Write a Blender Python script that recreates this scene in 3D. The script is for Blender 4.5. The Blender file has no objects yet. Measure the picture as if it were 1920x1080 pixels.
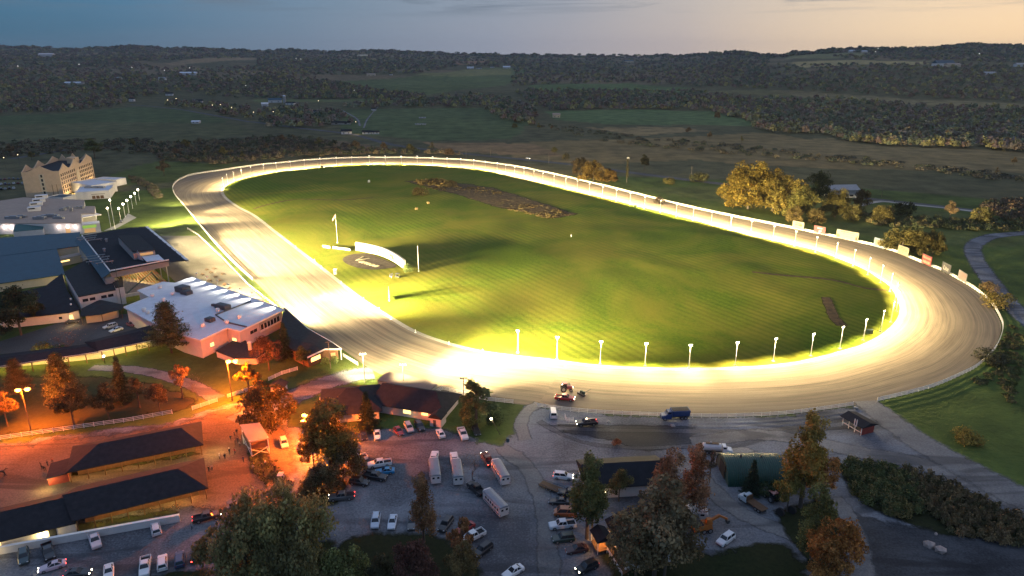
import bpy, bmesh, math, random
import numpy as np
from mathutils import Vector, Matrix, noise as mnoise
random.seed(7); RNG = np.random.default_rng(7)
S = bpy.context.scene; C = S.collection
R = math.radians
# ---------------------------------------------------------------- camera numbers (drone at 100 m, pitched down)
F = 1300.0; PIT = math.atan(432/F); H = 100.0
SP, CP = math.sin(PIT), math.cos(PIT)
def G(px, py, z=0.0):                      # where the line of sight of a photo point meets height z
    u = (px-960)/F; v = (py-540)/F; d = SP+v*CP; s = (H-z)/d
    return Vector((s*u, s*(CP-v*SP), z))
def fade(a, b, t):
    t = np.clip((t-a)/(b-a), 0, 1); return t*t*(3-2*t)
SKY_X = [-400,0,60,140,200,270,320,350,480,550,625,700,800,900,960,1100,1200,1290,1380,1430,1475,1490,1600,1700,1750,1810,1920,2400]
SKY_Y = [87,86,87,92,89,85,91,89,95,93,97,94,98,101,102,103,105,103,98,104,103,99,92,93,91,84,88,88]
def vnoise(x, y, seed=0):
    xi = np.floor(x).astype(np.int64); yi = np.floor(y).astype(np.int64); fx = x-xi; fy = y-yi
    fx = fx*fx*(3-2*fx); fy = fy*fy*(3-2*fy)
    def h(a, b):
        n = (a*374761393+b*668265263+seed*974711) & 0x7fffffff
        n = ((n ^ (n >> 13))*1274126177) & 0x7fffffff
        return ((n ^ (n >> 16)) & 0xffff)/65535.0
    return (h(xi,yi)*(1-fx)+h(xi+1,yi)*fx)*(1-fy)+(h(xi,yi+1)*(1-fx)+h(xi+1,yi+1)*fx)*fy
def fbm(x, y, sc, seed=0, oc=4):
    s = 0; a = .5; t = 0
    for k in range(oc):
        s = s+a*vnoise(x/sc, y/sc, seed+k*17); t += a; a *= .5; sc /= 2.03
    return s/t
def hz(x, y):                              # height of the land: flat round the track, hills to the horizon
    x = np.asarray(x, float); y = np.asarray(y, float); yy = np.maximum(y, 1.0)
    px = 960+F*x/(yy*CP); w = fade(1150, 1500, px)
    y0 = 1500-350*w; yr = 7000-2600*w
    top = H+(108-np.interp(px, SKY_X, SKY_Y))*yr*.9/F
    t = np.clip((yy-y0)/(yr-y0), 0, 1)
    z = top*t**1.25
    z = np.where(yy > yr, top*(1-.55*np.clip((yy-yr)/6000, 0, 1)), z)
    z = z+fade(1300, 2600, yy)*(1-.75*fade(.6, 1, t))*(fbm(x, y, 900, 3)-.5)*46
    return np.where(y < 1, 0, z)
def GT(px, py):                            # the same on the rolling land; arrays
    px = np.asarray(px, float); py = np.asarray(py, float)
    u = (px-960)/F; v = (py-540)/F; dy = CP-v*SP; dz = -(SP+v*CP)
    s = np.full(px.shape, 100.0); done = np.zeros(px.shape, bool); out = s.copy()
    for k in range(240):
        s2 = s*1.024
        hit = (~done) & (H+s2*dz <= hz(s2*u, s2*dy))
        if hit.any():
            a = s.copy(); b = s2.copy()
            for _ in range(8):
                m = (a+b)/2; below = H+m*dz <= hz(m*u, m*dy); b = np.where(below, m, b); a = np.where(below, a, m)
            out = np.where(hit, b, out); done |= hit
        s = s2
    x = out*u; y = out*dy
    return x, y, hz(x, y), done
def inpoly(x, y, poly):
    r = np.zeros(np.shape(x), bool); n = len(poly); j = n-1
    for i in range(n):
        xi, yi = poly[i][0], poly[i][1]; xj, yj = poly[j][0], poly[j][1]
        if yi != yj: r ^= ((yi > y) != (yj > y)) & (x < (xj-xi)*(y-yi)/(yj-yi)+xi)
        j = i
    return r
# ---------------------------------------------------------------- tags
ORG = {}
def tag(o, label=None, cat=None, group=None, kind=None):
    if label: o['label'] = label
    if cat: o['category'] = cat
    if group: o['group'] = group
    if kind: o['kind'] = kind
    return o
def empty(name, loc, label, cat, group=None, rz=0.0):
    o = bpy.data.objects.new(name, None); C.objects.link(o); o.location = loc; o.rotation_euler = (0,0,rz)
    o.empty_display_size = .3
    ORG[o.name] = Matrix.Translation(Vector(loc)) @ Matrix.Rotation(rz, 4, 'Z')
    return tag(o, label, cat, group)
def kids(o): return [c for c in bpy.data.objects if c.parent == o]
def copy_tree(o, children, parent=None):   # children: dict of lists made once by tree_of
    c = o.copy(); C.objects.link(c)
    if parent is not None: c.parent = parent
    for ch in children.get(o.name, ()): copy_tree(ch, children, c)
    return c
def tree_of(o, d=None):
    d = {} if d is None else d
    def rec(a):
        d[a.name] = list(a.children)
        for b in a.children: rec(b)
    rec(o); return d
# ---------------------------------------------------------------- mesh builder
class MB:
    def __init__(s): s.v = []; s.f = []; s.m = []; s.k = 0
    def face(s, pts):
        n = len(s.v); s.v += [tuple(p) for p in pts]; s.f.append(tuple(range(n, n+len(pts)))); s.m.append(s.k); return s
    def grid(s, rings, close=True):
        n = len(s.v); m = len(rings[0])
        for r in rings: s.v += [tuple(p) for p in r]
        for i in range(len(rings)-1):
            for j in range(m if close else m-1):
                a = n+i*m+j; b = n+i*m+(j+1) % m; s.f.append((a, b, b+m, a+m)); s.m.append(s.k)
        return n
    def loft(s, rings, cap=True):
        n = s.grid(rings); m = len(rings[0])
        if cap:
            s.f.append(tuple(reversed(range(n, n+m)))); s.m.append(s.k)
            e = n+(len(rings)-1)*m; s.f.append(tuple(range(e, e+m))); s.m.append(s.k)
        return s
    def prism(s, poly, z0, z1):            # poly ccw in plan
        a = [(p[0], p[1], z0) for p in poly]; b = [(p[0], p[1], z1) for p in poly]
        ar = sum(poly[i][0]*poly[(i+1) % len(poly)][1]-poly[(i+1) % len(poly)][0]*poly[i][1] for i in range(len(poly)))
        if ar < 0: a.reverse(); b.reverse()
        return s.loft([a, b])
    def box(s, c, d, rz=0.0, T=None):
        cx, cy, cz = c; x, y, z = d[0]/2, d[1]/2, d[2]/2; co, si = math.cos(rz), math.sin(rz)
        pl = [(cx+a*co-b*si, cy+a*si+b*co) for a, b in ((-x,-y),(x,-y),(x,y),(-x,y))]
        return s.prism(pl, cz-z, cz+z)
    def tube(s, p, q, r0, r1=None, n=6, cap=True):
        p = Vector(p); q = Vector(q); r1 = r0 if r1 is None else r1; d = (q-p)
        if d.length < 1e-6: return s
        d.normalize(); a = d.orthogonal().normalized(); b = d.cross(a)
        ring = lambda c, r: [c+a*(r*math.cos(2*math.pi*i/n))+b*(r*math.sin(2*math.pi*i/n)) for i in range(n)]
        return s.loft([ring(p, r0), ring(q, r1)], cap)
    def beam(s, p, q, w, h):               # a squared bar lying along p-q
        p = Vector(p); q = Vector(q); d = (q-p).normalized(); a = d.cross(Vector((0,0,1)))
        a = a.normalized() if a.length > 1e-4 else Vector((1,0,0)); b = a.cross(d)
        ring = lambda c: [c+a*x*w/2+b*y*h/2 for x, y in ((-1,-1),(1,-1),(1,1),(-1,1))]
        return s.loft([ring(p), ring(q)])
    def ball(s, c, r, n=8, m=5, sq=(1,1,1)):
        rings = []
        for i in range(m+1):
            t = math.pi*i/m; t = min(max(t, .02), math.pi-.02)
            rings.append([(c[0]+sq[0]*r*math.sin(t)*math.cos(2*math.pi*j/n), c[1]+sq[1]*r*math.sin(t)*math.sin(2*math.pi*j/n), c[2]-sq[2]*r*math.cos(t)) for j in range(n)])
        return s.loft(rings)
    def build(s, name, mats, parent=None, world=False, smooth=False):
        me = bpy.data.meshes.new(name); v = s.v
        if world and parent is not None:
            Mi = ORG[root_of(parent).name].inverted(); v = [tuple(Mi @ Vector(p)) for p in v]
        me.from_pydata(v, [], s.f); mats = mats if isinstance(mats, (list, tuple)) else [mats]
        for m in mats: me.materials.append(m)
        if len(mats) > 1: me.polygons.foreach_set('material_index', s.m)
        if smooth: me.polygons.foreach_set('use_smooth', [True]*len(s.f))
        me.update()
        o = bpy.data.objects.new(name, me); C.objects.link(o)
        if parent is not None: o.parent = parent
        return o
def root_of(o):
    while o.parent is not None: o = o.parent
    return o
def arr_mesh(name, verts, faces_n, mat, cols=None, smooth=False):     # verts (N,3), all faces share faces_n corners in order
    n = len(verts); me = bpy.data.meshes.new(name); me.vertices.add(n); me.vertices.foreach_set('co', np.asarray(verts, np.float32).ravel())
    nf = n//faces_n; me.loops.add(n); me.loops.foreach_set('vertex_index', np.arange(n, dtype=np.int32))
    me.polygons.add(nf); me.polygons.foreach_set('loop_start', np.arange(0, n, faces_n, dtype=np.int32))
    try: me.polygons.foreach_set('loop_total', np.full(nf, faces_n, np.int32))
    except Exception: pass
    me.materials.append(mat)
    if cols is not None:
        a = me.color_attributes.new('Col', 'FLOAT_COLOR', 'POINT'); c = np.ones((n, 4), np.float32); c[:, :3] = cols; a.data.foreach_set('color', c.ravel())
    me.update(calc_edges=True); me.validate(); return me
# ---------------------------------------------------------------- materials
def nd(nt, t, **k):
    n = nt.nodes.new(t)
    for a, b in k.items(): setattr(n, a, b)
    return n
def base_mat(name, rough=.8, metal=0.0, spec=None):
    m = bpy.data.materials.new(name); m.use_nodes = True; nt = m.node_tree; b = nt.nodes['Principled BSDF']
    b.inputs['Roughness'].default_value = rough; b.inputs['Metallic'].default_value = metal
    if spec is not None: b.inputs['Specular IOR Level'].default_value = spec
    return m, nt, b
def mixc(nt, fac, a, b, mode='MIX'):
    n = nd(nt, 'ShaderNodeMix', data_type='RGBA', blend_type=mode)
    for i, x in ((0, fac), (6, a), (7, b)):
        if hasattr(x, 'is_linked'): nt.links.new(x, n.inputs[i])
        elif isinstance(x, (int, float)): n.inputs[i].default_value = x
        else: n.inputs[i].default_value = (*x[:3], 1)
    return n.outputs[2]
def noi(nt, vec, scale, detail=3.0, rough=.55, dist=0.0):
    n = nd(nt, 'ShaderNodeTexNoise'); n.inputs['Scale'].default_value = scale; n.inputs['Detail'].default_value = detail
    n.inputs['Roughness'].default_value = rough; n.inputs['Distortion'].default_value = dist
    if vec is not None: nt.links.new(vec, n.inputs['Vector'])
    return n.outputs['Fac']
def ramp(nt, fac, a, b):
    n = nd(nt, 'ShaderNodeMapRange'); n.inputs[1].default_value = a; n.inputs[2].default_value = b; nt.links.new(fac, n.inputs[0]); return n.outputs[0]
def mth(nt, op, a, b=0.0):
    n = nd(nt, 'ShaderNodeMath', operation=op)
    for i, x in ((0, a), (1, b)):
        if hasattr(x, 'is_linked'): nt.links.new(x, n.inputs[i])
        else: n.inputs[i].default_value = x
    return n.outputs[0]
def bump(nt, b, h, st=.4, d=.1):
    n = nd(nt, 'ShaderNodeBump'); n.inputs['Strength'].default_value = st; n.inputs['Distance'].default_value = d
    nt.links.new(h, n.inputs['Height']); nt.links.new(n.outputs[0], b.inputs['Normal'])
def pos(nt): return nd(nt, 'ShaderNodeNewGeometry').outputs['Position']
def objc(nt): return nd(nt, 'ShaderNodeTexCoord').outputs['Object']
def stretch(nt, vec, sx, sy, sz, rz=0.0):
    n = nd(nt, 'ShaderNodeMapping'); n.inputs['Scale'].default_value = (sx, sy, sz); n.inputs['Rotation'].default_value = (0,0,rz); nt.links.new(vec, n.inputs[0]); return n.outputs[0]
def mat(name, col, rough=.75, var=.18, scale=1.2, metal=0.0, bmp=0.0, coat=0.0, spec=None):
    m, nt, b = base_mat(name, rough, metal, spec); v = objc(nt)
    f = noi(nt, v, scale, 4); f2 = noi(nt, v, scale*7, 2)
    f = mth(nt, 'ADD', mth(nt, 'MULTIPLY', f, .7), mth(nt, 'MULTIPLY', f2, .3))
    f = ramp(nt, f, .3, .7)
    nt.links.new(mixc(nt, f, [c*(1-var) for c in col], [min(1, c*(1+var)) for c in col]), b.inputs['Base Color'])
    if bmp: bump(nt, b, f2, bmp, .05)
    if coat: b.inputs['Coat Weight'].default_value = coat
    return m
def emis(name, col, st, base=(.8,.8,.8)):
    m, nt, b = base_mat(name, .4); b.inputs['Base Color'].default_value = (*base, 1)
    b.inputs['Emission Color'].default_value = (*col, 1); b.inputs['Emission Strength'].default_value = st
    return m
def tinted(name, rough, var=.2, metal=0.0, coat=0.0, attr=False):     # takes each object's own colour
    m, nt, b = base_mat(name, rough, metal); oi = nd(nt, 'ShaderNodeObjectInfo'); v = objc(nt)
    f = ramp(nt, noi(nt, v, .9, 3), .3, .7)
    hi = mixc(nt, 1.0, oi.outputs['Color'], (1+var, 1+var, 1+var), 'MULTIPLY'); lo = mixc(nt, 1.0, oi.outputs['Color'], (1-var, 1-var, 1-var), 'MULTIPLY')
    c = mixc(nt, f, lo, hi)
    if attr:
        a = nd(nt, 'ShaderNodeVertexColor'); a.layer_name = 'Col'; c = mixc(nt, 1.0, c, a.outputs[0], 'MULTIPLY')
    nt.links.new(c, b.inputs['Base Color'])
    if coat: b.inputs['Coat Weight'].default_value = coat; b.inputs['Coat Roughness'].default_value = .08
    return m
def light(kind, name, loc, power, col, size=.2, aim=None, angle=None, blend=.5):
    l = bpy.data.lights.new(name, kind); l.energy = power; l.color = col
    if kind == 'AREA': l.size = size
    elif kind != 'SUN': l.shadow_soft_size = size
    if kind == 'SPOT': l.spot_size = R(angle); l.spot_blend = blend
    o = bpy.data.objects.new(name, l); C.objects.link(o); o.location = loc
    if aim is not None: o.rotation_euler = (Vector(aim)-Vector(loc)).to_track_quat('-Z', 'Y').to_euler()
    return o
def smooth_closed(pts, n):                 # closed Catmull-Rom, n points evenly by length
    P = [Vector(p) for p in pts]; out = []; m = len(P)
    for i in range(m):
        a, b, c, d = P[i-1], P[i], P[(i+1) % m], P[(i+2) % m]
        for k in range(16):
            t = k/16; out.append(.5*((2*b)+(c-a)*t+(2*a-5*b+4*c-d)*t*t+(3*b-a-3*c+d)*t**3))
    return resample(out+[out[0]], n)[:n]
def resample(pts, n):
    L = [0.0]
    for a, b in zip(pts, pts[1:]): L.append(L[-1]+(b-a).length)
    out = []; j = 0
    for k in range(n+1):
        t = L[-1]*k/n
        while j < len(L)-2 and L[j+1] < t: j += 1
        u = (t-L[j])/max(1e-9, L[j+1]-L[j]); out.append(pts[j].lerp(pts[j+1], min(1, max(0, u))))
    return out
def smooth_open(pts, n):
    P = [Vector(p) for p in pts]; P = [2*P[0]-P[1]]+P+[2*P[-1]-P[-2]]; out = []
    for i in range(1, len(P)-2):
        a, b, c, d = P[i-1], P[i], P[i+1], P[i+2]
        for k in range(12):
            t = k/12; out.append(.5*((2*b)+(c-a)*t+(2*a-5*b+4*c-d)*t*t+(3*b-a-3*c+d)*t**3))
    out.append(P[-2]); return resample(out, n)
HAZE = 2.7e-5
FLOOD = 100000.0
HOT = [((330,381), 13, (400,404), 330000, 150, 1.0), ((324,358), 12, (385,345), 160000, 140, 1.0), ((318,392), 11, (300,415), 240000, 150, 1.0), ((655,668), 11, (742,660), 260000, 118, 1.0)]  # spots without fittings, some added only to lift dark track and lawn
HOT_POLE = [((836,735), 10.5, (800,672), 170000, 100), ((872,757), 10.5, (905,690), 170000, 92)]
THROW = [((326,366), 14, (620,370), 800000, 70, 1), ((338,384), 14, (620,380), 800000, 70, 1), ((358,408), 14, (640,390), 800000, 70, 1), ((640,655), 12, (1060,590), 600000, 66, 1), ((690,690), 12, (1060,600), 600000, 66, 1), ((640,655), 15, (1250,580), 4000000, 44, 1), ((690,690), 15, (1250,590), 4000000, 44, 1), ((660,670), 15, (1200,560), 4000000, 44, 1)]  # long beams without fittings, added to brighten the infield
STAND_HOT, STAND_THROW, STAND_FAR = 420000.0, 1600000.0, 12000000.0
EAVE = 9500.0
SODIUM = 120000.0
# ================================================================ camera, world, sun
cam = bpy.data.cameras.new('camera'); co = bpy.data.objects.new('camera', cam); C.objects.link(co)
cam.sensor_width = 36; cam.lens = 36*F/1920; cam.clip_start = 1; cam.clip_end = 60000
co.location = (0,0,H); co.rotation_euler = (math.pi/2-PIT, 0, 0); S.camera = co
S.view_settings.view_transform = 'Standard'; S.view_settings.look = 'None'; S.view_settings.exposure = 0; S.view_settings.gamma = 1
S.render.engine = 'CYCLES'; S.cycles.use_denoising = True; S.cycles.max_bounces = 4; S.cycles.diffuse_bounces = 2; S.cycles.glossy_bounces = 2
S.cycles.transparent_max_bounces = 16; S.cycles.caustics_reflective = False; S.cycles.caustics_refractive = False
S.cycles.use_light_tree = True; S.cycles.sample_clamp_indirect = 4
SUN_AZ = R(60); SUN_EL = R(1.5)            # the sun has just gone behind the hills, beyond the frame's right edge
w = bpy.data.worlds.new('World'); S.world = w; w.use_nodes = True; nt = w.node_tree; nt.nodes.clear()
out = nd(nt, 'ShaderNodeOutputWorld'); tc = nd(nt, 'ShaderNodeTexCoord'); D = tc.outputs['Generated']
sep = nd(nt, 'ShaderNodeSeparateXYZ'); nt.links.new(D, sep.inputs[0]); z = sep.outputs[2]
flat = nd(nt, 'ShaderNodeVectorMath', operation='MULTIPLY'); nt.links.new(D, flat.inputs[0]); flat.inputs[1].default_value = (1,1,0)
nrm = nd(nt, 'ShaderNodeVectorMath', operation='NORMALIZE'); nt.links.new(flat.outputs[0], nrm.inputs[0])
dot = nd(nt, 'ShaderNodeVectorMath', operation='DOT_PRODUCT'); nt.links.new(nrm.outputs[0], dot.inputs[0]); dot.inputs[1].default_value = (math.sin(SUN_AZ), math.cos(SUN_AZ), 0)
def cramp(fac, stops):
    r = nd(nt, 'ShaderNodeValToRGB'); e = r.color_ramp.elements
    while len(e) < len(stops): e.new(.5)
    for k, (p, c) in enumerate(stops): e[k].position = p; e[k].color = (*c, 1)
    nt.links.new(fac, r.inputs[0]); return r.outputs[0]
az = mth(nt, 'ADD', mth(nt, 'MULTIPLY', dot.outputs['Value'], .5), .5)
low = cramp(az, [(0,(.05,.09,.15)),(.40,(.030,.105,.170)),(.50,(.062,.130,.190)),(.62,(.150,.205,.275)),(.74,(.285,.305,.365)),(.84,(.50,.42,.385)),(.93,(.98,.70,.40)),(1,(1.15,.74,.33))])
mid = cramp(az, [(0,(.05,.10,.18)),(.40,(.025,.145,.262)),(.52,(.052,.180,.315)),(.66,(.165,.245,.335)),(.78,(.270,.310,.375)),(.90,(.62,.53,.43)),(1,(.90,.66,.43))])
up = cramp(az, [(0,(.21,.33,.58)),(.5,(.25,.37,.60)),(1,(.42,.44,.58))])
c1 = mixc(nt, ramp(nt, z, 0.0, .10), low, mid); c2 = mixc(nt, ramp(nt, z, .10, .40), c1, up)
cv = nd(nt, 'ShaderNodeMapping'); cv.inputs['Scale'].default_value = (2.6,2.6,46); nt.links.new(D, cv.inputs[0])
cl = ramp(nt, noi(nt, cv.outputs[0], 1.7, 5, .6, .4),   .50, .66); clm = mth(nt, 'MULTIPLY', cl, mth(nt, 'MULTIPLY', ramp(nt, z, .050, .070), .9))
c3 = mixc(nt, clm, c2, (.12,.16,.21))
hazey = mixc(nt, mth(nt, 'MULTIPLY', ramp(nt, noi(nt, cv.outputs[0], .9, 3), .35, .7), .035), c3, (.42,.34,.32))
bg = nd(nt, 'ShaderNodeBackground'); nt.links.new(hazey, bg.inputs[0]); bg.inputs[1].default_value = 1.17
sk = nd(nt, 'ShaderNodeTexSky', sky_type='NISHITA'); sk.sun_disc = False; sk.sun_elevation = SUN_EL; sk.sun_rotation = SUN_AZ; sk.altitude = 200
bg2 = nd(nt, 'ShaderNodeBackground'); nt.links.new(sk.outputs[0], bg2.inputs[0]); bg2.inputs[1].default_value = .004
ad = nd(nt, 'ShaderNodeAddShader'); nt.links.new(bg.outputs[0], ad.inputs[0]); nt.links.new(bg2.outputs[0], ad.inputs[1]); nt.links.new(ad.outputs[0], out.inputs[0])
sun = light('SUN', 'sun', (300,100,300), .12, (1,.72,.5)); sun.data.angle = R(12)
sun.rotation_euler = Vector((-math.sin(SUN_AZ)*math.cos(R(5)), -math.cos(SUN_AZ)*math.cos(R(5)), -math.sin(R(5)))).to_track_quat('-Z', 'Y').to_euler()
# ================================================================ ground materials
def ground_mat():
    m, nt, b = base_mat('meadow and hills', .95, spec=.1); p = pos(nt); a = nd(nt, 'ShaderNodeVertexColor'); a.layer_name = 'Col'
    n1 = ramp(nt, noi(nt, p, .045, 5, .65), .28, .72); n2 = ramp(nt, noi(nt, p, .5, 4, .7), .25, .75); n3 = ramp(nt, noi(nt, p, .006, 4), .3, .7)
    c = mixc(nt, n1, mixc(nt, 1, a.outputs[0], (.48,.52,.50), 'MULTIPLY'), mixc(nt, 1, a.outputs[0], (1.5,1.4,1.25), 'MULTIPLY'))
    c = mixc(nt, mth(nt, 'MULTIPLY', n2, .5), c, mixc(nt, 1, c, (.5,.52,.5), 'MULTIPLY')); c = mixc(nt, mth(nt, 'MULTIPLY', n3, .3), c, mixc(nt, 1, c, (1.5,1.25,1.0), 'MULTIPLY'))
    nt.links.new(c, b.inputs['Base Color']); bump(nt, b, n2, .6, .5); return m
def soft_edge(nt, b, p):                                              # loose material thins out at its rim
    at = nd(nt, 'ShaderNodeVertexColor'); at.layer_name = 'Col'; sp = nd(nt, 'ShaderNodeSeparateColor'); nt.links.new(at.outputs[0], sp.inputs[0])
    e = mth(nt, 'ADD', sp.outputs[0], mth(nt, 'MULTIPLY', mth(nt, 'SUBTRACT', noi(nt, p, .35, 5, .7), .5), 1.1)); a = ramp(nt, e, .22, .62)
    tr = nd(nt, 'ShaderNodeBsdfTransparent'); mx = nd(nt, 'ShaderNodeMixShader'); nt.links.new(a, mx.inputs[0]); nt.links.new(tr.outputs[0], mx.inputs[1]); nt.links.new(b.outputs[0], mx.inputs[2])
    nt.links.new(mx.outputs[0], nt.nodes['Material Output'].inputs['Surface'])
def dirt_mat(name, a_, b_, sc=.25, rough=.95, wet=0.0, tracks=True, soft=False):
    m, nt, b = base_mat(name, rough, spec=.25); p = pos(nt)
    f = mth(nt, 'ADD', mth(nt, 'MULTIPLY', noi(nt, p, sc*.18, 5, .6, .6), .6), mth(nt, 'MULTIPLY', noi(nt, p, sc*8, 3, .7), .4))
    f = ramp(nt, f, .40, .60); c = mixc(nt, f, a_, b_); c = mixc(nt, mth(nt, 'MULTIPLY', ramp(nt, noi(nt, p, 1.7, 3, .8), .45, .75), .35), c, [x*.6 for x in a_])
    if tracks:                                                         # wheel ruts wandering over the gravel
        wv = nd(nt, 'ShaderNodeTexNoise'); wv.inputs['Scale'].default_value = .05; wv.inputs['Detail'].default_value = 2; wv.inputs['Distortion'].default_value = 2.5
        nt.links.new(stretch(nt, p, .35, 1.6, 1, .35), wv.inputs['Vector']); r = ramp(nt, wv.outputs['Fac'], .52, .62)
        c = mixc(nt, mth(nt, 'MULTIPLY', r, .62), c, [x*.55 for x in a_])
    nt.links.new(c, b.inputs['Base Color']); bump(nt, b, f, .5, .08)
    if soft: soft_edge(nt, b, p)
    if wet: b.inputs['Roughness'].default_value = wet
    return m
M = {}
M['land'] = ground_mat()
M['gravel'] = dirt_mat('grey gravel', (.068,.073,.086), (.225,.237,.26), soft=True)
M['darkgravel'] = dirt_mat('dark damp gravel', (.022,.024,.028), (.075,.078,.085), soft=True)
M['road'] = dirt_mat('gravel road', (.10,.10,.105), (.235,.23,.225), soft=True)
M['asphalt'] = dirt_mat('worn asphalt', (.05,.052,.056), (.10,.10,.105), tracks=False)
M['concrete'] = dirt_mat('pale concrete', (.24,.235,.22), (.37,.36,.34), tracks=False)
M['sand'] = dirt_mat('pale sand', (.20,.19,.17), (.42,.40,.35), tracks=False)
M['sand2'] = dirt_mat('spilled sand', (.18,.17,.155), (.36,.34,.30), tracks=False, soft=True)
M['mulch'] = dirt_mat('dark mulch', (.035,.026,.02), (.075,.058,.045), sc=2, tracks=False)
def turf(name, a_, b_, c_, stripes=0.0, ang=0.0, dry=.25, soft=False):
    m, nt, b = base_mat(name, .95, spec=.08); p = pos(nt)
    f = ramp(nt, noi(nt, p, .016, 7, .68, .7), .40, .60); g = ramp(nt, noi(nt, p, .9, 4, .75), .25, .75)
    c = mixc(nt, g, a_, b_); c = mixc(nt, mth(nt, 'MULTIPLY', f, dry*2), c, c_)
    hgt = g
    if stripes:
        wv = nd(nt, 'ShaderNodeTexWave', wave_type='BANDS', bands_direction='X'); wv.inputs['Scale'].default_value = stripes; wv.inputs['Distortion'].default_value = 1.4; wv.inputs['Detail'].default_value = 2.0; wv.inputs['Detail Scale'].default_value = .08
        nt.links.new(stretch(nt, p, 1, 1, 1, ang), wv.inputs[0]); msk = ramp(nt, noi(nt, p, .012, 4), .42, .60)
        s_ = mth(nt, 'MULTIPLY', ramp(nt, wv.outputs['Fac'], .1, .75), msk); c = mixc(nt, mth(nt, 'MULTIPLY', mth(nt, 'SUBTRACT', 1.0, s_), .46), c, mixc(nt, 1, c, (.42,.5,.5), 'MULTIPLY'))
        hgt = mth(nt, 'ADD', mth(nt, 'MULTIPLY', g, .6), mth(nt, 'MULTIPLY', s_, .12))
    nt.links.new(c, b.inputs['Base Color']); bump(nt, b, hgt, .55, .25)
    if soft: soft_edge(nt, b, p)
    return m
M['infield'] = turf('infield turf', (.056,.098,.008), (.135,.180,.014), (.215,.180,.026), stripes=.085, ang=R(-32), dry=.34)
M['lawn'] = turf('lawn', (.022,.045,.012), (.055,.085,.022), (.075,.075,.028), dry=.2)
M['rough'] = turf('rough grass', (.020,.030,.012), (.050,.058,.022), (.080,.062,.030), dry=.3, soft=True)
M['darkgrass'] = turf('shaded grass', (.010,.018,.008), (.034,.042,.016), (.040,.034,.018), dry=.2, soft=True)  # grass with the shade under the trees put into its colour
# ================================================================ ground: one sheet to beyond the horizon
FIELDS = [  # photo outline, colour
 ([(0,225),(120,213),(245,200),(330,205),(430,225),(400,250),(250,262),(0,270)], (.030,.044,.026)),
 ([(0,240),(250,228),(440,232),(480,250),(330,270),(0,262)], (.040,.046,.030)),
 ([(480,186),(640,186),(800,184),(900,178),(960,182),(960,196),(700,193),(640,190),(480,192)], (.050,.064,.036)),
 ([(600,152),(720,148),(800,140),(900,128),(1000,126),(950,160),(800,178),(700,165)], (.044,.062,.034)),
 ([(780,140),(870,130),(960,128),(960,140),(860,144)], (.075,.082,.045)),
 ([(640,205),(900,202),(1000,225),(960,262),(800,262),(640,250)], (.035,.052,.030)),
 ([(990,160),(1180,156),(1290,164),(1300,172),(1000,170)], (.040,.066,.034)),
 ([(1020,208),(1200,205),(1330,208),(1400,225),(1420,236),(1130,232),(1040,225)], (.040,.066,.036)),
 ([(1320,172),(1440,168),(1560,174),(1560,182),(1440,180)], (.060,.062,.038)),
 ([(1440,168),(1600,178),(1750,188),(1920,204),(1920,212),(1700,196),(1500,182)], (.075,.070,.048)),
 ([(1480,118),(1580,113),(1740,115),(1740,120),(1600,121),(1500,127)], (.14,.125,.075)),
 ([(1480,104),(1620,100),(1650,104),(1560,110),(1470,112)], (.080,.090,.055)),
 ([(960,268),(1110,262),(1440,250),(1560,268),(1920,290),(1920,330),(1600,318),(1300,300),(1100,305),(960,300)], (.090,.074,.046)),
 ([(1100,240),(1260,238),(1330,246),(1200,254)], (.105,.085,.055)),
 ([(800,266),(1000,270),(1060,292),(960,290),(830,280)], (.110,.080,.055)),
 ([(1440,262),(1560,258),(1620,272),(1800,278),(1900,292),(1500,290)], (.100,.082,.052)),
 ([(1190,350),(1440,352),(1700,395),(1920,425),(1920,470),(1700,460),(1450,400)], (.040,.055,.024)),
 ([(480,258),(600,262),(760,280),(640,290),(480,285)], (.070,.055,.042)),
 ([(300,118),(480,108),(480,112),(330,124)], (.105,.085,.065)), ([(420,135),(480,132),(540,134),(480,138)], (.11,.09,.07)), ([(310,129),(380,127),(390,131),(320,133)], (.10,.08,.065)),
 ([(560,104),(700,100),(740,106),(600,109)], (.085,.075,.06)), ([(640,108),(720,110),(700,114),(650,113)], (.11,.095,.07)), ([(850,115),(920,113),(900,121),(850,122)], (.11,.075,.06)),
 ([(100,100),(240,96),(240,100),(120,105)], (.09,.075,.065)), 
 ([(300,300),(480,310),(340,340),(230,350),(200,330)], (.036,.050,.020)),
]
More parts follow.
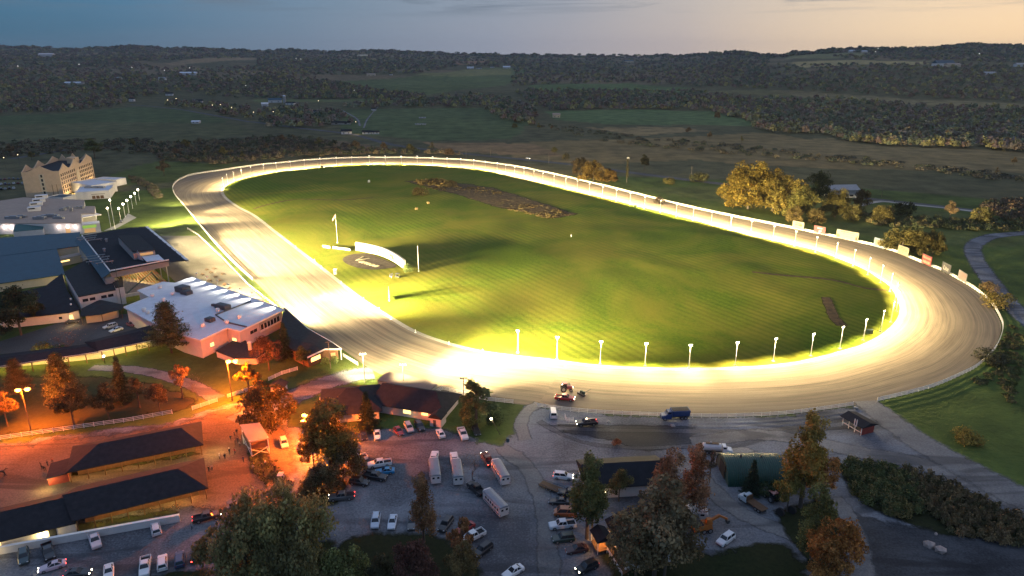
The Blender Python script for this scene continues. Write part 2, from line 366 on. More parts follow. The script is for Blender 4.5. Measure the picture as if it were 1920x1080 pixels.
def make_ground():
    az = np.concatenate([np.radians(np.arange(-100,-50,3.0)), np.radians(np.linspace(-50,50,420)), np.radians(np.arange(53,101,3.0))])
    rr = np.concatenate([[0.0], np.geomspace(28, 20000, 430)])
    A, Q = np.meshgrid(az, rr); x = Q*np.sin(A); y = Q*np.cos(A); z = hz(x, y)-.06
    na, nr = len(az), len(rr)
    me = bpy.data.meshes.new('ground'); v = np.stack([x, y, z], -1).reshape(-1, 3)
    i = np.arange((nr-1)*(na-1)); a = (i//(na-1))*na+i % (na-1); q = np.stack([a, a+1, a+na+1, a+na], -1)[:, ::-1]
    me.vertices.add(len(v)); me.vertices.foreach_set('co', v.ravel().astype(np.float32)); me.loops.add(q.size); me.loops.foreach_set('vertex_index', q.ravel().astype(np.int32))
    me.polygons.add(len(q)); me.polygons.foreach_set('loop_start', np.arange(0, q.size, 4, dtype=np.int32)); me.polygons.foreach_set('use_smooth', np.ones(len(q), bool))
    X, Y = x.ravel(), y.ravel(); r = np.hypot(X, Y)
    n = fbm(X, Y, 160, 5); n2 = fbm(X, Y*1.6, 620, 9, 3)
    col = np.stack([.070+.050*n, .076+.040*n, .044+.024*n], -1)
    far = fade(3500, 8000, r)[:, None]; patch = (n2 > .56)[:, None]
    col = np.where(patch & (r > 2600)[:, None], np.array([.16,.13,.085]), col); pass
    near = (r < 620)[:, None]; col = np.where(near, np.stack([.052+.036*n, .086+.042*n, .024+.012*n], -1), col)
    for px, c in FIELDS:
        p = np.array([({0: -190, 1920: 2110}.get(q[0], q[0]), q[1]) for q in px], float); fx, fy, _, ok = GT(p[:, 0], p[:, 1])
        if not ok.all(): continue
        msk = inpoly(X+14*(fbm(X, Y, 60, 2)-.5), Y+40*(fbm(X, Y, 90, 4)-.5), list(zip(fx, fy)))
        col = np.where(msk[:, None], np.array(c)*np.array([2.3,2.15,1.75])*(.7+.6*n[:, None]), col)
    at = me.color_attributes.new('Col', 'FLOAT_COLOR', 'POINT'); cc = np.ones((len(v), 4), np.float32); cc[:, :3] = col; at.data.foreach_set('color', cc.ravel())
    me.materials.append(M['land']); me.update(calc_edges=True); me.validate()
    o = bpy.data.objects.new('ground', me); C.objects.link(o); return tag(o, 'grassy land and rolling fields reaching to the hills', None, None, 'structure')
make_ground()
from mathutils.geometry import delaunay_2d_cdt
def sheet(name, px, z, m, label, jag=0.0, world=None, rimw=2.2, zfun=None):       # a flat patch of ground given by its outline
    P = world or [G(*p, z) for p in px]
    if jag:
        P2 = []
        for a, b in zip(P, P[1:]+P[:1]):
            n = max(1, int((b-a).length/3)); nv = Vector((-(b-a).y, (b-a).x, 0)).normalized()
            for k in range(n):
                q = a.lerp(b, k/n); P2.append(q+nv*(mnoise.noise(q*.13)*jag+mnoise.noise(q*.5)*jag*.4))
        P = P2
    B = np.array([(p.x, p.y) for p in P]); zz = P[0].z; lo, hi = B.min(0), B.max(0); st = max(1.2, min(5.0, (hi-lo).min()/6))
    gx, gy = np.meshgrid(np.arange(lo[0], hi[0], st), np.arange(lo[1], hi[1], st)); gx = gx.ravel(); gy = gy.ravel(); k = inpoly(gx, gy, [tuple(q) for q in B]); gx, gy = gx[k], gy[k]
    B2 = np.roll(B, -1, 0); dd = B2-B; L2 = np.maximum((dd**2).sum(1), 1e-9)
    def edge_d(x, y):
        t = np.clip(((x[:, None]-B[None, :, 0])*dd[None, :, 0]+(y[:, None]-B[None, :, 1])*dd[None, :, 1])/L2[None], 0, 1)
        return np.sqrt(((x[:, None]-B[None, :, 0]-t*dd[None, :, 0])**2+(y[:, None]-B[None, :, 1]-t*dd[None, :, 1])**2).min(1))
    if len(gx): k = edge_d(gx, gy) > .5; gx, gy = gx[k], gy[k]
    pts = [Vector(q) for q in B]+[Vector(q) for q in zip(gx.tolist(), gy.tolist())]; nb = len(B)
    r_ = delaunay_2d_cdt(pts, [(i, (i+1) % nb) for i in range(nb)], [], 1, 1e-4); vx = np.array([(v.x, v.y) for v in r_[0]])
    ev = np.clip(edge_d(vx[:, 0], vx[:, 1])/rimw, 0, 1); zf = (lambda x, y: zz) if zfun is None else zfun
    me = bpy.data.meshes.new(name); me.from_pydata([(x, y, zf(x, y)) for x, y in vx], [], r_[2]); me.materials.append(m); me.update()
    if len(me.polygons) and sum(p.normal.z for p in me.polygons) < 0: me.flip_normals()
    at = me.color_attributes.new('Col', 'FLOAT_COLOR', 'POINT'); at.data.foreach_set('color', np.array([[e, e, e, 1] for e in ev], np.float32).ravel())
    o = bpy.data.objects.new(name, me); C.objects.link(o); return tag(o, label, None, None, 'structure')
ZSTEP = [0.0]
def strip(name, px, wid, z, m, label, far=False, jag=.25, zfun=None):
    ZSTEP[0] += .0013; z = z+ZSTEP[0]
    if far:
        p = np.array(px, float); x, y, zz, _ = GT(p[:, 0], p[:, 1]); P = [Vector((a, b, 0)) for a, b in zip(x, y)]
    else: P = [G(*p) for p in px]
    n = max(8, int(sum((b-a).length for a, b in zip(P, P[1:]))/5)); P = smooth_open(P, n); mb = MB(); rows = []
    ws = wid if isinstance(wid, (list, tuple)) else (wid, wid)
    for i, q in enumerate(P):
        t = (P[min(i+1, n)]-P[max(i-1, 0)]).normalized(); s = Vector((-t.y, t.x, 0)); wq = ws[0]+(ws[1]-ws[0])*i/n+mnoise.noise(q*.11)*jag*2
        zz = (lambda p: float(hz(p.x, p.y))+z) if zfun is None else (lambda p: zfun(p.x, p.y)+z)
        a, b = q-s*wq/2, q+s*wq/2; rows.append([(c.x, c.y, zz(c)) for c in (a-(b-a)*.12, a.lerp(b,.18), q, a.lerp(b,.82), b+(b-a)*.12)])
    n0 = mb.grid(rows, close=False); mb.f = [tuple(reversed(f)) for f in mb.f]
    o = mb.build(name, m); at = o.data.color_attributes.new('Col', 'FLOAT_COLOR', 'POINT'); at.data.foreach_set('color', np.tile(np.array([[0,0,0,1],[.75,.75,.75,1],[1,1,1,1],[.75,.75,.75,1],[0,0,0,1]], np.float32), (n+1, 1)).ravel()); return tag(o, label, None, None, 'structure')
# ================================================================ the racetrack
OUT = [(1007,762),(1055,769),(1138,776),(1236,780),(1334,782.5),(1397,781),(1460,778),(1523,771),(1599,760),(1642,752),(1705,737),(1753,723),(1801,702),(1825,690),(1849,670),(1867,647),(1877,617),(1872,596),(1855,569),(1825,543),(1795,525),(1766,509),(1721,491),(1677,473),(1618,457),(1529,438),(1435,419),(1370,406),(1295,390),(1210,369),(1130,349),(1035,327),(960,312),(880,302),(830,299),(780,297),(730,296.5),(680,296.5),(630,298),(580,301),(530,306),(475,311.5),(425,319),(375,326),(350,332),(332,342),(325,353),(330,367),(347,387),(375,421),(410,462),(447,500),(475,525),(532,580),(575,611),(623,642),(660,668),(700,695),(760,722),(820,738),(890,748),(960,757)]
INN = [(955,665),(1030,673),(1120,684),(1210,688.5),(1290,690),(1380,688),(1440,684.5),(1499,677),(1558,663),(1618,645),(1653,626),(1677,605),(1687,581),(1681,558),(1668,537),(1647,522),(1618,504),(1570,484),(1529,469),(1484,458.5),(1440,448.5),(1407,442),(1335,422),(1265,403),(1210,390),(1160,377.5),(1102,364),(1035,347.5),(960,331),(905,319),(855,314),(805,310.5),(730,308),(655,309.5),(580,316),(530,321),(480,329),(437,342),(420,355),(425,370),(450,388),(480,404),(520,435),(555,462),(585,485),(630,520),(679,558),(735,594),(785,622),(842,642),(898,656)]
outer = smooth_closed([G(*p) for p in OUT], 900); inner = smooth_closed([G(*p) for p in INN], 900)
inn_np = np.array([(p.x, p.y) for p in inner]); out_np = np.array([(p.x, p.y) for p in outer])
def near_in(p): d = (inn_np[:, 0]-p.x)**2+(inn_np[:, 1]-p.y)**2; return inner[int(np.argmin(d))]
def near_out(p): d = (out_np[:, 0]-p.x)**2+(out_np[:, 1]-p.y)**2; return outer[int(np.argmin(d))]
def track_mat():
    m, nt, b = base_mat('harrowed track dirt', .9, spec=.2); uv = nd(nt, 'ShaderNodeUVMap'); uv.uv_map = 'UVMap'; p = pos(nt)
    s1 = noi(nt, stretch(nt, uv.outputs[0], .02, 1.9, 1), 1, 5, .75); s2 = noi(nt, stretch(nt, uv.outputs[0], .045, .32, 1), 1, 3, .6)
    s3 = noi(nt, stretch(nt, uv.outputs[0], .012, .75, 1), 1, 2, .5, .4)
    f = mth(nt, 'ADD', mth(nt, 'MULTIPLY', s1, .46), mth(nt, 'ADD', mth(nt, 'MULTIPLY', s2, .24), mth(nt, 'MULTIPLY', s3, .30))); f = ramp(nt, f, .37, .63)
    g = ramp(nt, noi(nt, p, 1.6, 4, .7), .2, .8)
    c = mixc(nt, f, (.085,.070,.052), (.25,.205,.150)); c = mixc(nt, mth(nt, 'MULTIPLY', g, .3), c, (.09,.08,.068))
    nt.links.new(c, b.inputs['Base Color']); bump(nt, b, f, .35, .12); return m
M['track'] = track_mat()
def ring(name, A, B, k, z, m, label, skip=None):
    rows = []; L = 0; us = []
    for i in range(len(A)+1):
        a = A[i % len(A)]; b = B[i % len(A)]
        if i: L += (a-A[i-1]).length
        us.append((L, (a-b).length)); rows.append([(a.x+(b.x-a.x)*j/k, a.y+(b.y-a.y)*j/k, z) for j in range(k+1)])
    mb = MB(); mb.grid(rows, close=False); o = mb.build(name, m); me = o.data; u = me.uv_layers.new(name='UVMap')
    for lp, ud in zip(me.loops, u.data):
        i, j = divmod(lp.vertex_index, k+1); ud.uv = (us[i][0], us[i][1]*j/k)
    if me.polygons[0].normal.z < 0: me.flip_normals()
    return tag(o, label, None, None, 'structure')
ring('racetrack', [near_in(p) for p in outer], outer, 6, .05, M['track'], 'floodlit oval dirt racetrack with harrow lines')
cen = sum(inner, Vector())/len(inner)
def infield():
    mb = MB(); rows = []; K = 64
    for k in range(K+1):
        t = 1-(k/K)*.985; rows.append([])
        for p in inner[::3]:
            q = cen+(p-cen)*t; e = min(1, (1-t)*9)
            h = e*max(0, .9*(mnoise.noise(Vector((q.x*.013, q.y*.013, 2)))+.25)+.35*mnoise.noise(Vector((q.x*.05, q.y*.05, 5))))
            rows[-1].append((q.x, q.y, .07+h))
    mb.grid(rows); mb.face(list(reversed(rows[-1]))); o = mb.build('infield', M['infield'], smooth=True)
    bm = bmesh.new(); bm.from_mesh(o.data); bmesh.ops.recalc_face_normals(bm, faces=bm.faces)
    if sum(f.normal.z for f in bm.faces) < 0: bmesh.ops.reverse_faces(bm, faces=bm.faces)
    bm.to_mesh(o.data); bm.free(); tag(o, 'mown green infield inside the racetrack', None, None, 'structure'); return o
INF = infield()
from mathutils.bvhtree import BVHTree
_b = BVHTree.FromPolygons([v.co.copy() for v in INF.data.vertices], [tuple(p.vertices) for p in INF.data.polygons])
def on_infield(x, y):
    h = _b.ray_cast(Vector((x, y, 50)), Vector((0,0,-1))); return h[0].z if h[0] else .07
def GI(px, py):
    p = G(px, py, .5); p.z = on_infield(p.x, p.y)-.03; p2 = G(px, py, p.z); return p2
# pale stone-dust edge along the inside of the homestretch
edge_in = [p for p in inner]
ring('infield_edge', [p+(cen-p).normalized()*.2 for p in edge_in], [p+(near_out(p)-p).normalized()*2.0 for p in edge_in], 1, .058, M['sand'], 'pale stone dust edge round the infield')
# swampy unmown patch in the infield
M['mulch2'] = dirt_mat('marsh peat', (.045,.028,.013), (.14,.088,.034), sc=2, tracks=False, soft=True)
sheet('marsh_patch', [(752,340),(800,336),(860,342),(930,352),(1010,378),(1095,404),(1040,412),(985,400),(930,392),(870,372),(790,350)], 0, M['mulch2'], 'bare brown marsh hollow in the infield', jag=2.5, rimw=5, zfun=lambda x, y: on_infield(x, y)+.12)
# ================================================================ lots, roads, lawns
sheet('gravel_lot', [(-90,840),(160,806),(325,787),(402,762),(440,752),(486,752),(520,757),(560,798),(620,816),(660,806),(760,800),(835,800),(905,822),(936,832),(956,800),(984,755),(1010,758),(1055,765),(1138,772),(1236,776),(1334,778),(1397,777),(1460,774),(1523,767),(1599,755),(1640,749),(1654,756),(1700,790),(1820,868),(1920,936),(2060,1030),(2060,1160),(-90,1160)], .0, M['gravel'], 'grey gravel parking lot and barn yard', jag=.6)
M['dirt'] = dirt_mat('reddish dirt', (.075,.052,.036), (.19,.135,.095), soft=True)
sheet('dirt_lot', [(-90,842),(160,808),(325,789),(402,764),(440,754),(500,758),(556,800),(575,870),(545,950),(430,985),(345,965),(140,984),(-90,1022)], .015, M['dirt'], 'reddish dirt yard round the open barns', jag=1.5, rimw=7)
sheet('lawn_patch', [(-90,708),(60,700),(180,702),(300,716),(352,734),(392,757),(322,777),(160,801),(-90,832)], .012, M['rough'], 'darker brownish lawn under the dark trees above the white fence', jag=1.0)  # rough grass sheet, darker than the ground around it
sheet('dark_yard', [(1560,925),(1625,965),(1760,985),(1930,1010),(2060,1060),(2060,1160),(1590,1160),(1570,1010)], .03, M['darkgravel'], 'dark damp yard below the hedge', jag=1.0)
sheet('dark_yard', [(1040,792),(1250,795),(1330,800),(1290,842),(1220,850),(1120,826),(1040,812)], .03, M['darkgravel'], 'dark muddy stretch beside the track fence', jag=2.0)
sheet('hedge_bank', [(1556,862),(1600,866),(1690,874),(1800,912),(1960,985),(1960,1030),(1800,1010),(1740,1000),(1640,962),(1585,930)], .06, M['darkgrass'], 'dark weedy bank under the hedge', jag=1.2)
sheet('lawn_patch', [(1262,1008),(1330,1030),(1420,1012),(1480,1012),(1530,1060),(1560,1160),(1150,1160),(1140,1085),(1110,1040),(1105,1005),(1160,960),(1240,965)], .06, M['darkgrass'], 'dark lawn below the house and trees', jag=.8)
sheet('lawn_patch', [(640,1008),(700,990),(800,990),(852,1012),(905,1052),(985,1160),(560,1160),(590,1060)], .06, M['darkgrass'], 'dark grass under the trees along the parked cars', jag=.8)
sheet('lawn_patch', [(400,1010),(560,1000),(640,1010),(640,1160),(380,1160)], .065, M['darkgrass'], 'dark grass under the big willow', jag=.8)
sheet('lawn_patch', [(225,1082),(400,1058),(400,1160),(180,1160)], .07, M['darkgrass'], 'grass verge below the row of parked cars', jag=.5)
sheet('lawn_patch', [(452,845),(500,838),(520,868),(538,902),(498,915),(474,888)], .06, M['rough'], 'worn grass island round the wooden stand', jag=.4)
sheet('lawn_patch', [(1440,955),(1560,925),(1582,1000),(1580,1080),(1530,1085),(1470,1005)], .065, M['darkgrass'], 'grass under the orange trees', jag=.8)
sheet('lawn_patch', [(560,905),(612,870),(660,905),(640,950),(560,960),(545,925)], .06, M['rough'], 'worn grass round the yellow tree', jag=.5)
sheet('barn_verge', [(0,1012),(0,1000),(140,980),(330,948),(345,958),(336,972),(0,1030)], .05, M['rough'], 'weedy strip between barn and long white wall', jag=.5)
sheet('barn_verge', [(130,898),(375,856),(385,846),(372,842),(126,884)], .05, M['rough'], 'worn grass along the open side of the upper barn', jag=.4)
sheet('sand_patch', [(1296,846),(1320,836),(1400,836),(1432,848),(1390,856),(1310,858)], .06, M['sand2'], 'pale spilled sand round the tanker truck', jag=1.0)
sheet('sand_patch', [(1095,778),(1140,778),(1160,785),(1120,784)], .06, M['sand2'], 'small pale sand streak by the fence', jag=.4)
sheet('sand_patch', [(1270,792),(1340,796),(1420,800),(1410,804),(1300,801)], .06, M['sand2'], 'long pale sand streak beside the blue truck', jag=.5)
M['rut'] = dirt_mat('wheel-worn gravel', (.045,.047,.053), (.15,.153,.165), soft=True)
for k_, (pts_, w_, lab_) in enumerate([([(1030,802),(1120,806),(1240,808),(1400,808),(1500,800),(1590,786)], 2.2, 'long wheel rut below the track fence'), ([(1300,820),(1420,810),(1520,807),(1600,800)], 1.6, 'wheel rut curving towards the red shelter'), ([(1010,790),(1080,826),(1180,840),(1300,836)], 2.0, 'wheel rut crossing the gravel above the dark shed')]):
    strip('wheel_rut', pts_, w_, .036+.003*k_, M['rut'], lab_, jag=.9)
for k_, (pts_, w_, lab_) in enumerate([([(1012,757),(988,772),(976,795),(985,825)], 4.0, 'pale dusty bend leading from the lot to the track'), ([(940,838),(990,880),(1020,950),(1030,1080)], 5.0, 'pale dusty lane down the middle of the lot')]):
    strip('dust_lane', pts_, w_, .046+.003*k_, M['road'], lab_, jag=1.2)
strip('yard_road', [(1250,862),(1310,895),(1370,950),(1450,990),(1530,1020),(1580,1075)], (6,5), .04, M['road'], 'gravel track past the green hut')
strip('yard_road', [(1560,930),(1585,965),(1605,1020),(1620,1100)], (5,6), .045, M['road'], 'gravel track below the orange trees')
strip('yard_road', [(1300,830),(1420,815),(1520,828),(1620,850),(1720,868),(1820,905),(1920,952),(2000,1000)], (6,8), .04, M['road'], 'gravel road above the hedge')
strip('track_road', [(1622,752),(1660,782),(1720,826),(1800,872),(1920,938),(2030,1000)], (9,13), .045, M['road'], 'gravel road running down from the gap in the track fence')
strip('loop_road', [(1990,430),(1920,437),(1860,443),(1828,458),(1826,478),(1845,510),(1880,555),(1925,600),(1990,650)], (9,9), .02, M['gravel'], 'gravel loop road beyond the track fence')
strip('paddock_path', [(170,690),(240,692),(300,702),(360,722),(408,748)], (5,6), .02, M['road'], 'dirt path from the covered walkway')
strip('paddock_road', [(440,792),(490,770),(540,748),(600,722),(660,704),(700,698)], (10,11), .02, M['gravel'], 'gravel road climbing to the racetrack')
sheet('drive', [(-60,672),(-60,648),(0,640),(60,622),(120,602),(240,588),(275,612),(180,648),(60,658),(0,664)], .01, M['asphalt'], 'asphalt drive in front of the clubhouse entrance')
sheet('walk_floor', [(-40,702),(0,690),(90,682),(188,672),(290,648),(278,634),(180,654),(0,678),(-40,686)], .02, M['concrete'], 'concrete floor of the covered walkway')
M['apron'] = dirt_mat('worn apron paving', (.085,.078,.066), (.15,.14,.12), tracks=False)
sheet('apron', [(280,442),(372,442),(420,490),(467,537),(500,568),(524,585),(470,600),(380,560),(345,545),(300,500),(250,432)], .0, M['apron'], 'concrete apron in front of the grandstand')
sheet('lamp_walk', [(150,440),(215,430),(256,408),(240,400),(225,418),(180,440)], .01, M['concrete'], 'pale walk under the globe lamps')
strip('highway', [(470,228),(560,240),(660,252),(740,272),(870,288),(1000,301),(1100,312),(1200,326),(1380,348),(1580,368),(1750,386),(1850,398),(2050,420)], 8, .08, M['asphalt'], 'two lane highway beyond the backstretch', far=True)
strip('farm_road', [(245,196),(320,203),(400,216),(470,229)], 7, .12, M['asphalt'], 'farm road past the wood', far=True)
strip('farm_road', [(640,206),(668,222),(675,236)], 4, .12, M['road'], 'farm lane up to the barnyard', far=True)
strip('farm_road', [(710,198),(690,222),(682,240)], 3, .12, M['road'], 'narrow farm lane across the pasture', far=True)
strip('farm_road', [(20,298),(70,290),(125,281)], 8, .1, M['asphalt'], 'road behind the hotel', far=True)
strip('field_road', [(1600,388),(1650,378),(1700,383),(1780,391),(1838,398)], 4, .1, M['sand'], 'pale dirt strip beside the highway', far=True)

for pth, w_ in (([(476,392),(505,384),(560,375),(640,377),(700,372)], 2.2), ([(1410,512),(1500,520),(1570,528),(1620,541),(1668,545)], 2.6), ([(1548,560),(1556,580),(1566,600),(1580,612)], 4.5)):
    strip('worn_path', pth, w_, .07, M['mulch2'], 'worn dark track crossing the infield turf', jag=.6, zfun=on_infield)
# ================================================================ evening air
def haze():
    m = bpy.data.materials.new('evening haze'); m.use_nodes = True; nt = m.node_tree; nt.nodes.remove(nt.nodes['Principled BSDF']); v = nd(nt, 'ShaderNodeVolumePrincipled')
    v.inputs['Color'].default_value = (.80,.88,1,1); v.inputs['Density'].default_value = HAZE; nt.links.new(v.outputs[0], nt.nodes['Material Output'].inputs['Volume'])
    o = MB().box((0, 5500, 179), (26000, 15000, 362)).build('haze', m); return tag(o, 'thin blue evening haze over the valley', None, None, 'stuff')
if HAZE: haze()
# ================================================================ floodlight poles round the infield edge
M['white_pole'] = mat('white painted steel', (.75,.74,.70), .5, .08)
M['grey_steel'] = mat('galvanised steel', (.33,.34,.35), .5, .15, metal=.6)
M['dark_steel'] = mat('dark steel', (.05,.055,.06), .5, .2)
M['wood_pole'] = mat('weathered timber', (.09,.075,.06), .85, .3, 2)
M['flood_glow'] = emis('floodlight lens', (1,.92,.70), 16.0)
M['globe_glow'] = emis('lit globe', (1,.86,.60), 22.0)
M['sodium_glow'] = emis('lit sodium lamp', (1,.42,.06), 10.0)
M['warm_glow'] = emis('lit bulb', (1,.72,.38), 14.0)
M['cool_glow'] = emis('lit wall lamp', (1,.88,.80), 14.0)
HEADS = [(971,620),(1045,632),(1127,640),(1212,644),(1295,647),(1383,642),(1455,635),(1526,626),(1581,613),(1625,599),(1658,583),(1677,567),(1687,548),(1684,530),(1674,513),(1656,498),(1632,484),(1604,469),(1570.5,456),(1532.5,445),(1493,434),(1452,424.5),(1410,415),(1372,406),(1335.5,397.5),(1301,390),(1269,383.5),(1239,376),(1209.5,369.5),(1182,362.5),(1156,356),(1130,350),(1105.5,344.5),(1082.5,339.5),(1061,335),(1039,330),(1018,325),(1001,320.5),(982.5,316.5),(965,313),(948,309),(932,306),(909.5,303),(888,300),(864,297.5),(838,296),(811,294),(782,293),(752,293),(722,292.5),(692,292.5),(659,294),(630,295),(600,297),(570,300),(544,302),(517,305),(494,309),(470,313),(452,317),(437,322),(425,327),(417,334)]
def flood_proto():
    o = empty('floodlight_pole', (0,0,0), None, 'lamp post', 'floodlight poles along the inner rail')
    MB().tube((0,0,0), (0,0,8.3), .11, .075, 8).build('pole', M['white_pole'], o)
    b = MB(); b.box((0,0,.12), (.9,.9,.24)); b.build('footing', M['concrete'], o)
    b = MB(); b.beam((0,-.55,8.15), (0,.55,8.15), .1, .12); b.tube((0,0,7.3), (0,-.5,8.15), .03); b.tube((0,0,7.3), (0,.5,8.15), .03); b.build('crossarm', M['white_pole'], o)
    for y in (-.42, 0, .42):                # x is outwards, over the track
        b = MB(); b.loft([[(x+.10*s, y+yy*s*.17, z-.12*s*0) for x, yy, z in ((-.05,-1,8.28),(-.05,1,8.28),(.02,1,8.72),(.02,-1,8.72))] for s in (.55, 1.0)])
        h = b.build('floodlight', M['white_pole'], o)
        MB().box((.10, y, 8.48), (.035, .34, .42)).build('lens', M['flood_glow'], h)
    return o
fp = flood_proto(); ft = tree_of(fp); POLES = []
ORD = lambda n: '%d%s' % (n, 'th' if 10 <= n % 100 <= 20 else {1:'st',2:'nd',3:'rd'}.get(n % 10, 'th'))
for i, hp in enumerate(HEADS):
    q = G(*hp, 8.5); n = near_out(q)-q; n.z = 0; n.normalize()
    o = fp if i == 0 else copy_tree(fp, ft)
    o.location = (q.x, q.y, .06); o.rotation_euler = (0,0,math.atan2(n.y, n.x)); POLES.append(o)
    o['label'] = 'lit white inner-rail floodlight pole, ' + ('first one past the red pickup' if i == 0 else ('last of the row, towards the hotel' if i == len(HEADS)-1 else ORD(i+1)+' along the rail from the red pickup'))
    # each fitting throws its light out over the dirt, with spill on the turf behind it
    light('SPOT', 'floodlight_beam', (q.x+n.x*.35, q.y+n.y*.35, 8.5), FLOOD*(1.75 if 17 < i < 58 else 1.0), (1,.75,.36), .5, (q.x+n.x*6.0, q.y+n.y*6.0, 0), 142, 1.0)
# ================================================================ homestretch and infield light: pole lamps, and added beams with no fitting
def beam(px, z, tgt, power, ang=110, blend=.8, col=(1,.79,.40)): q = G(*px, z); t = G(*tgt, 0); return light('SPOT', 'homestretch_beam', q, power, col, 1.0, t, ang, blend)
for a in HOT: beam(*a)
for a in THROW: beam(*a)
for px, z, t, p, a in HOT_POLE: q = G(*px); light('SPOT', 'pole_floodlight_beam', (q.x, q.y, z), p, (1,.79,.40), .5, G(*t), a, 1.0)
# ================================================================ trees
def foliage_mat():
    m, nt, b = base_mat('foliage', .9, spec=.08); a = nd(nt, 'ShaderNodeVertexColor'); a.layer_name = 'Col'; oi = nd(nt, 'ShaderNodeObjectInfo')
    c = mixc(nt, 1.0, oi.outputs['Color'], a.outputs[0], 'MULTIPLY'); nt.links.new(c, b.inputs['Base Color'])
    tr = nd(nt, 'ShaderNodeBsdfTranslucent'); nt.links.new(c, tr.inputs[0]); mx = nd(nt, 'ShaderNodeMixShader'); mx.inputs[0].default_value = .3; nt.links.new(b.outputs[0], mx.inputs[1]); nt.links.new(tr.outputs[0], mx.inputs[2]); nt.links.new(mx.outputs[0], nt.nodes['Material Output'].inputs['Surface'])
    return m
def wood_mat():
    m, nt, b = base_mat('wood masses', .95, spec=.05); a = nd(nt, 'ShaderNodeVertexColor'); a.layer_name = 'Col'; nt.links.new(a.outputs[0], b.inputs['Base Color']); return m
M['leaf'] = foliage_mat(); M['wood'] = wood_mat(); M['bark'] = mat('bark', (.075,.06,.048), .95, .3, 2)
M['pale_bark'] = mat('pale bark', (.17,.15,.125), .95, .3, 2)
def leaf_quads(P, size, rng, droop=0.0, N=None):         # P (n,3) centres -> quads of leaf clumps, turned mostly outwards/upwards
    n = len(P); a = rng.normal(size=(n, 3)); 
    if N is not None: a = a*.75+N*1.0
    a[:, 2] = np.abs(a[:, 2])*(1-droop)+.15; a /= np.linalg.norm(a, axis=1)[:, None]
    t = rng.normal(size=(n, 3)); 
    if droop: t = t*(1-droop*.7)+np.array([0,0,1.0])*droop*1.6
    t -= a*(t*a).sum(1)[:, None]; t /= np.linalg.norm(t, axis=1)[:, None]; b = np.cross(a, t)
    s = size*(.4+1.35*rng.random((n, 1))**1.6); asp = .45+.4*rng.random((n, 1))
    q = np.stack([P-t*s, P+b*s*asp-t*s*.1, P+t*s, P-b*s*asp+t*s*.1], 1)
    return q.reshape(-1, 3)
def lobes_points(lobes, n, rng, shell=.55):
    w = np.array([(l[3]*l[4])**.8 for l in lobes], float); w /= w.sum(); k = rng.choice(len(lobes), n, p=w)
    L = np.array([l[:5] for l in lobes], float)[k]; d = rng.normal(size=(n, 3)); d /= np.linalg.norm(d, axis=1)[:, None]
    r = shell+(1-shell)*rng.random((n, 1))**.6; r *= 1+.17*np.abs(rng.normal(size=(n, 1))); r *= 1+.22*np.sin(d[:, :1]*9+d[:, 1:2]*7+k[:, None])*np.cos(d[:, 2:]*8)
    return L[:, :3]+d*r*np.stack([L[:, 3], L[:, 3], L[:, 4]], -1), d, k
def leaf_cols(n, rng, k=None, hue=.18):
    base = .62+.76*rng.random((n, 1)); c = np.repeat(base, 3, 1)
    c *= 1+hue*(rng.random((n, 1))-.5)*np.array([1.4,.2,-.8])
    if k is not None: c *= (.60+.80*((k*0.6180339*7) % 1.0))[:, None]
    return np.repeat(c, 4, 0)
def limbs(mb, base, top, r, targets, rng, n=6):
    mb.tube(base, top, r, r*.55, 7)
    b, t = Vector(base), Vector(top)
    for q in targets:
        s = b.lerp(t, .55+.4*rng.random()); mb.tube(s, s.lerp(Vector(q), .85), r*.34, r*.08, 5)
def branches(mb, p, d, L, r, depth, rng):
    q = p+d*L; mb.tube(p, q, r, r*.62, 5 if depth > 1 else 3, cap=False)
    if depth == 0: return
    for _ in range(3 if depth > 2 else 4):
        e = (d+Vector(rng.normal(size=3))*.48+Vector((0,0,.14))).normalized()
        branches(mb, p.lerp(q, .45+.55*rng.random()), e, L*(.55+.25*rng.random()), r*.52, depth-1, rng)
PROTO = {}
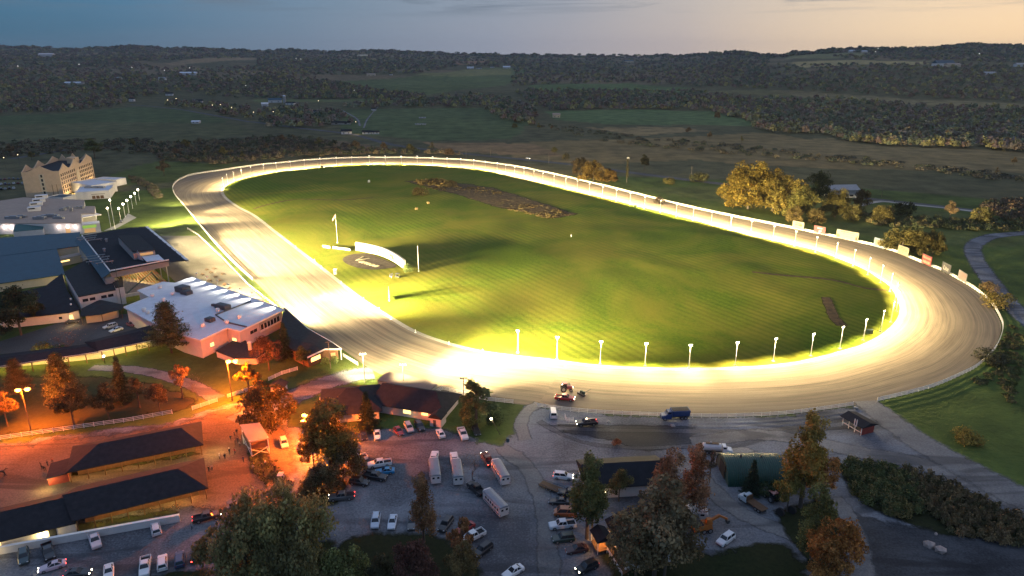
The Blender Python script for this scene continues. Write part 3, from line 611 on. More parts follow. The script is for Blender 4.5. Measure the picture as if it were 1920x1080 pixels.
def tree_proto(kind, h, rad, n, size, seed):
    rng = np.random.default_rng(seed); tb = MB(); droop = 0
    bark = M['bark']; crown_z = .3
    if kind == 'bare':
        t = MB(); branches(t, Vector((0,0,0)), Vector((.03,.02,1)).normalized(), h*.36, h*.018, 4, rng); tb = t; P = None
        pts = rng.normal(size=(n, 3))*np.array([rad*.42, rad*.42, h*.16])+np.array([0,0,h*.68]); P = pts; d = pts*0+np.array([0,0,1]); k = rng.integers(0, 9, n)
    elif kind in ('pine', 'spruce'):
        tb.tube((0,0,0), (0,0,h*.97), h*.017, h*.004, 7); P = []; d = []; k = []
        nl = 15 if kind == 'pine' else 22
        for i in range(nl):
            t = i/(nl-1); z = h*(.16+.80*t) if kind == 'pine' else h*(.07+.90*t)
            rr = rad*((1-t)**.75*.9+.14)*(.75+.5*rng.random()) if kind == 'pine' else rad*((1-t)*.95+.05)
            nb = 7 if kind == 'pine' else 11
            for j in range(nb):
                an = 2*math.pi*(j/nb+rng.random()*.12+i*.37); L = rr*(.7+.5*rng.random()); up = .28 if kind == 'pine' else -.22
                tip = Vector((math.cos(an)*L, math.sin(an)*L, z+up*L)); tb.tube((0,0,z), tip, h*.004+.02, .015, 3, cap=False)
                m = max(6, int(n/(nl*nb)*(rr/rad+.35)*1.6)); u = rng.random(m)**.7
                q = np.stack([tip.x*u, tip.y*u, z+up*L*u], -1)+rng.normal(size=(m, 3))*np.array([.11,.11,.045])*rad*(.5 if kind == 'spruce' else .8)
                P.append(q); d.append(np.tile([math.cos(an)*.3, math.sin(an)*.3, .8], (m, 1))); k += [i*3+j]*m
        P = np.concatenate(P); d = np.concatenate(d); k = np.array(k)
    else:
        lobes = []
        if kind == 'column': spec = [(0, 0, .30+.64*i/6, .52*(1-.5*abs(i/6-.35)), .17) for i in range(7)]
        elif kind == 'willow': spec = [(.0,.0,.74,.55,.24),(.42,.1,.62,.45,.22),(-.4,.2,.63,.46,.22),(.1,-.45,.6,.46,.22),(-.1,.45,.6,.44,.22),(.55,-.4,.44,.36,.2),(-.55,-.35,.44,.36,.2),(.5,.5,.42,.34,.2),(-.5,.55,.42,.34,.2),(.1,-.7,.36,.33,.18),(.7,.1,.2,.3,.16),(-.7,-.1,.2,.3,.16),(.3,-.65,.17,.3,.14),(-.35,-.6,.17,.3,.14),(.2,.7,.18,.3,.14),(-.3,.65,.18,.3,.14)]
        elif kind == 'full': spec = [(0,0,.72,.6,.26),(.48,.05,.56,.5,.24),(-.45,.22,.58,.5,.24),(.05,-.5,.52,.5,.24),(.0,.5,.54,.48,.22),(.5,-.45,.28,.42,.22),(-.5,-.4,.28,.44,.22),(.55,.4,.27,.42,.2),(-.5,.45,.26,.42,.2),(0,-.65,.2,.4,.18),(.7,0,.2,.36,.16),(-.7,0,.2,.36,.16)]
        elif kind == 'shrub': spec = [(0,0,.55,.6,.42),(.5,.1,.4,.5,.36),(-.45,.2,.42,.5,.36),(.05,-.5,.4,.5,.34)]
        elif kind == 'thin': spec = [(0,0,.8,.36,.17),(.35,.1,.64,.36,.13),(-.38,.1,.6,.36,.13),(.0,-.4,.52,.36,.12),(.1,.42,.5,.36,.12)]
        else: spec = [(0,0,.74,.58,.24),(.5,.05,.60,.48,.19),(-.45,.22,.62,.48,.2),(.05,-.5,.56,.48,.19),(.0,.5,.58,.46,.19),(.4,-.42,.42,.38,.14),(-.45,-.35,.44,.4,.15),(-.1,.1,.9,.34,.11)]
        for x, y, z, r, v in spec:
            j = rng.normal(size=3)*.07; lobes.append((rad*(x+j[0]), rad*(y+j[1]), h*(z+j[2]*.4), rad*r*(.85+.3*rng.random()), h*v*(.85+.3*rng.random())))
        if kind != 'shrub':                                           # clumps of foliage riding on the big boughs, with gaps between
            big = lobes; lobes = [(l[0], l[1], l[2], l[3]*.62, l[4]*.62) for l in big]
            for l in big:
                for _ in range(7 if kind != 'thin' else 4):
                    v = rng.normal(size=3); v /= np.linalg.norm(v); v[2] = abs(v[2])*1.0-.25; e = .26+.2*rng.random()
                    lobes.append((l[0]+v[0]*l[3]*.82, l[1]+v[1]*l[3]*.82, l[2]+v[2]*l[4]*.9, l[3]*e, l[4]*e*(1.5 if kind == 'willow' else 1.0)))
        for _ in range(16 if kind != 'shrub' else 7):               # small outliers break the outline
            l = lobes[rng.integers(len(lobes))]; v = rng.normal(size=3); v /= np.linalg.norm(v)
            lobes.append((l[0]+v[0]*l[3]*.95, l[1]+v[1]*l[3]*.95, l[2]+abs(v[2])*l[4]*.95, l[3]*.36, l[4]*.40))
        P, d, k = lobes_points(lobes, n, rng, .25 if kind == 'thin' else .5)
        if kind == 'willow': droop = .75
        if kind != 'shrub': limbs(tb, (0,0,0), (0,0,h*.66), h*.022, [l[:3] for l in lobes[:8]], rng)
        else: [tb.tube((0,0,0), l[:3], .06, .02, 4) for l in lobes[:4]]
    P = np.asarray(P); P[:, 2] = np.maximum(P[:, 2], size*.8)
    v = leaf_quads(P, size, rng, droop, d); me = arr_mesh('crown', v, 4, M['leaf'], leaf_cols(len(P), rng, np.asarray(k)))
    t = tb.build('trunk', bark); tm = t.data; bpy.data.objects.remove(t)
    return me, tm, h
def reg(name, kind, h, rad, n, size, seed): PROTO[name] = tree_proto(kind, h, rad, int(n*1.35), size*.60, seed)
reg('oak', 'oak', 14, 6.2, 7000, .34, 1); reg('oak2', 'oak', 14, 6.0, 6500, .36, 2); reg('column', 'column', 19, 7.5, 7500, .34, 3)
reg('willow', 'willow', 19, 10.5, 15000, .46, 4); reg('willow2', 'willow', 16, 8.5, 9000, .48, 14)
reg('pine', 'pine', 20, 7.0, 9000, .36, 5); reg('spruce', 'spruce', 15, 3.8, 7000, .28, 6); reg('thin', 'thin', 10, 4.2, 1500, .30, 7); reg('thin2', 'thin', 11, 3.4, 2600, .30, 17)
reg('bare', 'bare', 9, 4.5, 260, .2, 8); reg('shrub', 'shrub', 3.2, 2.4, 1500, .24, 9); reg('bushy', 'full', 10, 5.4, 6500, .36, 10); reg('full', 'full', 16, 8.5, 12000, .42, 31); reg('full2', 'full', 14, 7.0, 9000, .40, 32)
TREECOL = {}
def tree(kind, base, hpx=None, h=None, wide=1.0, col=(.05,.07,.025), name='tree', label='', cat='tree', group=None, rot=None, pale=False, z=None):
    me, tm, h0 = PROTO[kind]
    if isinstance(base, Vector): b = base
    else: b = G(*base)
    if h is None: h = h0
    s = h/h0; r = random.random()*6.28 if rot is None else rot
    o = empty(name, (b.x, b.y, b.z), label, cat, group, r)
    o.scale = (s*wide, s*wide, s)
    c = bpy.data.objects.new('crown', me); C.objects.link(c); c.parent = o; c.color = (*[min(.5, q*2.5) for q in col], 1)
    if tm is not None:
        t = bpy.data.objects.new('trunk', tm); C.objects.link(t); t.parent = o
    return o
def hpx(base, top):                         # height of a thing whose foot and top are seen there
    q = G(*base); lo, hi = 0, 80
    for _ in range(40):
        m = (lo+hi)/2; a = q.y*CP+(H-m)*SP; b = (H-m)*CP-q.y*SP
        if 540+F*b/a > top: lo = m
        else: hi = m
    return lo
YEL = (.135,.095,.020); ORA = (.150,.070,.020); OLI = (.068,.060,.022); DGR = (.022,.032,.015); GRN = (.045,.060,.020); BRN = (.070,.048,.028); RED = (.085,.035,.022); TAN = (.105,.080,.038)
TR = [  # kind, foot, top y, width factor, colour, name, label
 ('pine',(322,662),566,1.15,(.038,.045,.022),'pine_tree','tall shaggy pine in front of the white flat roof'),
 ('oak',(505,694),628,.95,(.035,.022,.016),'tree','dark russet round tree beside the paddock roof'),
 ('spruce',(537,672),604,1.1,DGR,'spruce_tree','dark spruce at the corner of the paddock roof'),
 ('oak2',(570,688),650,.95,DGR,'tree','dark low tree under the paddock roof edge'),
 ('bushy',(610,684),668,.8,(.06,.085,.03),'bush','bright green bush below the paddock eave'),
 ('bushy',(628,682),664,.65,(.06,.08,.03),'bush','green bush by the short white fence'),
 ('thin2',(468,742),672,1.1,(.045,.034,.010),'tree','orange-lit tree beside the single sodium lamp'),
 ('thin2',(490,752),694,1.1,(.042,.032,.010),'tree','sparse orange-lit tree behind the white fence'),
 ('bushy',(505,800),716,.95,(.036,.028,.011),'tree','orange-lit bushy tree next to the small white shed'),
 ('thin2',(478,775),722,1.2,(.07,.055,.022),'tree','half bare tree between white fence and shed'),
 ('thin',(343,748),676,.9,(.10,.06,.025),'tree','thin reddish tree on the dirt path lawn'),
 ('bare',(370,752),700,.7,(.06,.05,.03),'bare_tree','leafless little tree beside the dirt path'),
 ('spruce',(232,752),668,1.05,(.028,.036,.018),'spruce_tree','narrow dark spruce with bare pale trunk on the lawn'),
 ('thin2',(262,765),700,1.3,(.05,.045,.022),'tree','straggly tree beside the narrow spruce'),
 ('pine',(125,768),662,.85,(.030,.034,.018),'pine_tree','dark pine in front of the lit walkway'),
 ('pine',(40,748),672,.85,(.034,.032,.018),'pine_tree','dark pine beside the twin sodium lamp'),
 ('oak',(140,800),720,1.0,(.030,.030,.016),'tree','dark spreading tree on the lawn above the white fence'),
 ('oak2',(205,786),722,.9,(.032,.030,.016),'tree','dark tree on the lawn, between spruce and white fence'),
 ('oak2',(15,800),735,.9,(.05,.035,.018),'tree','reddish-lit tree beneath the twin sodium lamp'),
 ('oak',(300,772),716,.8,(.045,.034,.018),'tree','brown tree on the lawn near the white fence end'),
 ('oak',(40,628),536,1.1,(.022,.030,.015),'tree','large dark tree before the low dark roofs'),
 ('oak2',(-12,655),560,1.2,(.016,.022,.012),'tree','near-black tree at the frame edge by the asphalt drive'),
 ('oak2',(70,605),560,.9,(.022,.028,.015),'tree','dark tree against the low white wall'),
 ('bare',(132,668),610,1.1,(.09,.05,.035),'bare_tree','bare reddish tree behind the covered walkway'),
 ('shrub',(84,665),640,.8,(.06,.06,.02),'shrub','upright yellow-green shrub behind the walkway'),
 ('shrub',(112,664),645,1.0,DGR,'shrub','dark shrub behind the walkway'),
 ('column',(622,888),764,1.55,(.080,.060,.017),'tree','big yellow-brown tree next to the sodium lamp'),
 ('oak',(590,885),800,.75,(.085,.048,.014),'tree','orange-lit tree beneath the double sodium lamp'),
 ('bushy',(655,890),822,.8,(.055,.045,.022),'tree','brown bushy tree over the white pickups'),
 ('bushy',(600,930),866,.9,(.048,.042,.022),'tree','brown thicket above the grey pickup with lights'),
 ('willow',(535,1062),912,.98,(.105,.098,.040),'willow_tree','huge drooping willow over the parking lot'),
 ('willow2',(468,1100),960,.92,(.080,.076,.034),'willow_tree','broad willow at the lower frame edge'),
 ('willow2',(560,1120),1000,.9,(.062,.060,.028),'willow_tree','dark willow beneath the huge willow'),
 ('bushy',(648,1110),1020,.8,(.062,.072,.028),'tree','light green bushy tree right of the willows'),
 ('column',(795,1018),900,.85,(.085,.052,.026),'tree','rusty thin tree with visible trunk by the parked cars'),
 ('thin2',(868,1058),962,1.0,(.10,.05,.022),'tree','rust-orange tree over the white pickup'),
 ('oak2',(868,1105),1020,.85,(.066,.05,.022),'tree','brown tree at the lot corner'),
 ('oak',(780,1112),1010,.9,(.040,.022,.018),'tree','dark maroon tree on the shaded grass'),
 ('oak2',(720,1120),1040,.8,(.026,.026,.014),'tree','dark tree on the shaded grass beside the maroon one'),
 ('bare',(886,905),846,.9,(.07,.05,.04),'bare_tree','leafless tree between two horse trailers'),
 ('bare',(715,862),832,.8,(.06,.04,.04),'bare_tree','leafless shrub behind the white pickups'),
 ('spruce',(690,805),734,1.25,(.018,.024,.013),'spruce_tree','dark evergreen at the clubhouse porch'),
 ('oak2',(632,800),768,.9,(.05,.038,.022),'tree','brown tree in front of the hip roof'),
 ('thin2',(893,800),704,1.5,(.048,.055,.022),'tree','open leafy tree against the glowing track'),
 ('bushy',(880,795),752,.9,(.05,.062,.024),'tree','green tree beneath the open leafy tree'),
 ('shrub',(925,795),772,.9,DGR,'shrub','dark shrub by the white rail fence'),
 ('column',(1100,1010),868,1.0,(.052,.058,.022),'tree','tall olive tree beside the dark shed'),
 ('oak',(1110,1000),900,.7,(.06,.062,.024),'tree','olive tree over the orange van'),
 ('oak2',(1226,1085),905,.95,(.080,.064,.036),'tree','large olive-brown tree over the house roof'),
 ('column',(1250,985),856,.95,(.105,.060,.032),'tree','tall rusty tree at the shed end'),
 ('column',(1298,968),846,.95,(.115,.062,.032),'tree','tall red-brown tree beside the gravel track'),
 ('oak2',(1245,1085),945,.95,(.078,.060,.032),'tree','wide brown tree beside the orange digger'),
 ('oak2',(1190,1105),985,.95,(.078,.062,.032),'tree','brown tree below the house'),
 ('oak',(1160,940),880,.8,(.05,.052,.022),'tree','olive tree in front of the dark shed wall'),
 ('thin2',(1330,905),838,.7,(.06,.045,.03),'tree','thin brown tree beside the sand patch'),
 ('column',(1500,952),792,1.05,(.120,.086,.022),'tree','tall golden tree behind the green hut'),
 ('oak',(1525,935),838,.85,(.14,.07,.024),'tree','orange tree next to the golden one'),
 ('oak2',(1475,960),880,.75,(.085,.075,.022),'tree','yellow-green tree at the hut corner'),
 ('column',(1520,1048),920,.95,(.068,.066,.024),'tree','olive-gold tree in the middle of the row'),
 ('oak',(1555,1090),968,.85,(.150,.068,.020),'tree','bright orange tree at the gravel track'),
 ('oak2',(1545,1120),1020,.8,(.12,.062,.02),'tree','orange-brown tree at the lower frame edge'),
 ('spruce',(1408,926),862,1.15,(.016,.024,.014),'spruce_tree','dark spruce in front of the green hut'),
 ('shrub',(1448,930),905,1.2,DGR,'shrub','dark shrub by the hut wall'),
 ('shrub',(1500,900),880,1.0,(.10,.05,.02),'shrub','reddish shrub between hut and golden tree'),
 ('full',(1402,392),297,1.05,(.160,.115,.024),'tree','big golden round tree beyond the backstretch'),
 ('full2',(1448,396),312,1.05,(.145,.108,.026),'tree','golden tree beside the big golden one'),
 ('bushy',(1470,400),322,1.0,(.135,.105,.028),'tree','smaller golden tree between the big ones and the billboards'),
 ('full2',(1532,378),316,.8,(.050,.060,.022),'tree','dark green round tree beside the golden trees'),
 ('full2',(1500,412),346,.9,(.11,.10,.03),'tree','yellow-green tree behind the cream billboard'),
 ('full',(1565,407),350,.85,(.105,.09,.028),'tree','yellowish tree in front of the grey barn roof'),
 ('bushy',(1530,420),386,.9,(.09,.07,.028),'tree','tan bushy tree behind the red billboard'),
 ('bushy',(1490,418),382,.9,(.10,.075,.028),'tree','tan bushy tree behind the first billboard'),
 ('bushy',(1600,415),378,1.0,(.085,.075,.028),'tree','olive bush in the hedge by the pale strip'),
 ('bushy',(1655,418),380,1.0,(.10,.085,.03),'tree','yellow bush in the hedge by the pale strip'),
 ('bushy',(1615,388),350,.7,(.10,.07,.03),'tree','tan tree beside the highway pole'),
 ('shrub',(1690,405),378,1.2,DGR,'shrub','little dark fir-like shrub by the pale strip'),
 ('bushy',(1690,474),420,1.15,(.095,.082,.028),'tree','rounded yellow-olive tree behind the blue billboard'),
 ('full2',(1722,478),428,.9,(.085,.072,.026),'tree','olive tree behind the plain cream billboard'),
 ('full',(1748,477),430,.8,(.095,.08,.028),'tree','yellow-olive tree beside the loop road'),
 ('full2',(1112,342),298,1.15,(.150,.100,.028),'tree','golden tree outside the backstretch rail'),
 ('bushy',(1142,342),312,1.0,(.14,.09,.028),'tree','golden bush next to the vine-covered pole'),
 ('bushy',(1090,330),290,.9,(.08,.06,.03),'tree','brown tree behind the golden backstretch tree'),
 ('oak2',(1208,320),290,.8,(.055,.052,.024),'tree','dark tree beside the highway beyond the backstretch'),
 ('shrub',(1256,345),332,1.3,(.10,.09,.03),'shrub','small yellow shrub in the backstretch field'),
 ('shrub',(1310,340),322,1.3,(.07,.07,.03),'shrub','green shrub by the highway'),
 ('shrub',(1866,572),548,1.6,(.11,.085,.025),'shrub','yellow shrub beside the loop road'),
 ('shrub',(1852,545),528,1.2,(.085,.06,.028),'shrub','brown shrub outside the rail by the last billboard'),
 ('oak2',(308,330),300,1.0,(.055,.045,.028),'tree','brown tree in the field beyond the hotel'),
 ('oak2',(178,296),260,1.2,(.045,.052,.024),'tree','dark round tree behind the hotel'),
 ('shrub',(1235,382),368,1.0,(.05,.04,.03),'shrub','small shrub right outside the backstretch rail'),
 ('shrub',(786,367),350,1.2,(.085,.065,.025),'shrub','round tan bush standing in the infield'),
 ('shrub',(1860,680),655,1.4,(.035,.035,.02),'shrub','dark shrub below the far end of the rail'),
 ('shrub',(1815,828),808,1.7,(.11,.08,.02),'shrub','yellow shrub on the green slope'),
]
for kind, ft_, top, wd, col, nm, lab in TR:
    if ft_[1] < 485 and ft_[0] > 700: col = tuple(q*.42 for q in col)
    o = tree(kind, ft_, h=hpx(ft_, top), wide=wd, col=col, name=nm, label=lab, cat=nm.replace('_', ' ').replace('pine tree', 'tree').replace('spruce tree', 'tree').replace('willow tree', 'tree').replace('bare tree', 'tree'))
    if 'infield' in lab and 'field' != lab[-5:]: o.location.z = on_infield(o.location.x, o.location.y)-.05
# ---- clumps of loose cover: hedge, reeds, scrub (nobody could count the stems)
def mass(name, label, centres, hts, rads, per, size, cols, rng, kind='stuff', tall=.0):
    n = len(centres); k = np.repeat(np.arange(n), per); d = rng.normal(size=(n*per, 3)); d /= np.linalg.norm(d, axis=1)[:, None]
    d[:, 2] = np.abs(d[:, 2])*.95-.15; r = (.55+.45*rng.random((n*per, 1))); r *= 1+.2*np.sin(d[:, :1]*8+k[:, None])
    P = centres[k]+d*r*np.stack([rads[k], rads[k], hts[k]*.62], -1); P[:, 2] += hts[k]*.36
    sz = (size[k] if isinstance(size, np.ndarray) else np.full(n*per, size))[:, None]
    a = rng.normal(size=(n*per, 3))*.7+d; a[:, 2] = np.abs(a[:, 2])*(1-tall)+.1; a /= np.linalg.norm(a, axis=1)[:, None]
    t = rng.normal(size=(n*per, 3))*(1-tall*.6)+np.array([0,0,1.0])*tall*1.5; t -= a*(t*a).sum(1)[:, None]; t /= np.linalg.norm(t, axis=1)[:, None]; b = np.cross(a, t)
    s = sz*(.6+.8*rng.random((n*per, 1))); w = .5+.4*rng.random((n*per, 1))
    q = np.stack([P-t*s, P+b*s*w-t*s*.1, P+t*s, P-b*s*w+t*s*.1], 1).reshape(-1, 3)
    c = cols[k]*3.7*(.85+.3*rng.random((n*per, 1))); me = arr_mesh(name, q, 4, M['wood'], np.repeat(c, 4, 0))
    o = bpy.data.objects.new(name, me); C.objects.link(o); return tag(o, label, name.replace('_', ' ') if kind != 'stuff' else None, None, kind)
def fill_px(poly, n, rng, far=False):       # random spots on the ground inside an outline
    if max(q[1] for q in poly) < 330: k0 = len(poly); poly = [({0: -190, 1920: 2110}.get(q[0], q[0]), q[1]) for q in poly]; n = int(n*1.09)
    p = np.array(poly, float); lo, hi = p.min(0), p.max(0); x = rng.uniform(lo[0], hi[0], n*6); y = rng.uniform(lo[1], hi[1], n*6)
    m = inpoly(x, y, poly); x, y = x[m][:n], y[m][:n]
    gx, gy, gz, ok = GT(x, y); return np.stack([gx, gy, gz], -1)[ok]
def pal(cs, n, rng, patchy=None):
    cs = np.array(cs, float); k = rng.integers(0, len(cs), n)
    if patchy is not None: k = (patchy*len(cs)).astype(int) % len(cs)
    return cs[k]*(.75+.5*rng.random((n, 1)))
rg = np.random.default_rng(21)
def cover(name, label, poly, n, h, r, per, size, cs, tall=0.0):
    P = fill_px(poly, n, rg); m = len(P); hh = rg.uniform(h[0], h[1], m); rr = rg.uniform(r[0], r[1], m)
    mass(name, label, P, hh, rr, per, size, pal(cs, m, rg)*.62, rg, 'stuff', tall)
cover('hedge_growth', 'tangled green hedge growth on the bank above the dark yard', [(1562,872),(1600,868),(1680,876),(1720,905),(1730,965),(1690,975),(1625,955),(1590,915)], 240, (1.0,3.6), (.6,1.6), 120, .19, [(.040,.046,.018),(.055,.052,.02),(.03,.036,.016),(.075,.06,.024)])
cover('reeds', 'brown reeds and weeds along the gravel road', [(1680,876),(1720,885),(1800,918),(1920,975),(1990,1010),(1990,1040),(1860,1020),(1790,1010),(1730,950)], 420, (1.4,3.0), (.5,1.1), 90, .20, [(.075,.055,.03),(.06,.046,.024),(.045,.04,.02),(.095,.068,.034)], .7)
cover('weeds', 'weedy growth round the wooden stand', [(455,848),(500,842),(522,872),(536,900),(498,910),(476,888)], 70, (.4,1.0), (.4,.8), 50, .16, [(.05,.05,.02),(.03,.035,.015)])
cover('weeds', 'low weeds along the outer rail of the near turn', [(1878,640),(1895,600),(1925,640),(1900,760),(1870,720),(1820,720),(1860,690)], 130, (.5,1.4), (.8,1.8), 60, .3, [(.035,.04,.016),(.05,.045,.02)])
cover('marsh_growth', 'tan marsh growth in the middle of the infield', [(775,340),(820,337),(862,344),(858,352),(790,348)], 120, (1.0,2.2), (1.2,2.4), 60, .45, [(.075,.052,.018),(.06,.042,.016),(.08,.06,.022)], .6)
cover('marsh_growth', 'flattened dry marsh growth across the infield', [(800,352),(900,352),(960,366),(1080,404),(1030,410),(960,396),(880,374)], 480, (.25,.9), (1.0,2.6), 40, .42, [(.06,.044,.017),(.04,.03,.013),(.03,.024,.012)], .4)
# hedgerow and brush between the track and the highway: many bushes running together
cover('brush', 'grey-brown brush beyond the far turn', [(440,262),(560,258),(700,280),(830,288),(880,292),(700,291),(560,296),(480,304),(400,310),(300,300),(270,275)], 700, (3,8), (2.5,5), 60, .75, [(.050,.042,.032),(.040,.044,.026),(.06,.05,.036),(.034,.038,.022),(.075,.06,.035)])
cover('brush', 'dark brush between hotel fields and far turn', [(0,270),(160,262),(300,262),(300,292),(200,284),(120,290),(0,310)], 420, (2,6), (2.5,5), 50, .75, [(.040,.038,.028),(.034,.038,.024),(.05,.042,.03)])
cover('brush', 'marsh brush across the low meadow', [(1000,235),(1100,262),(1300,285),(1500,300),(1700,318),(1920,345),(1920,330),(1640,300),(1400,275),(1180,255),(1040,232)], 260, (2,5), (3,6), 44, .9, [(.045,.042,.03),(.034,.038,.024),(.055,.046,.03)])
cover('brush', 'hedge running beside the pale strip', [(1590,400),(1700,410),(1840,415),(1920,418),(1920,436),(1800,432),(1640,424)], 260, (2,4.5), (1.8,3.5), 60, .5, [(.040,.045,.020),(.03,.035,.018),(.06,.05,.024)])
cover('brush', 'brown brush past the highway bend', [(1830,385),(1920,375),(1920,420),(1850,405)], 130, (2.5,6), (2,4), 60, .6, [(.06,.045,.03),(.045,.042,.024),(.08,.05,.03)])
cover('brush', 'hedge along the walk to the hotel annex', [(240,330),(262,335),(290,350),(306,372),(296,376),(275,352),(250,342)], 110, (1.5,3.2), (1.5,2.6), 60, .45, [(.06,.05,.035),(.05,.05,.03)])
# ---- woods: each one a far-off mass
WOODS = [
 ('woodland','dark autumn wood filling the hills behind the hotel',[(0,112),(200,108),(300,128),(480,126),(600,142),(480,150),(490,184),(440,186),(330,172),(250,186),(245,198),(120,211),(0,222)], 2600),
 ('woodland','wood on the skyline hills above the hotel',[(0,92),(140,96),(260,92),(480,100),(560,102),(480,108),(300,114),(0,114)], 1100),
 ('woodland','long dark wood beyond the farm pasture',[(480,142),(600,150),(690,166),(800,182),(790,186),(480,186)], 900),
 ('woodland','blue-green wooded hills in the far distance',[(480,98),(700,98),(960,105),(960,126),(870,124),(780,138),(600,142),(480,128)], 1300),
 ('woodland','bushy tree belt behind the pasture lane',[(700,188),(900,178),(960,188),(1010,208),(1000,236),(940,224),(900,202),(640,204)], 420),
 ('woodland','broad wood below the distant ridge',[(960,106),(1200,108),(1300,106),(1440,108),(1440,168),(1290,162),(1180,156),(990,160),(960,164)], 1700),
 ('woodland','brown wood between the two green pastures',[(965,172),(1000,170),(1300,172),(1400,186),(1440,192),(1440,236),(1400,228),(1330,208),(1200,205),(1020,208),(990,190)], 1100),
 ('woodland','wood across the slope under the hilltop houses',[(1440,122),(1560,122),(1740,120),(1920,126),(1920,202),(1750,186),(1560,174),(1440,166)], 1500),
 ('woodland','mixed olive wood beside the low meadow',[(1400,196),(1440,184),(1560,186),(1700,198),(1920,214),(1920,300),(1840,280),(1700,276),(1600,270),(1540,252),(1440,250),(1400,236)], 1900),
 ('woodland','tree line along the hilltop',[(1476,97),(1560,93),(1650,92),(1660,97),(1560,99),(1480,101)], 160),
 ('woodland','wooded shoulder of the evening hill',[(1560,106),(1660,100),(1800,90),(1920,88),(1920,124),(1740,114),(1600,112)], 900),
 ('woodland','trees round the barnyard with the silo',[(490,206),(560,200),(640,214),(660,234),(600,240),(500,240),(480,222)], 150),
 ('woodland','trees by the houses along the farm road',[(320,190),(400,196),(470,206),(470,226),(380,208),(310,200)], 110)]
PALW = [(.052,.044,.036),(.042,.046,.030),(.062,.046,.034),(.034,.042,.026),(.072,.058,.036),(.046,.050,.030),(.058,.040,.032),(.080,.072,.030)]
rw = np.random.default_rng(5)
for nm, lab, poly, n in WOODS:
    P = fill_px(poly, n, rw); m = len(P); r = np.hypot(P[:, 0], P[:, 1]); g = np.clip(r/2600, .8, 4.0)**.75
    hh = rw.uniform(8, 15, m)*g**.35; rr = rw.uniform(4, 7.5, m)*g
    pt = fbm(P[:, 0], P[:, 1], 120, 8)*1.4+rw.random(m)*.5
    cols = pal(PALW, m, rw, pt); f = fade(2500, 9000, r)[:, None]; cols = cols*(1-.25*f)+np.array([.03,.045,.06])*.25*f  # far crowns drift to blue: distance haze put into the colour
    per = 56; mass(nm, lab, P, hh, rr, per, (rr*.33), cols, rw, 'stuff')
rp = [(x, y+.6) for x, y in zip(SKY_X, SKY_Y) if 0 <= x <= 1920]; WR = rp+[(x, y+5) for x, y in reversed(rp)]
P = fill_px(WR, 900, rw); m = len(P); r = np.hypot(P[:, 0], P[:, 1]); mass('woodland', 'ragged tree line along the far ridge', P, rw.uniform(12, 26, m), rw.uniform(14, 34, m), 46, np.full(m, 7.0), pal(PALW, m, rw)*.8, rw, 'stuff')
# single trees that stand out of the brush
rt = random.Random(11); KT = ['dusky field tree','grey field tree','olive field tree']
spots = [(455,300),(420,296),(500,282),(530,268),(598,276),(632,290),(668,282),(720,284),(770,288),(810,286),(842,292),(388,286),(350,280),(330,292),(560,290),(250,276),(1060,300),(1040,290),(1290,252),(1330,262),(1390,270),(1480,252),(1345,222),(1010,246),(1035,244),(965,240),(1880,290),(1900,310),(1868,330),(1780,412),(1840,420),(60,300),(20,290)]
for i, sp in enumerate(spots):
    x, y, zz, _ = GT(np.array([sp[0]]), np.array([sp[1]])); b = Vector((float(x[0]), float(y[0]), float(zz[0])-.1)); c = rt.choice([BRN, OLI, (.055,.05,.03), (.06,.055,.022), (.075,.055,.03)])
    tree(rt.choice(['oak','oak2','bushy','thin2']), b, h=rt.uniform(8, 13), wide=rt.uniform(.8, 1.15), col=c, name='field_tree', label='dusky autumn tree standing in the brush of the far meadows', cat='tree', group='field trees in the brush beyond the track')
# ================================================================ buildings
M['shingle'] = mat('dark asphalt shingle', (.020,.022,.027), .9, .35, .8, bmp=.3, spec=.2)
M['shingle2'] = mat('grey green shingle', (.026,.030,.032), .9, .3, .8, bmp=.3, spec=.2)
M['white_wall'] = mat('white painted wall', (.60,.58,.57), .8, .1, .6)
M['cream'] = mat('cream stucco', (.58,.47,.33), .85, .1, .5)
M['tan_wall'] = mat('tan stucco', (.60,.43,.28), .85, .1, .4)
M['pink_wall'] = mat('pale siding', (.52,.47,.47), .8, .1, .6)
M['tan_roof'] = mat('tan flat roof membrane', (.33,.25,.195), .9, .14, .25)
M['white_roof'] = mat('white flat roof membrane', (.55,.58,.64), .7, .12, .3)
M['beige_roof'] = mat('beige flat roof membrane', (.17,.15,.12), .85, .12, .3)
M['blue_roof'] = mat('blue metal roof', (.010,.052,.082), .6, .25, .4)
M['teal_roof'] = mat('teal metal awning', (.012,.075,.072), .5, .2, .5)
M['green_metal'] = mat('green corrugated steel', (.008,.052,.036), .5, .25, .6)
M['dark_roof'] = mat('tarred flat roof', (.014,.017,.022), .85, .35, .4, spec=.2)
M['glass'] = mat('dark window glass', (.02,.024,.03), .12, .1, 1)
M['lit_glass'] = emis('lit window', (1,.66,.22), 2.6, (.3,.2,.1)); M['dim_glass'] = emis('dim lit window', (1,.55,.2), .5, (.2,.15,.1))
M['brown_wood'] = mat('brown boards', (.13,.07,.035), .85, .3, 1.5); M['red_wood'] = mat('red barn boards', (.27,.045,.03), .85, .25, 1.2)
M['white_trim'] = mat('white trim', (.72,.70,.67), .6, .06, 1); M['grey_metal'] = mat('grey sheet metal', (.26,.27,.28), .5, .2, 1, metal=.3)
M['green_steel'] = mat('green painted steel', (.03,.065,.05), .5, .2, 1); M['grey_panel'] = mat('grey wall panel', (.28,.28,.27), .8, .15, .6)
def V2(v): return Vector((v.x, v.y, 0))
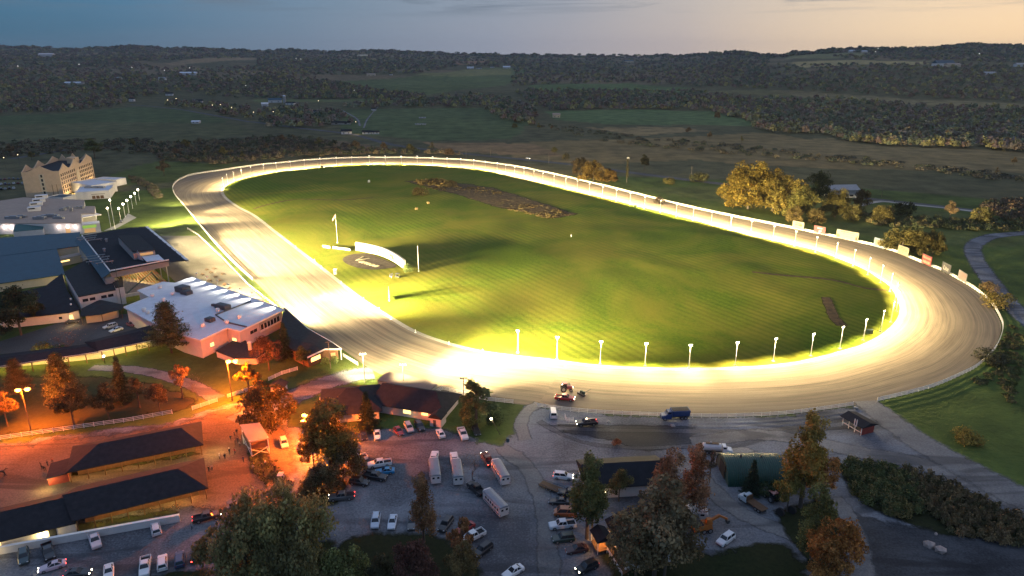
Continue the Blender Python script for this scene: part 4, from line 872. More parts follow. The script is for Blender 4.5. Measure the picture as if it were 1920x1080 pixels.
def rect(a, b, depth):                      # a-b seen from the camera left to right; depth goes away from it
    a, b = V2(a), V2(b); d = (b-a).normalized(); n = Vector((-d.y, d.x, 0))
    if n.y < 0 and abs(n.y) > .25 or (abs(n.y) <= .25 and n.dot((a+b)/2) < 0): n = -n
    return [a, b, b+n*depth, a+n*depth]
def inset(P, k):
    c = sum(P, Vector())/len(P); return [p+(c-p).normalized()*k for p in P]
def slab(root, name, P, z, th, m):          # flat roof plate; z may be a list
    zs = z if isinstance(z, (list, tuple)) else [z]*len(P)
    mb = MB(); mb.loft([[(p.x, p.y, zz-th) for p, zz in zip(P, zs)], [(p.x, p.y, zz) for p, zz in zip(P, zs)]]); o = mb.build(name, m, root, world=True)
    fixn(o); return o
def fixn(o):
    bm = bmesh.new(); bm.from_mesh(o.data); bmesh.ops.recalc_face_normals(bm, faces=bm.faces); bm.to_mesh(o.data); bm.free()
def block(root, name, P, z0, z1, m):
    o = MB().prism([(p.x, p.y) for p in P], z0, z1).build(name, m, root, world=True); return o
def bld(name, P, label, cat='building', group=None):
    c = sum([V2(p) for p in P], Vector())/len(P); return empty(name, (c.x, c.y, 0), label, cat, group)
def panel(root, name, a, b, t0, t1, z0, z1, m, proud=.05, cen=None, th=.1):     # flat panel set on the wall line a-b
    a, b = V2(a), V2(b); d = b-a; n = Vector((-d.y, d.x, 0)).normalized()
    c = cen if cen is not None else V2(root.location)
    if n.dot(a-c) < 0: n = -n
    p, q = a+d*t0+n*(proud-th/2), a+d*t1+n*(proud-th/2); ang = math.atan2(d.y, d.x); m_ = (p+q)/2
    return MB().box((m_.x, m_.y, (z0+z1)/2), ((q-p).length, th, z1-z0), ang).build(name, m, root, world=True)
def hiproof(root, P, ze, zr, ha, hb, m, name='roof', over=.5, th=.22):   # P = rect a,b,c,d ; ridge parallel to a-b ; ha/hb hip lengths (0 = gable)
    a, b, c, d = P; u = (b-a).normalized(); v = (d-a).normalized()
    A, B, Cc, Dd = a-u*over-v*over, b+u*over-v*over, c+u*over+v*over, d-u*over+v*over
    r0 = (A+Dd)/2+u*(ha); r1 = (B+Cc)/2-u*(hb); mb = MB(); up = lambda p, z: (p.x, p.y, z)
    e = [up(A,ze), up(B,ze), up(Cc,ze), up(Dd,ze)]; R0, R1 = up(r0,zr), up(r1,zr)
    lo = [(x, y, z-th) for x, y, z in e]
    mb.face([e[0], e[1], R1, R0]); mb.face([e[2], e[3], R0, R1]); mb.face([e[1], e[2], R1]); mb.face([e[3], e[0], R0])
    for i in range(4): mb.face([lo[i], lo[(i+1) % 4], e[(i+1) % 4], e[i]])
    mb.face(lo[::-1]); o = mb.build(name, m, root, world=True)
    bm = bmesh.new(); bm.from_mesh(o.data); bmesh.ops.remove_doubles(bm, verts=bm.verts, dist=.001); bmesh.ops.recalc_face_normals(bm, faces=bm.faces); bm.to_mesh(o.data); bm.free()
    return o
def gable_ends(root, P, z0, ze, zr, m):     # wall block with gable triangles on the a-d and b-c ends
    a, b, c, d = inset(P, .35); mb = MB(); up = lambda p, z: (p.x, p.y, z); m1, m2 = (a+d)/2, (b+c)/2; k = zr-.18
    mb.face([up(a,z0), up(b,z0), up(b,ze), up(a,ze)]); mb.face([up(c,z0), up(d,z0), up(d,ze), up(c,ze)])
    mb.face([up(b,z0), up(c,z0), up(c,ze), up(m2,k), up(b,ze)]); mb.face([up(d,z0), up(a,z0), up(a,ze), up(m1,k), up(d,ze)])
    mb.face([up(a,ze), up(b,ze), up(m2,k), up(m1,k)]); mb.face([up(c,ze), up(d,ze), up(m1,k), up(m2,k)]); mb.face([up(d,z0), up(c,z0), up(b,z0), up(a,z0)])
    o = mb.build('wall', m, root, world=True); bm = bmesh.new(); bm.from_mesh(o.data); bmesh.ops.remove_doubles(bm, verts=bm.verts, dist=.001); bmesh.ops.recalc_face_normals(bm, faces=bm.faces); bm.to_mesh(o.data); bm.free(); return o
def vent(root, px, z, r=.7, h=1.0, m=None):
    p = G(*px, z); mb = MB(); mb.tube((p.x, p.y, z-.05), (p.x, p.y, z+h*.6), r*.8, r*.8, 8); mb.tube((p.x, p.y, z+h*.6), (p.x, p.y, z+h), r*1.15, r*.7, 8); mb.build('vent', m or M['white_trim'], root, world=True)
# ---- hotel
hA, hB, hC = G(39.7,325,18), G(110.4,323,18), G(172,300,18)
hD = hA+(hC-hB); hP = [V2(p) for p in (hA, hB, hC, hD)]
ht = bld('hotel', hP, 'tan five storey hotel with wavy gabled parapets', 'hotel')
block(ht, 'wall', hP, 0, 18, M['tan_wall']); block(ht, 'roof', inset(hP, .8), 17.9, 18.25, M['dark_roof'])
def parapet(a, b, peaks, h0=.9, th=.5):
    d = b-a; n = Vector((-d.y, d.x, 0)).normalized()*th/2; mb = MB(); K = 64; top = []
    for i in range(K+1):
        t = i/K; h = h0+max([pk*max(0, 1-abs(t-c)/w)**1.25 for c, w, pk in peaks]+[0]); top.append((t, h))
    r = lambda s: [Vector(((a+d*t).x, (a+d*t).y, 0))+s*n for t, _ in top]; L, Rr = r(-1), r(1)
    rings = [[(l.x, l.y, 17.9), (q.x, q.y, 17.9), (q.x, q.y, 18+hh), (l.x, l.y, 18+hh)] for (_, hh), l, q in zip(top, L, Rr)]
    mb.loft(rings); fixn(mb.build('parapet', M['tan_wall'], ht, world=True))
a, b, c, d = inset(hP, .28); parapet(a, b, [(.5,.36,4.2)]); parapet(b, c, [(.14,.13,4.6),(.46,.15,5.2),(.86,.22,4.6)]); parapet(d, c, [(.14,.13,4.6),(.46,.15,5.2),(.86,.22,4.6)]); parapet(a, d, [(.14,.13,4.2),(.46,.15,4.6),(.86,.2,4.2)])
q = a.lerp(c, .72); MB().box((q.x, q.y, 20.6), (7, 5, 5)).build('penthouse', M['tan_wall'], ht, world=True)
w0 = None
for r_ in range(5):
    for k in range(18):
        if k in (8, 9) and r_ > 0: continue
        t = .03+k*.054; w0 = panel(ht, 'window', hP[1], hP[2], t, t+.024, 2.0+r_*3.1, 4.0+r_*3.1, M['glass'])
    t = .51; panel(ht, 'window', hP[0], hP[1], t-.025, t+.025, 2.0+r_*3.1, 4.0+r_*3.1, M['glass'])
panel(ht, 'bay', hP[1], hP[2], .455, .535, .4, 14.6, M['cream'], .4, th=.8)
panel(ht, 'stair_panel', hP[0], hP[1], .44, .58, 0, 16.8, M['cream'], .02)
for t in (.74, .86): panel(ht, 'downpipe', hP[0], hP[1], t, t+.012, 0, 9, M['brown_wood'], .15, th=.3)
for t in (.12,.37,.62,.87): q = hP[1].lerp(hP[2], t)+(hP[1]-hP[0]).normalized()*4.5; light('POINT', 'facade_light', (q.x, q.y, 1.2), 2600, (1,.74,.36), .3)
# ---- casino hall with the flat tan roof
cP = [V2(G(*p, 6.6)) for p in [(-160,420),(153,418),(153,401),(178,400),(178,386.5),(158,386.5),(158,375),(44,370),(-150,398)]]
cs = bld('casino_hall', cP, 'long white casino hall with flat tan roof', 'building')
block(cs, 'wall', cP, 0, 6.3, M['white_wall']); slab(cs, 'roof', cP, 6.62, .4, M['tan_roof'])
for i, (x, y) in enumerate([(60,397),(64,388),(69,381),(74,374)]):
    P = rect(G(x-8,y,6.6), G(x+16,y-2,6.6), 5); o = block(cs, 'skylight', P, 6.5, 9.0, M['white_wall']); panel(cs, 'louvre', P[0], P[1], .1, .6, 7.9, 8.7, M['dark_roof'], cen=(P[0]+P[2])/2)
for (x, y, sx, sy, hh) in [(25,410,9,2.5,1.4),(38,408,8,2,1.2),(75,411,7,3,1.6),(95,407,10,2.5,1.5),(110,410,6,2.5,1.2),(118,395,3,3,1.6),(127,391,4,2,1.2),(145,391,3,2,1.3),(153,391,2.5,2,1.3),(134,396,2,1,2)]:
    p = G(x, y, 6.6); mb = MB(); mb.box((p.x, p.y, 6.6+hh/2), (sx, sy, hh)); mb.box((p.x+.4, p.y, 6.6+hh+.2), (sx*.5, sy*.7, .4)); mb.build('rooftop_unit', M['grey_metal'], cs, world=True)
fa, fb = cP[0], cP[1]
P = rect(G(27,446,0), G(83,441,0), 9); block(cs, 'porch', P, 0, 3.6, M['white_wall']); slab(cs, 'awning', [P[0], P[1], P[2], P[3]], [3.7,3.7,6.2,6.2], .25, M['teal_roof'])
panel(cs, 'door', fa, fb, .895, .925, 0, 3.2, M['dim_glass'])
for t in (.53,.57,.625,.855,.907,.955):
    o = panel(cs, 'wall_lamp', fa, fb, t, t+.006, 4.0, 4.7, M['cool_glow'], .35, th=.6); p = o.data.vertices[0].co
    q = fa.lerp(fb, t+.003); light('POINT', 'wall_lamp_light', (q.x, q.y-1.4, 4.2), 420, (1,.80,.70), .2)
P = rect(G(154,438,0), G(191,434,0), 8); P2 = rect(G(155,408,5.6), G(190,402,5.6), 9)
en = bld('casino_entrance', P, 'glazed green-lit entrance pavilion below the tan roof', 'building')
block(en, 'wall', inset(P, .4), 0, 5.2, M['white_wall']); slab(en, 'canopy', P2, 5.7, .5, M['white_wall'])
M['green_glow'] = emis('green lit glazing', (.45,.75,.12), .55, (.1,.2,.05)); P3 = inset(P, .4)
panel(en, 'window', P3[0], P3[1], .05, .8, 2.9, 4.6, M['green_glow']); panel(en, 'door', P3[0], P3[1], .12, .72, .1, 2.5, M['dim_glass']); panel(en, 'window', P3[1], P3[2], .05, .95, .4, 4.8, M['teal_roof'])
# ---- white annex beyond
def flatbox(name, label, a, b, z, depth, roofm, lip=.5, wallm=None, cat='building'):
    P = rect(G(*a, z), G(*b, z), depth); o = bld(name, P, label, cat); block(o, 'wall', P, 0, z, wallm or M['white_wall']); block(o, 'roof', inset(P, .5), z-.02, z+.02, roofm)
    for i in range(4):
        p, q = inset(P, .18)[i], inset(P, .18)[(i+1) % 4]; MB().beam((p.x, p.y, z+lip/2), (q.x, q.y, z+lip/2), .3, lip).build('parapet', wallm or M['white_wall'], o, world=True)
    return o, P
an, P = flatbox('annex', 'white flat-roofed annex with three dark doors beside the hotel', (140,362), (205,358), 5.5, 26, M['white_roof'])
for k in range(3): panel(an, 'door', P[0], P[1], .47+.12*k, .57+.12*k, .3, 2.6, M['brown_wood'])
panel(an, 'sign_board', P[0], P[1], .46, .86, 3.4, 4.0, M['grey_panel']); q = G(172,353,5.6)
for x in (166,180,190): q = G(x, 352, 5.7); MB().box((q.x, q.y, 6.2), (5, 3, 1.2)).build('rooftop_unit', M['grey_metal'], an, world=True)
a2, P = flatbox('annex', 'taller white block with grey roof behind the three-door annex', (172,349), (218,342), 7, 30, M['white_roof'])
for t in (.3,.62): panel(a2, 'window', P[1], P[2], t, t+.14, 1, 3, M['lit_glass'])
flatbox('annex', 'low white end wing with bright wall lamps past the hotel', (218,338), (236,334), 5, 22, M['white_roof'])
bc, P = flatbox('link_wing', 'low dark-glazed link between hotel and annex', (118,372), (142,366), 4, 14, M['blue_roof'])
for px_ in ((208,349),(226,344),(234,341)): q = G(*px_, 3); light('POINT', 'annex_lamp_light', q, 260, (1,.8,.5), .2)
# ---- blue roofed stalls/paddock buildings
P = [V2(G(*p, 5)) for p in [(-120,488),(0,480),(147,461),(151,439),(0,450),(-120,459)]]
o = bld('simulcast_hall', P, 'long low hall with upper blue metal roof', 'building'); block(o, 'wall', inset(P, .6), 0, 4.7, M['cream']); slab(o, 'roof', P, [5,5,5,6.2,6.2,6.2], .35, M['blue_roof'])
P = [V2(G(*p, 4.2)) for p in [(-120,542),(0,531),(122,514),(106,466),(0,481),(-120,491)]]
o = bld('simulcast_hall', P, 'lower dark blue roofed hall with cream wall', 'building'); block(o, 'wall', inset(P, .9), 0, 3.9, M['cream']); slab(o, 'roof', P, [4.2,4.2,4.2,4.9,4.9,4.9], .35, M['blue_roof'])
q = G(112,524,3); light('POINT', 'wall_lamp_light', (q.x+2, q.y-3, 3), 900, (1,.8,.35), .2); q = G(20,548,3); light('POINT', 'wall_lamp_light', (q.x, q.y-2, 3), 900, (1,.8,.35), .2)
P = rect(G(113,500,0), G(160,490,0), 6); o = bld('patio_wall', P, 'small lit cream courtyard building behind the grandstand', 'building'); block(o, 'wall', P, 0, 3.4, M['cream']); slab(o, 'roof', P, 3.7, .3, M['tan_roof']); panel(o, 'window', P[0], P[1], .05, .4, 2.0, 2.7, M['lit_glass'])
q = G(135,508,2.5); light('POINT', 'wall_lamp_light', q, 900, (1,.8,.35), .2)
# ---- grandstand
z = 13.0; g1, g2, g3, g4 = [G(*p, z) for p in [(153,441),(248,428),(317,490),(211,512)]]
dl = (g3-g2).normalized(); nf = Vector((-dl.y, dl.x, 0)); nf = nf if nf.dot(g2-g1) > 0 else -nf
dep = ((g2-g1).dot(nf)+(g3-g4).dot(nf))/2; g1 = g2-nf*dep; g4 = g3-nf*dep; L = (g3-g2).length
gs = bld('grandstand', [g1, g2, g3, g4], 'dark-roofed grandstand with coloured seats facing the homestretch', 'grandstand')
at = lambda t, s, zz: (g2+dl*(L*t)-nf*s)+Vector((0,0,zz-z))     # t along the front, s back from it
up = lambda p, zz: Vector((p.x, p.y, zz))
slab(gs, 'roof', [g1, g2, g3, g4], [z-.4, z+.6, z+.6, z-.4], .5, M['dark_roof'])
slab(gs, 'canopy', [at(0,.0,0), at(0,-7.4,0), at(1.04,-7.4,0), at(1.04,0,0)], [z+.5, z+.05, z+.05, z+.5], .25, M['dark_roof'])
slab(gs, 'fascia', [at(-.01,dep,0), at(-.01,dep+3.5,0), at(1.01,dep+3.5,0), at(1.01,dep,0)], [z-.45, z-2.6, z-2.6, z-.45], .3, M['blue_roof'])
mb = MB(); mb.beam(up(g1, z-.2), up(g4, z-.2), .4, .5); mb.beam(up(g4, z+.0), up(g3, z+.75), .4, .5); mb.build('roof_edge', M['white_trim'], gs, world=True)
mb = MB(); mb.prism([(p.x, p.y) for p in (at(0,dep-1,0), at(0,dep+2.5,0), at(1,dep+2.5,0), at(1,dep-1,0))], 0, z-2.8); mb.build('rear_wall', M['grey_panel'], gs, world=True)
mb = MB(); mb.face([at(.99,0,z-2.4), at(.99,0,z+.1), at(.99,dep,z-.9), at(.99,dep,z-3.6)]); mb.face([at(.985,dep,z-3.6), at(.985,dep,z-.9), at(.985,0,z+.1), at(.985,0,z-2.4)]); mb.build('end_panel', M['grey_panel'], gs, world=True)
NR = 16; rows = []; SC = [(.42,.13,.03),(.40,.22,.03),(.20,.20,.05),(.34,.08,.03),(.36,.25,.05),(.15,.18,.06)]
m_, nt_, b_ = base_mat('coloured seats', .6); v_ = nd(nt_, 'ShaderNodeTexCoord').outputs['Object']; vo = nd(nt_, 'ShaderNodeTexVoronoi'); vo.inputs['Scale'].default_value = .55; nt_.links.new(v_, vo.inputs['Vector'])
rmp = nd(nt_, 'ShaderNodeValToRGB'); rmp.color_ramp.interpolation = 'CONSTANT'; el = rmp.color_ramp.elements
while len(el) < 6: el.new(.5)
for k, c in enumerate(SC): el[k].position = k/6; el[k].color = (*c, 1)
sx_ = nd(nt_, 'ShaderNodeSeparateColor'); nt_.links.new(vo.outputs['Color'], sx_.inputs[0]); nt_.links.new(sx_.outputs[0], rmp.inputs[0]); nt_.links.new(rmp.outputs[0], b_.inputs['Base Color']); M['seats'] = m_
for k in range(NR):                          # raked terrace, then one bank of seats on each step
    s0 = dep*(k/NR)*.93+.3; zz = .8+k*.50
    mb = MB(); p = [at(.02,s0,0), at(.985,s0,0), at(.985,dep-.5,0), at(.02,dep-.5,0)]; mb.prism([(a_.x, a_.y) for a_ in p], zz-.52, zz-.02); mb.build('terrace_step', M['concrete'], gs, world=True)
    mb = MB()
    n = 60
    for j in range(n):
        if j % 15 == 14: continue
        t = .03+.945*j/n; a_ = at(t, s0+.55, 0); b2 = at(t+.7*.945/n, s0+.55, 0); mb.beam((a_.x, a_.y, zz+.42), (b2.x, b2.y, zz+.42), .45, .08); mb.beam((a_.x-nf.x*.25, a_.y-nf.y*.25, zz+.68), (b2.x-nf.x*.25, b2.y-nf.y*.25, zz+.68), .08, .5)
    mb.build('seat_bank', M['seats'], gs, world=True)
for t in (.02,.2,.4,.6,.8,.985):
    p = at(t, 1.2, 0); MB().tube((p.x, p.y, 0), (p.x, p.y, z), .22, .22, 8).build('column', M['grey_steel'], gs, world=True)
MB().prism([(p.x, p.y) for p in (at(.99,-.5,0), at(1.0,-.5,0), at(1.0,dep,0), at(.99,dep,0))], 0, 1.4).build('end_wall', M['white_wall'], gs, world=True)
for t in (.5,.75,.97): p = at(t, dep*.45, 0); light('POINT', 'stand_light', (p.x, p.y, z-1.6), 6000, (1,.62,.22), .3)
for t in (.02,.13,.25,.37,.49,.61,.73,.85,.97):                  # banks of floodlights hung off the front of the roof
    p = at(t, -4.6, 0); q = at(t, -62, 0); MB().box((p.x, p.y, z-.35), (1.2,.6,.5)).build('floodlight', M['grey_steel'], gs, world=True)
    light('SPOT', 'homestretch_beam', (p.x+nf.x*.3, p.y+nf.y*.3, z-1.0), STAND_HOT*.17, (1,.79,.40), .8, (q.x, q.y, 0), 112, 1.0)
for k in range(8): t = .03+.134*k; p = at(t, -5.2, 0); light('SPOT', 'homestretch_beam', (p.x, p.y, z-.95), STAND_THROW*3/8, (1,.79,.40), .5, G(630+22*k, 368+9*k), 66, 1.0)
for k in range(6): t = .08+.17*k; p = at(t, -5.2, 0); light('SPOT', 'homestretch_beam', (p.x, p.y, z-.95), STAND_FAR*2/6, (1,.79,.40), .3, G(880+34*k, 385+10*k), 44, 1.0)
# rooftop press box, plant and pipes
pb = [at(.42,3,0), at(.86,3,0), at(.86,12,0), at(.42,12,0)]; o = block(gs, 'press_box', pb, z+.2, z+3.4, M['grey_panel']); slab(gs, 'press_box_roof', inset(pb, -.5), [z+3.6,z+3.6,z+4.4,z+4.4], .3, M['shingle2'])
slab(gs, 'press_box_porch', [at(.87,2,0), at(1.0,2,0), at(1.0,9,0), at(.87,9,0)], [z+1.2,z+1.2,z+1.6,z+1.6], .3, M['white_roof']); panel(gs, 'window', pb[2], pb[1], .2, .9, z+1.6, z+2.8, M['dim_glass'], cen=sum(pb, Vector())/4)
mb = MB(); p, q = at(.8,12,z+.3), at(.92,9,z+.3); mb.face([up(p,z+.3), up(q,z+.3), up(p+(q-p)*.6,z+4.5)]); mb.face([up(p+(q-p)*.6,z+4.5), up(q,z+.3), up(p,z+.3)]); mb.build('roof_gable', M['white_roof'], gs, world=True)
for t0, s0, ln in ((.12,18,9),(.18,19,8),(.24,17,7),(.66,21,10),(.72,20,9),(.78,21,9),(.84,20,7)):
    p, q = at(t0, s0, z+.9), at(t0, s0+ln, z+.9); p.z = q.z = z+.9; q = V2(p)+nf*(-ln)+Vector((0,0,z+.9)); mb = MB(); mb.beam(p, q, .35, .35)
    for u in (.1,.9): e = p.lerp(q, u); mb.beam(e, (e.x, e.y, z-.2) if False else (e.x+.01, e.y, z-.3), .15, .15)
    mb.build('roof_duct', M['grey_metal'], gs, world=True)
for t0, s0 in ((.3,16),(.55,20)): p = at(t0, s0, 0); mb = MB(); mb.tube((p.x, p.y, z-.2), (p.x, p.y, z+1.4), .5, .5, 8); mb.tube((p.x, p.y, z+1.4), (p.x, p.y, z+1.7), .8, .5, 8); mb.build('vent', M['grey_metal'], gs, world=True)
for k in range(9): p = at(.0+.1155*k, -7.5, 0); q = at(.0+.1155*k+.112, -7.5, 0); m5 = (p+q)/2; mb = MB(); mb.loft([[(a_.x, a_.y, z-h_), (b_.x, b_.y, z-h_), (b_.x, b_.y, z+.12), (a_.x, a_.y, z+.12)] for a_, b_, h_ in ((p, p-nf*.9, .62),(p.lerp(q,.25), p.lerp(q,.25)-nf*1.5, .84),(m5, m5-nf*1.8, .9),(p.lerp(q,.75), p.lerp(q,.75)-nf*1.5, .84),(q, q-nf*.9, .62))]); fixn(mb.build('canopy_valance', M['white_trim'], gs, world=True))
# green steel tripod mast leaning over the end of the stand
p0, p1, p2 = G(224,566,0), G(284,510,9), G(238,550,4); mb = MB(); mb.tube(p2, p1, .28); mb.tube(p1, at(.8,3,0)+Vector((0,0,.3)), .25); mb.build('stair_truss', M['green_steel'], gs, world=True)
p = G(229,572,0); o = empty('flag_mast', p, 'thin green mast at the corner of the grandstand', 'mast'); MB().tube((0,0,0), (0,0,hpx((229,572),500)), .16, .09, 7).build('pole', M['green_steel'], o); b_ = MB(); b_.tube((0,0,0), (0,0,.5), .4, .3, 8); b_.build('base', M['concrete'], o)
# ---- dark roofed wings behind/below the stand
P = [V2(G(*p, 7)) for p in [(147,556),(217,543),(205,517),(172,489),(121,515)]]
o = bld('clubhouse_wing', P, 'two storey white wing with dark roof and four windows beside the grandstand', 'building'); block(o, 'wall', inset(P, .35), 0, 6.7, M['white_wall']); slab(o, 'roof', P, [7,7,8.2,8.8,8.2], .35, M['shingle2'])
W_ = inset(P, .35)
for t in (.08,.27,.58,.77): panel(o, 'window', W_[0], W_[1], t, t+.15, 4.2, 5.4, M['glass'])
P = [V2(G(*p, 7)) for p in [(217,543),(232,540),(230,523),(205,517)]]; o = bld('stair_tower', P, 'white stair block with black edge joining wing and grandstand', 'building'); block(o, 'wall', P, 0, 7.6, M['white_wall']); slab(o, 'roof', inset(P, -.2), 7.9, .3, M['dark_roof'])
P = [V2(G(*p, 4)) for p in [(150,592),(190,588),(229,578),(231,569),(186,560),(152,577)]]; o = bld('entrance_canopy', P, 'dark hipped entrance canopy glowing yellow underneath', 'canopy'); c_ = sum(P, Vector())/6
mb = MB(); [mb.face([up(P[i],3.6), up(P[(i+1)%6],3.6), up(c_,5.2)]) for i in range(6)]; mb.face([up(p,3.55) for p in P]); fixn(mb.build('roof', M['shingle2'], o, world=True))
Q = inset(P, 2.2); block(o, 'wall', Q, 0, 3.5, M['cream'])
for i in (0,1,2,3): p = inset(P, .5)[i]; MB().tube((p.x, p.y, 0), (p.x, p.y, 3.6), .12).build('post', M['brown_wood'], o, world=True)
for px_ in ((165,600),(192,594),(216,588)): q = G(*px_, 0); light('POINT', 'canopy_light', (q.x, q.y+.3, 3.0), 2200, (1,.74,.22), .2)
P = [V2(G(*p, 4)) for p in [(36,596),(128,586),(150,580),(128,552),(118,520),(86,545),(0,560),(-40,575),(-40,604)]]; o = bld('kitchen_wing', P, 'sprawling near-black roof over a low white wall', 'building'); block(o, 'wall', inset(P, .8), 0, 3.7, M['white_wall']); slab(o, 'roof', P, [4,4,4,5.4,6,6,5,4.4,4], .3, M['dark_roof'])
W_ = inset(P, .8); panel(o, 'window', W_[0], W_[1], .80, .87, 1.4, 2.4, M['glass']); panel(o, 'door', W_[1], W_[2], .1, .4, .2, 2.4, M['lit_glass'])
for px_ in ((130,602),(141,598)): q = G(*px_, 2.2); light('POINT', 'door_lamp_light', (q.x, q.y-.8, 2.6), 500, (1,.6,.2), .15)
for px_ in ((133,572),(133,562)): vent(o, px_, 4.8, .4, .7)
# ---- white roof clubhouse
Z = 7.2; WP = [(232,576),(280,557),(257,544),(305,528),(328,530),(360,518.5),(400,533),(445,548),(490,564),(532.5,580.6),(450,621),(426,615),(376,638),(340,628),(288,606)]
P = [V2(G(*p, Z)) for p in WP]; o = bld('clubhouse', P, 'wide white flat-roofed clubhouse along the homestretch apron', 'building')
slab(o, 'roof', P, [Z]*len(P), .45, M['white_roof']); W_ = inset(P, 1.0); block(o, 'wall', W_, 0, Z-.4, M['pink_wall'])
nA, nB = W_[9], W_[10]
panel(o, 'balcony_recess', nA, nB, .06, .55, 3.0, 6.6, M['dark_roof'], .06)
for k in range(7): panel(o, 'mullion', nA, nB, .07+k*.077, .078+k*.077, 3.0, 5.4, M['white_trim'], .16)
panel(o, 'gable_panel', nA, nB, .05, .56, 5.3, 6.7, M['grey_panel'], .2); panel(o, 'balcony_rail', nA, nB, .03, .56, 2.6, 3.2, M['white_trim'], .5, th=.5)
for t in (.62,.7): panel(o, 'window', nA, nB, t, t+.07, 3.6, 4.8, M['glass'], .12)
panel(o, 'window', W_[11], W_[12], .55, .68, 2.8, 4.0, M['lit_glass'], .1); panel(o, 'window', W_[10], W_[11], .3, .6, 2.6, 3.6, M['lit_glass'], .1)
for px_ in ((300,540),(324,553),(286,556),(306,564),(295,573),(270,583),(277,588),(380,612),(392,600),(449,596),(408,584),(425,606)): vent(o, px_, Z+.1, .9, 1.3)
for px_, sx, sy, hh in (((343,546),5,4,2.2),((350,551),4,3,1.4),((418,578),6,3,1.6),((394,602),3,2.5,1.3),((406,575),5,1,.8)):
    q = G(*px_, Z+.1); mb = MB(); mb.box((q.x, q.y, Z+hh/2+.1), (sx, sy, hh), -.5); mb.box((q.x, q.y, Z+hh+.15), (sx*.8, sy*.8, .15), -.5); mb.build('rooftop_unit', M['dark_steel'], o, world=True)
a_, b_, c_ = [G(*p, Z+.25) for p in [(404,590),(425,604),(463,613)]]; a2_ = G(470,565,Z+.25); mb = MB(); mb.beam(a2_, a_, .3, .45); mb.beam(a_, b_, .3, .45); mb.beam(b_, c_, .3, .45); mb.build('roof_joint', M['dark_steel'], o, world=True)
mb = MB()
for i in (0,8,9,10,11): p, q = up(P[i], Z-.1), up(P[(i+1)%len(P)], Z-.1); mb.beam(p, q, .25, .55)
mb.build('fascia', M['white_trim'], o, world=True)
for i in range(8):                           # floodlights along the front eave, spilling back over the roof
    q = P[5].lerp(P[9], .05+.125*i); dv = (P[9]-P[5]).normalized(); nn = Vector((-dv.y, dv.x, 0)); nn = nn if nn.y > 0 else -nn
    mb = MB(); mb.tube((q.x, q.y, Z-.1), (q.x+nn.x*.7, q.y+nn.y*.7, Z+2.1), .07); mb.box((q.x+nn.x*.5, q.y+nn.y*.5, Z+2.1), (.6,.6,.4)); mb.build('eave_floodlight', M['white_pole'], o, world=True)
    light('SPOT', 'eave_floodlight_beam', (q.x+nn.x*.3, q.y+nn.y*.3, Z+1.7), EAVE, (1,.88,.66), .1, (q.x-nn.x*2.6, q.y-nn.y*2.6, Z), 74, .7)
dv = (P[9]-P[5]).normalized(); nn = Vector((-dv.y, dv.x, 0)); nn = nn if nn.y > 0 else -nn
for u_, pw in ((.1,.5),(.27,.5),(.44,.5),(.6,.6),(.75,.6),(.88,.6),(.99,.6)): q = P[5].lerp(P[9], u_)+nn*3; t_ = q+nn*24+dv*6; light('SPOT', 'homestretch_beam', (q.x, q.y, Z+3.2), STAND_HOT*.75*pw, (1,.80,.42), .8, (t_.x, t_.y, 0), 128, 1.0)
for k in range(7): q = P[5].lerp(P[9], .1+.14*k)+nn*3; light('SPOT', 'homestretch_beam', (q.x, q.y, Z+4.2), STAND_THROW*2.4/7, (1,.79,.40), .5, G(830+26*k, 440+16*k), 62, 1.0)
for k in range(3): q = P[5].lerp(P[9], .6+.18*k)+nn*3; light('SPOT', 'homestretch_beam', (q.x, q.y, Z+4.2), STAND_FAR/3, (1,.79,.40), .3, G(1080+50*k, 480+20*k), 44, 1.0)
P = [V2(G(*p, 3)) for p in [(405,655),(452,628),(470,648),(496,656),(480,668),(440,668)]]; o = bld('service_court', P, 'low pinkish service court wall and shed below the clubhouse', 'building'); block(o, 'wall', P, 0, 2.2, M['pink_wall']); slab(o, 'roof', inset(P, -.3), 2.5, .3, M['shingle2'])
p = G(471,668,0); o = empty('chimney_stack', p, 'square white chimney stack by the service court', 'chimney'); MB().box((0,0,2.6), (1,1,5.2)).build('stack', M['pink_wall'], o); MB().box((0,0,5.35), (1.3,1.3,.3)).build('cap', M['white_trim'], o)
# ---- paddock building with the dark sloping roof
P = [V2(G(*p, 5)) for p in [(533,582),(576,615),(623,639),(640,650),(609,654),(576,667),(546,655),(524,632)]]; o = bld('paddock_building', P, 'dark sloping-roofed paddock building with white fascia beside the track', 'building')
slab(o, 'roof', P, [6.4,5.0,4.4,4.2,4.9,4.4,5.2,6.2], .3, M['shingle2']); block(o, 'wall', inset(P, 1.6), 0, 4.0, M['brown_wood'])
mb = MB(); zz_ = [6.4,5.0,4.4,4.2,4.9,4.4]
for i in range(5): mb.beam(up(P[i], zz_[i]-.1), up(P[i+1], zz_[i+1]-.1), .25, .45)
mb.build('fascia', M['white_trim'], o, world=True); W_ = inset(P, 1.6)
panel(o, 'window', W_[4], W_[5], .2, .8, 1.4, 2.9, M['lit_glass']); panel(o, 'window', W_[3], W_[4], .2, .5, 1.4, 2.6, M['dim_glass'])
p = inset(P, .4)[3]; MB().tube((p.x, p.y, 0), (p.x, p.y, 4.2), .15).build('post', M['white_trim'], o, world=True)
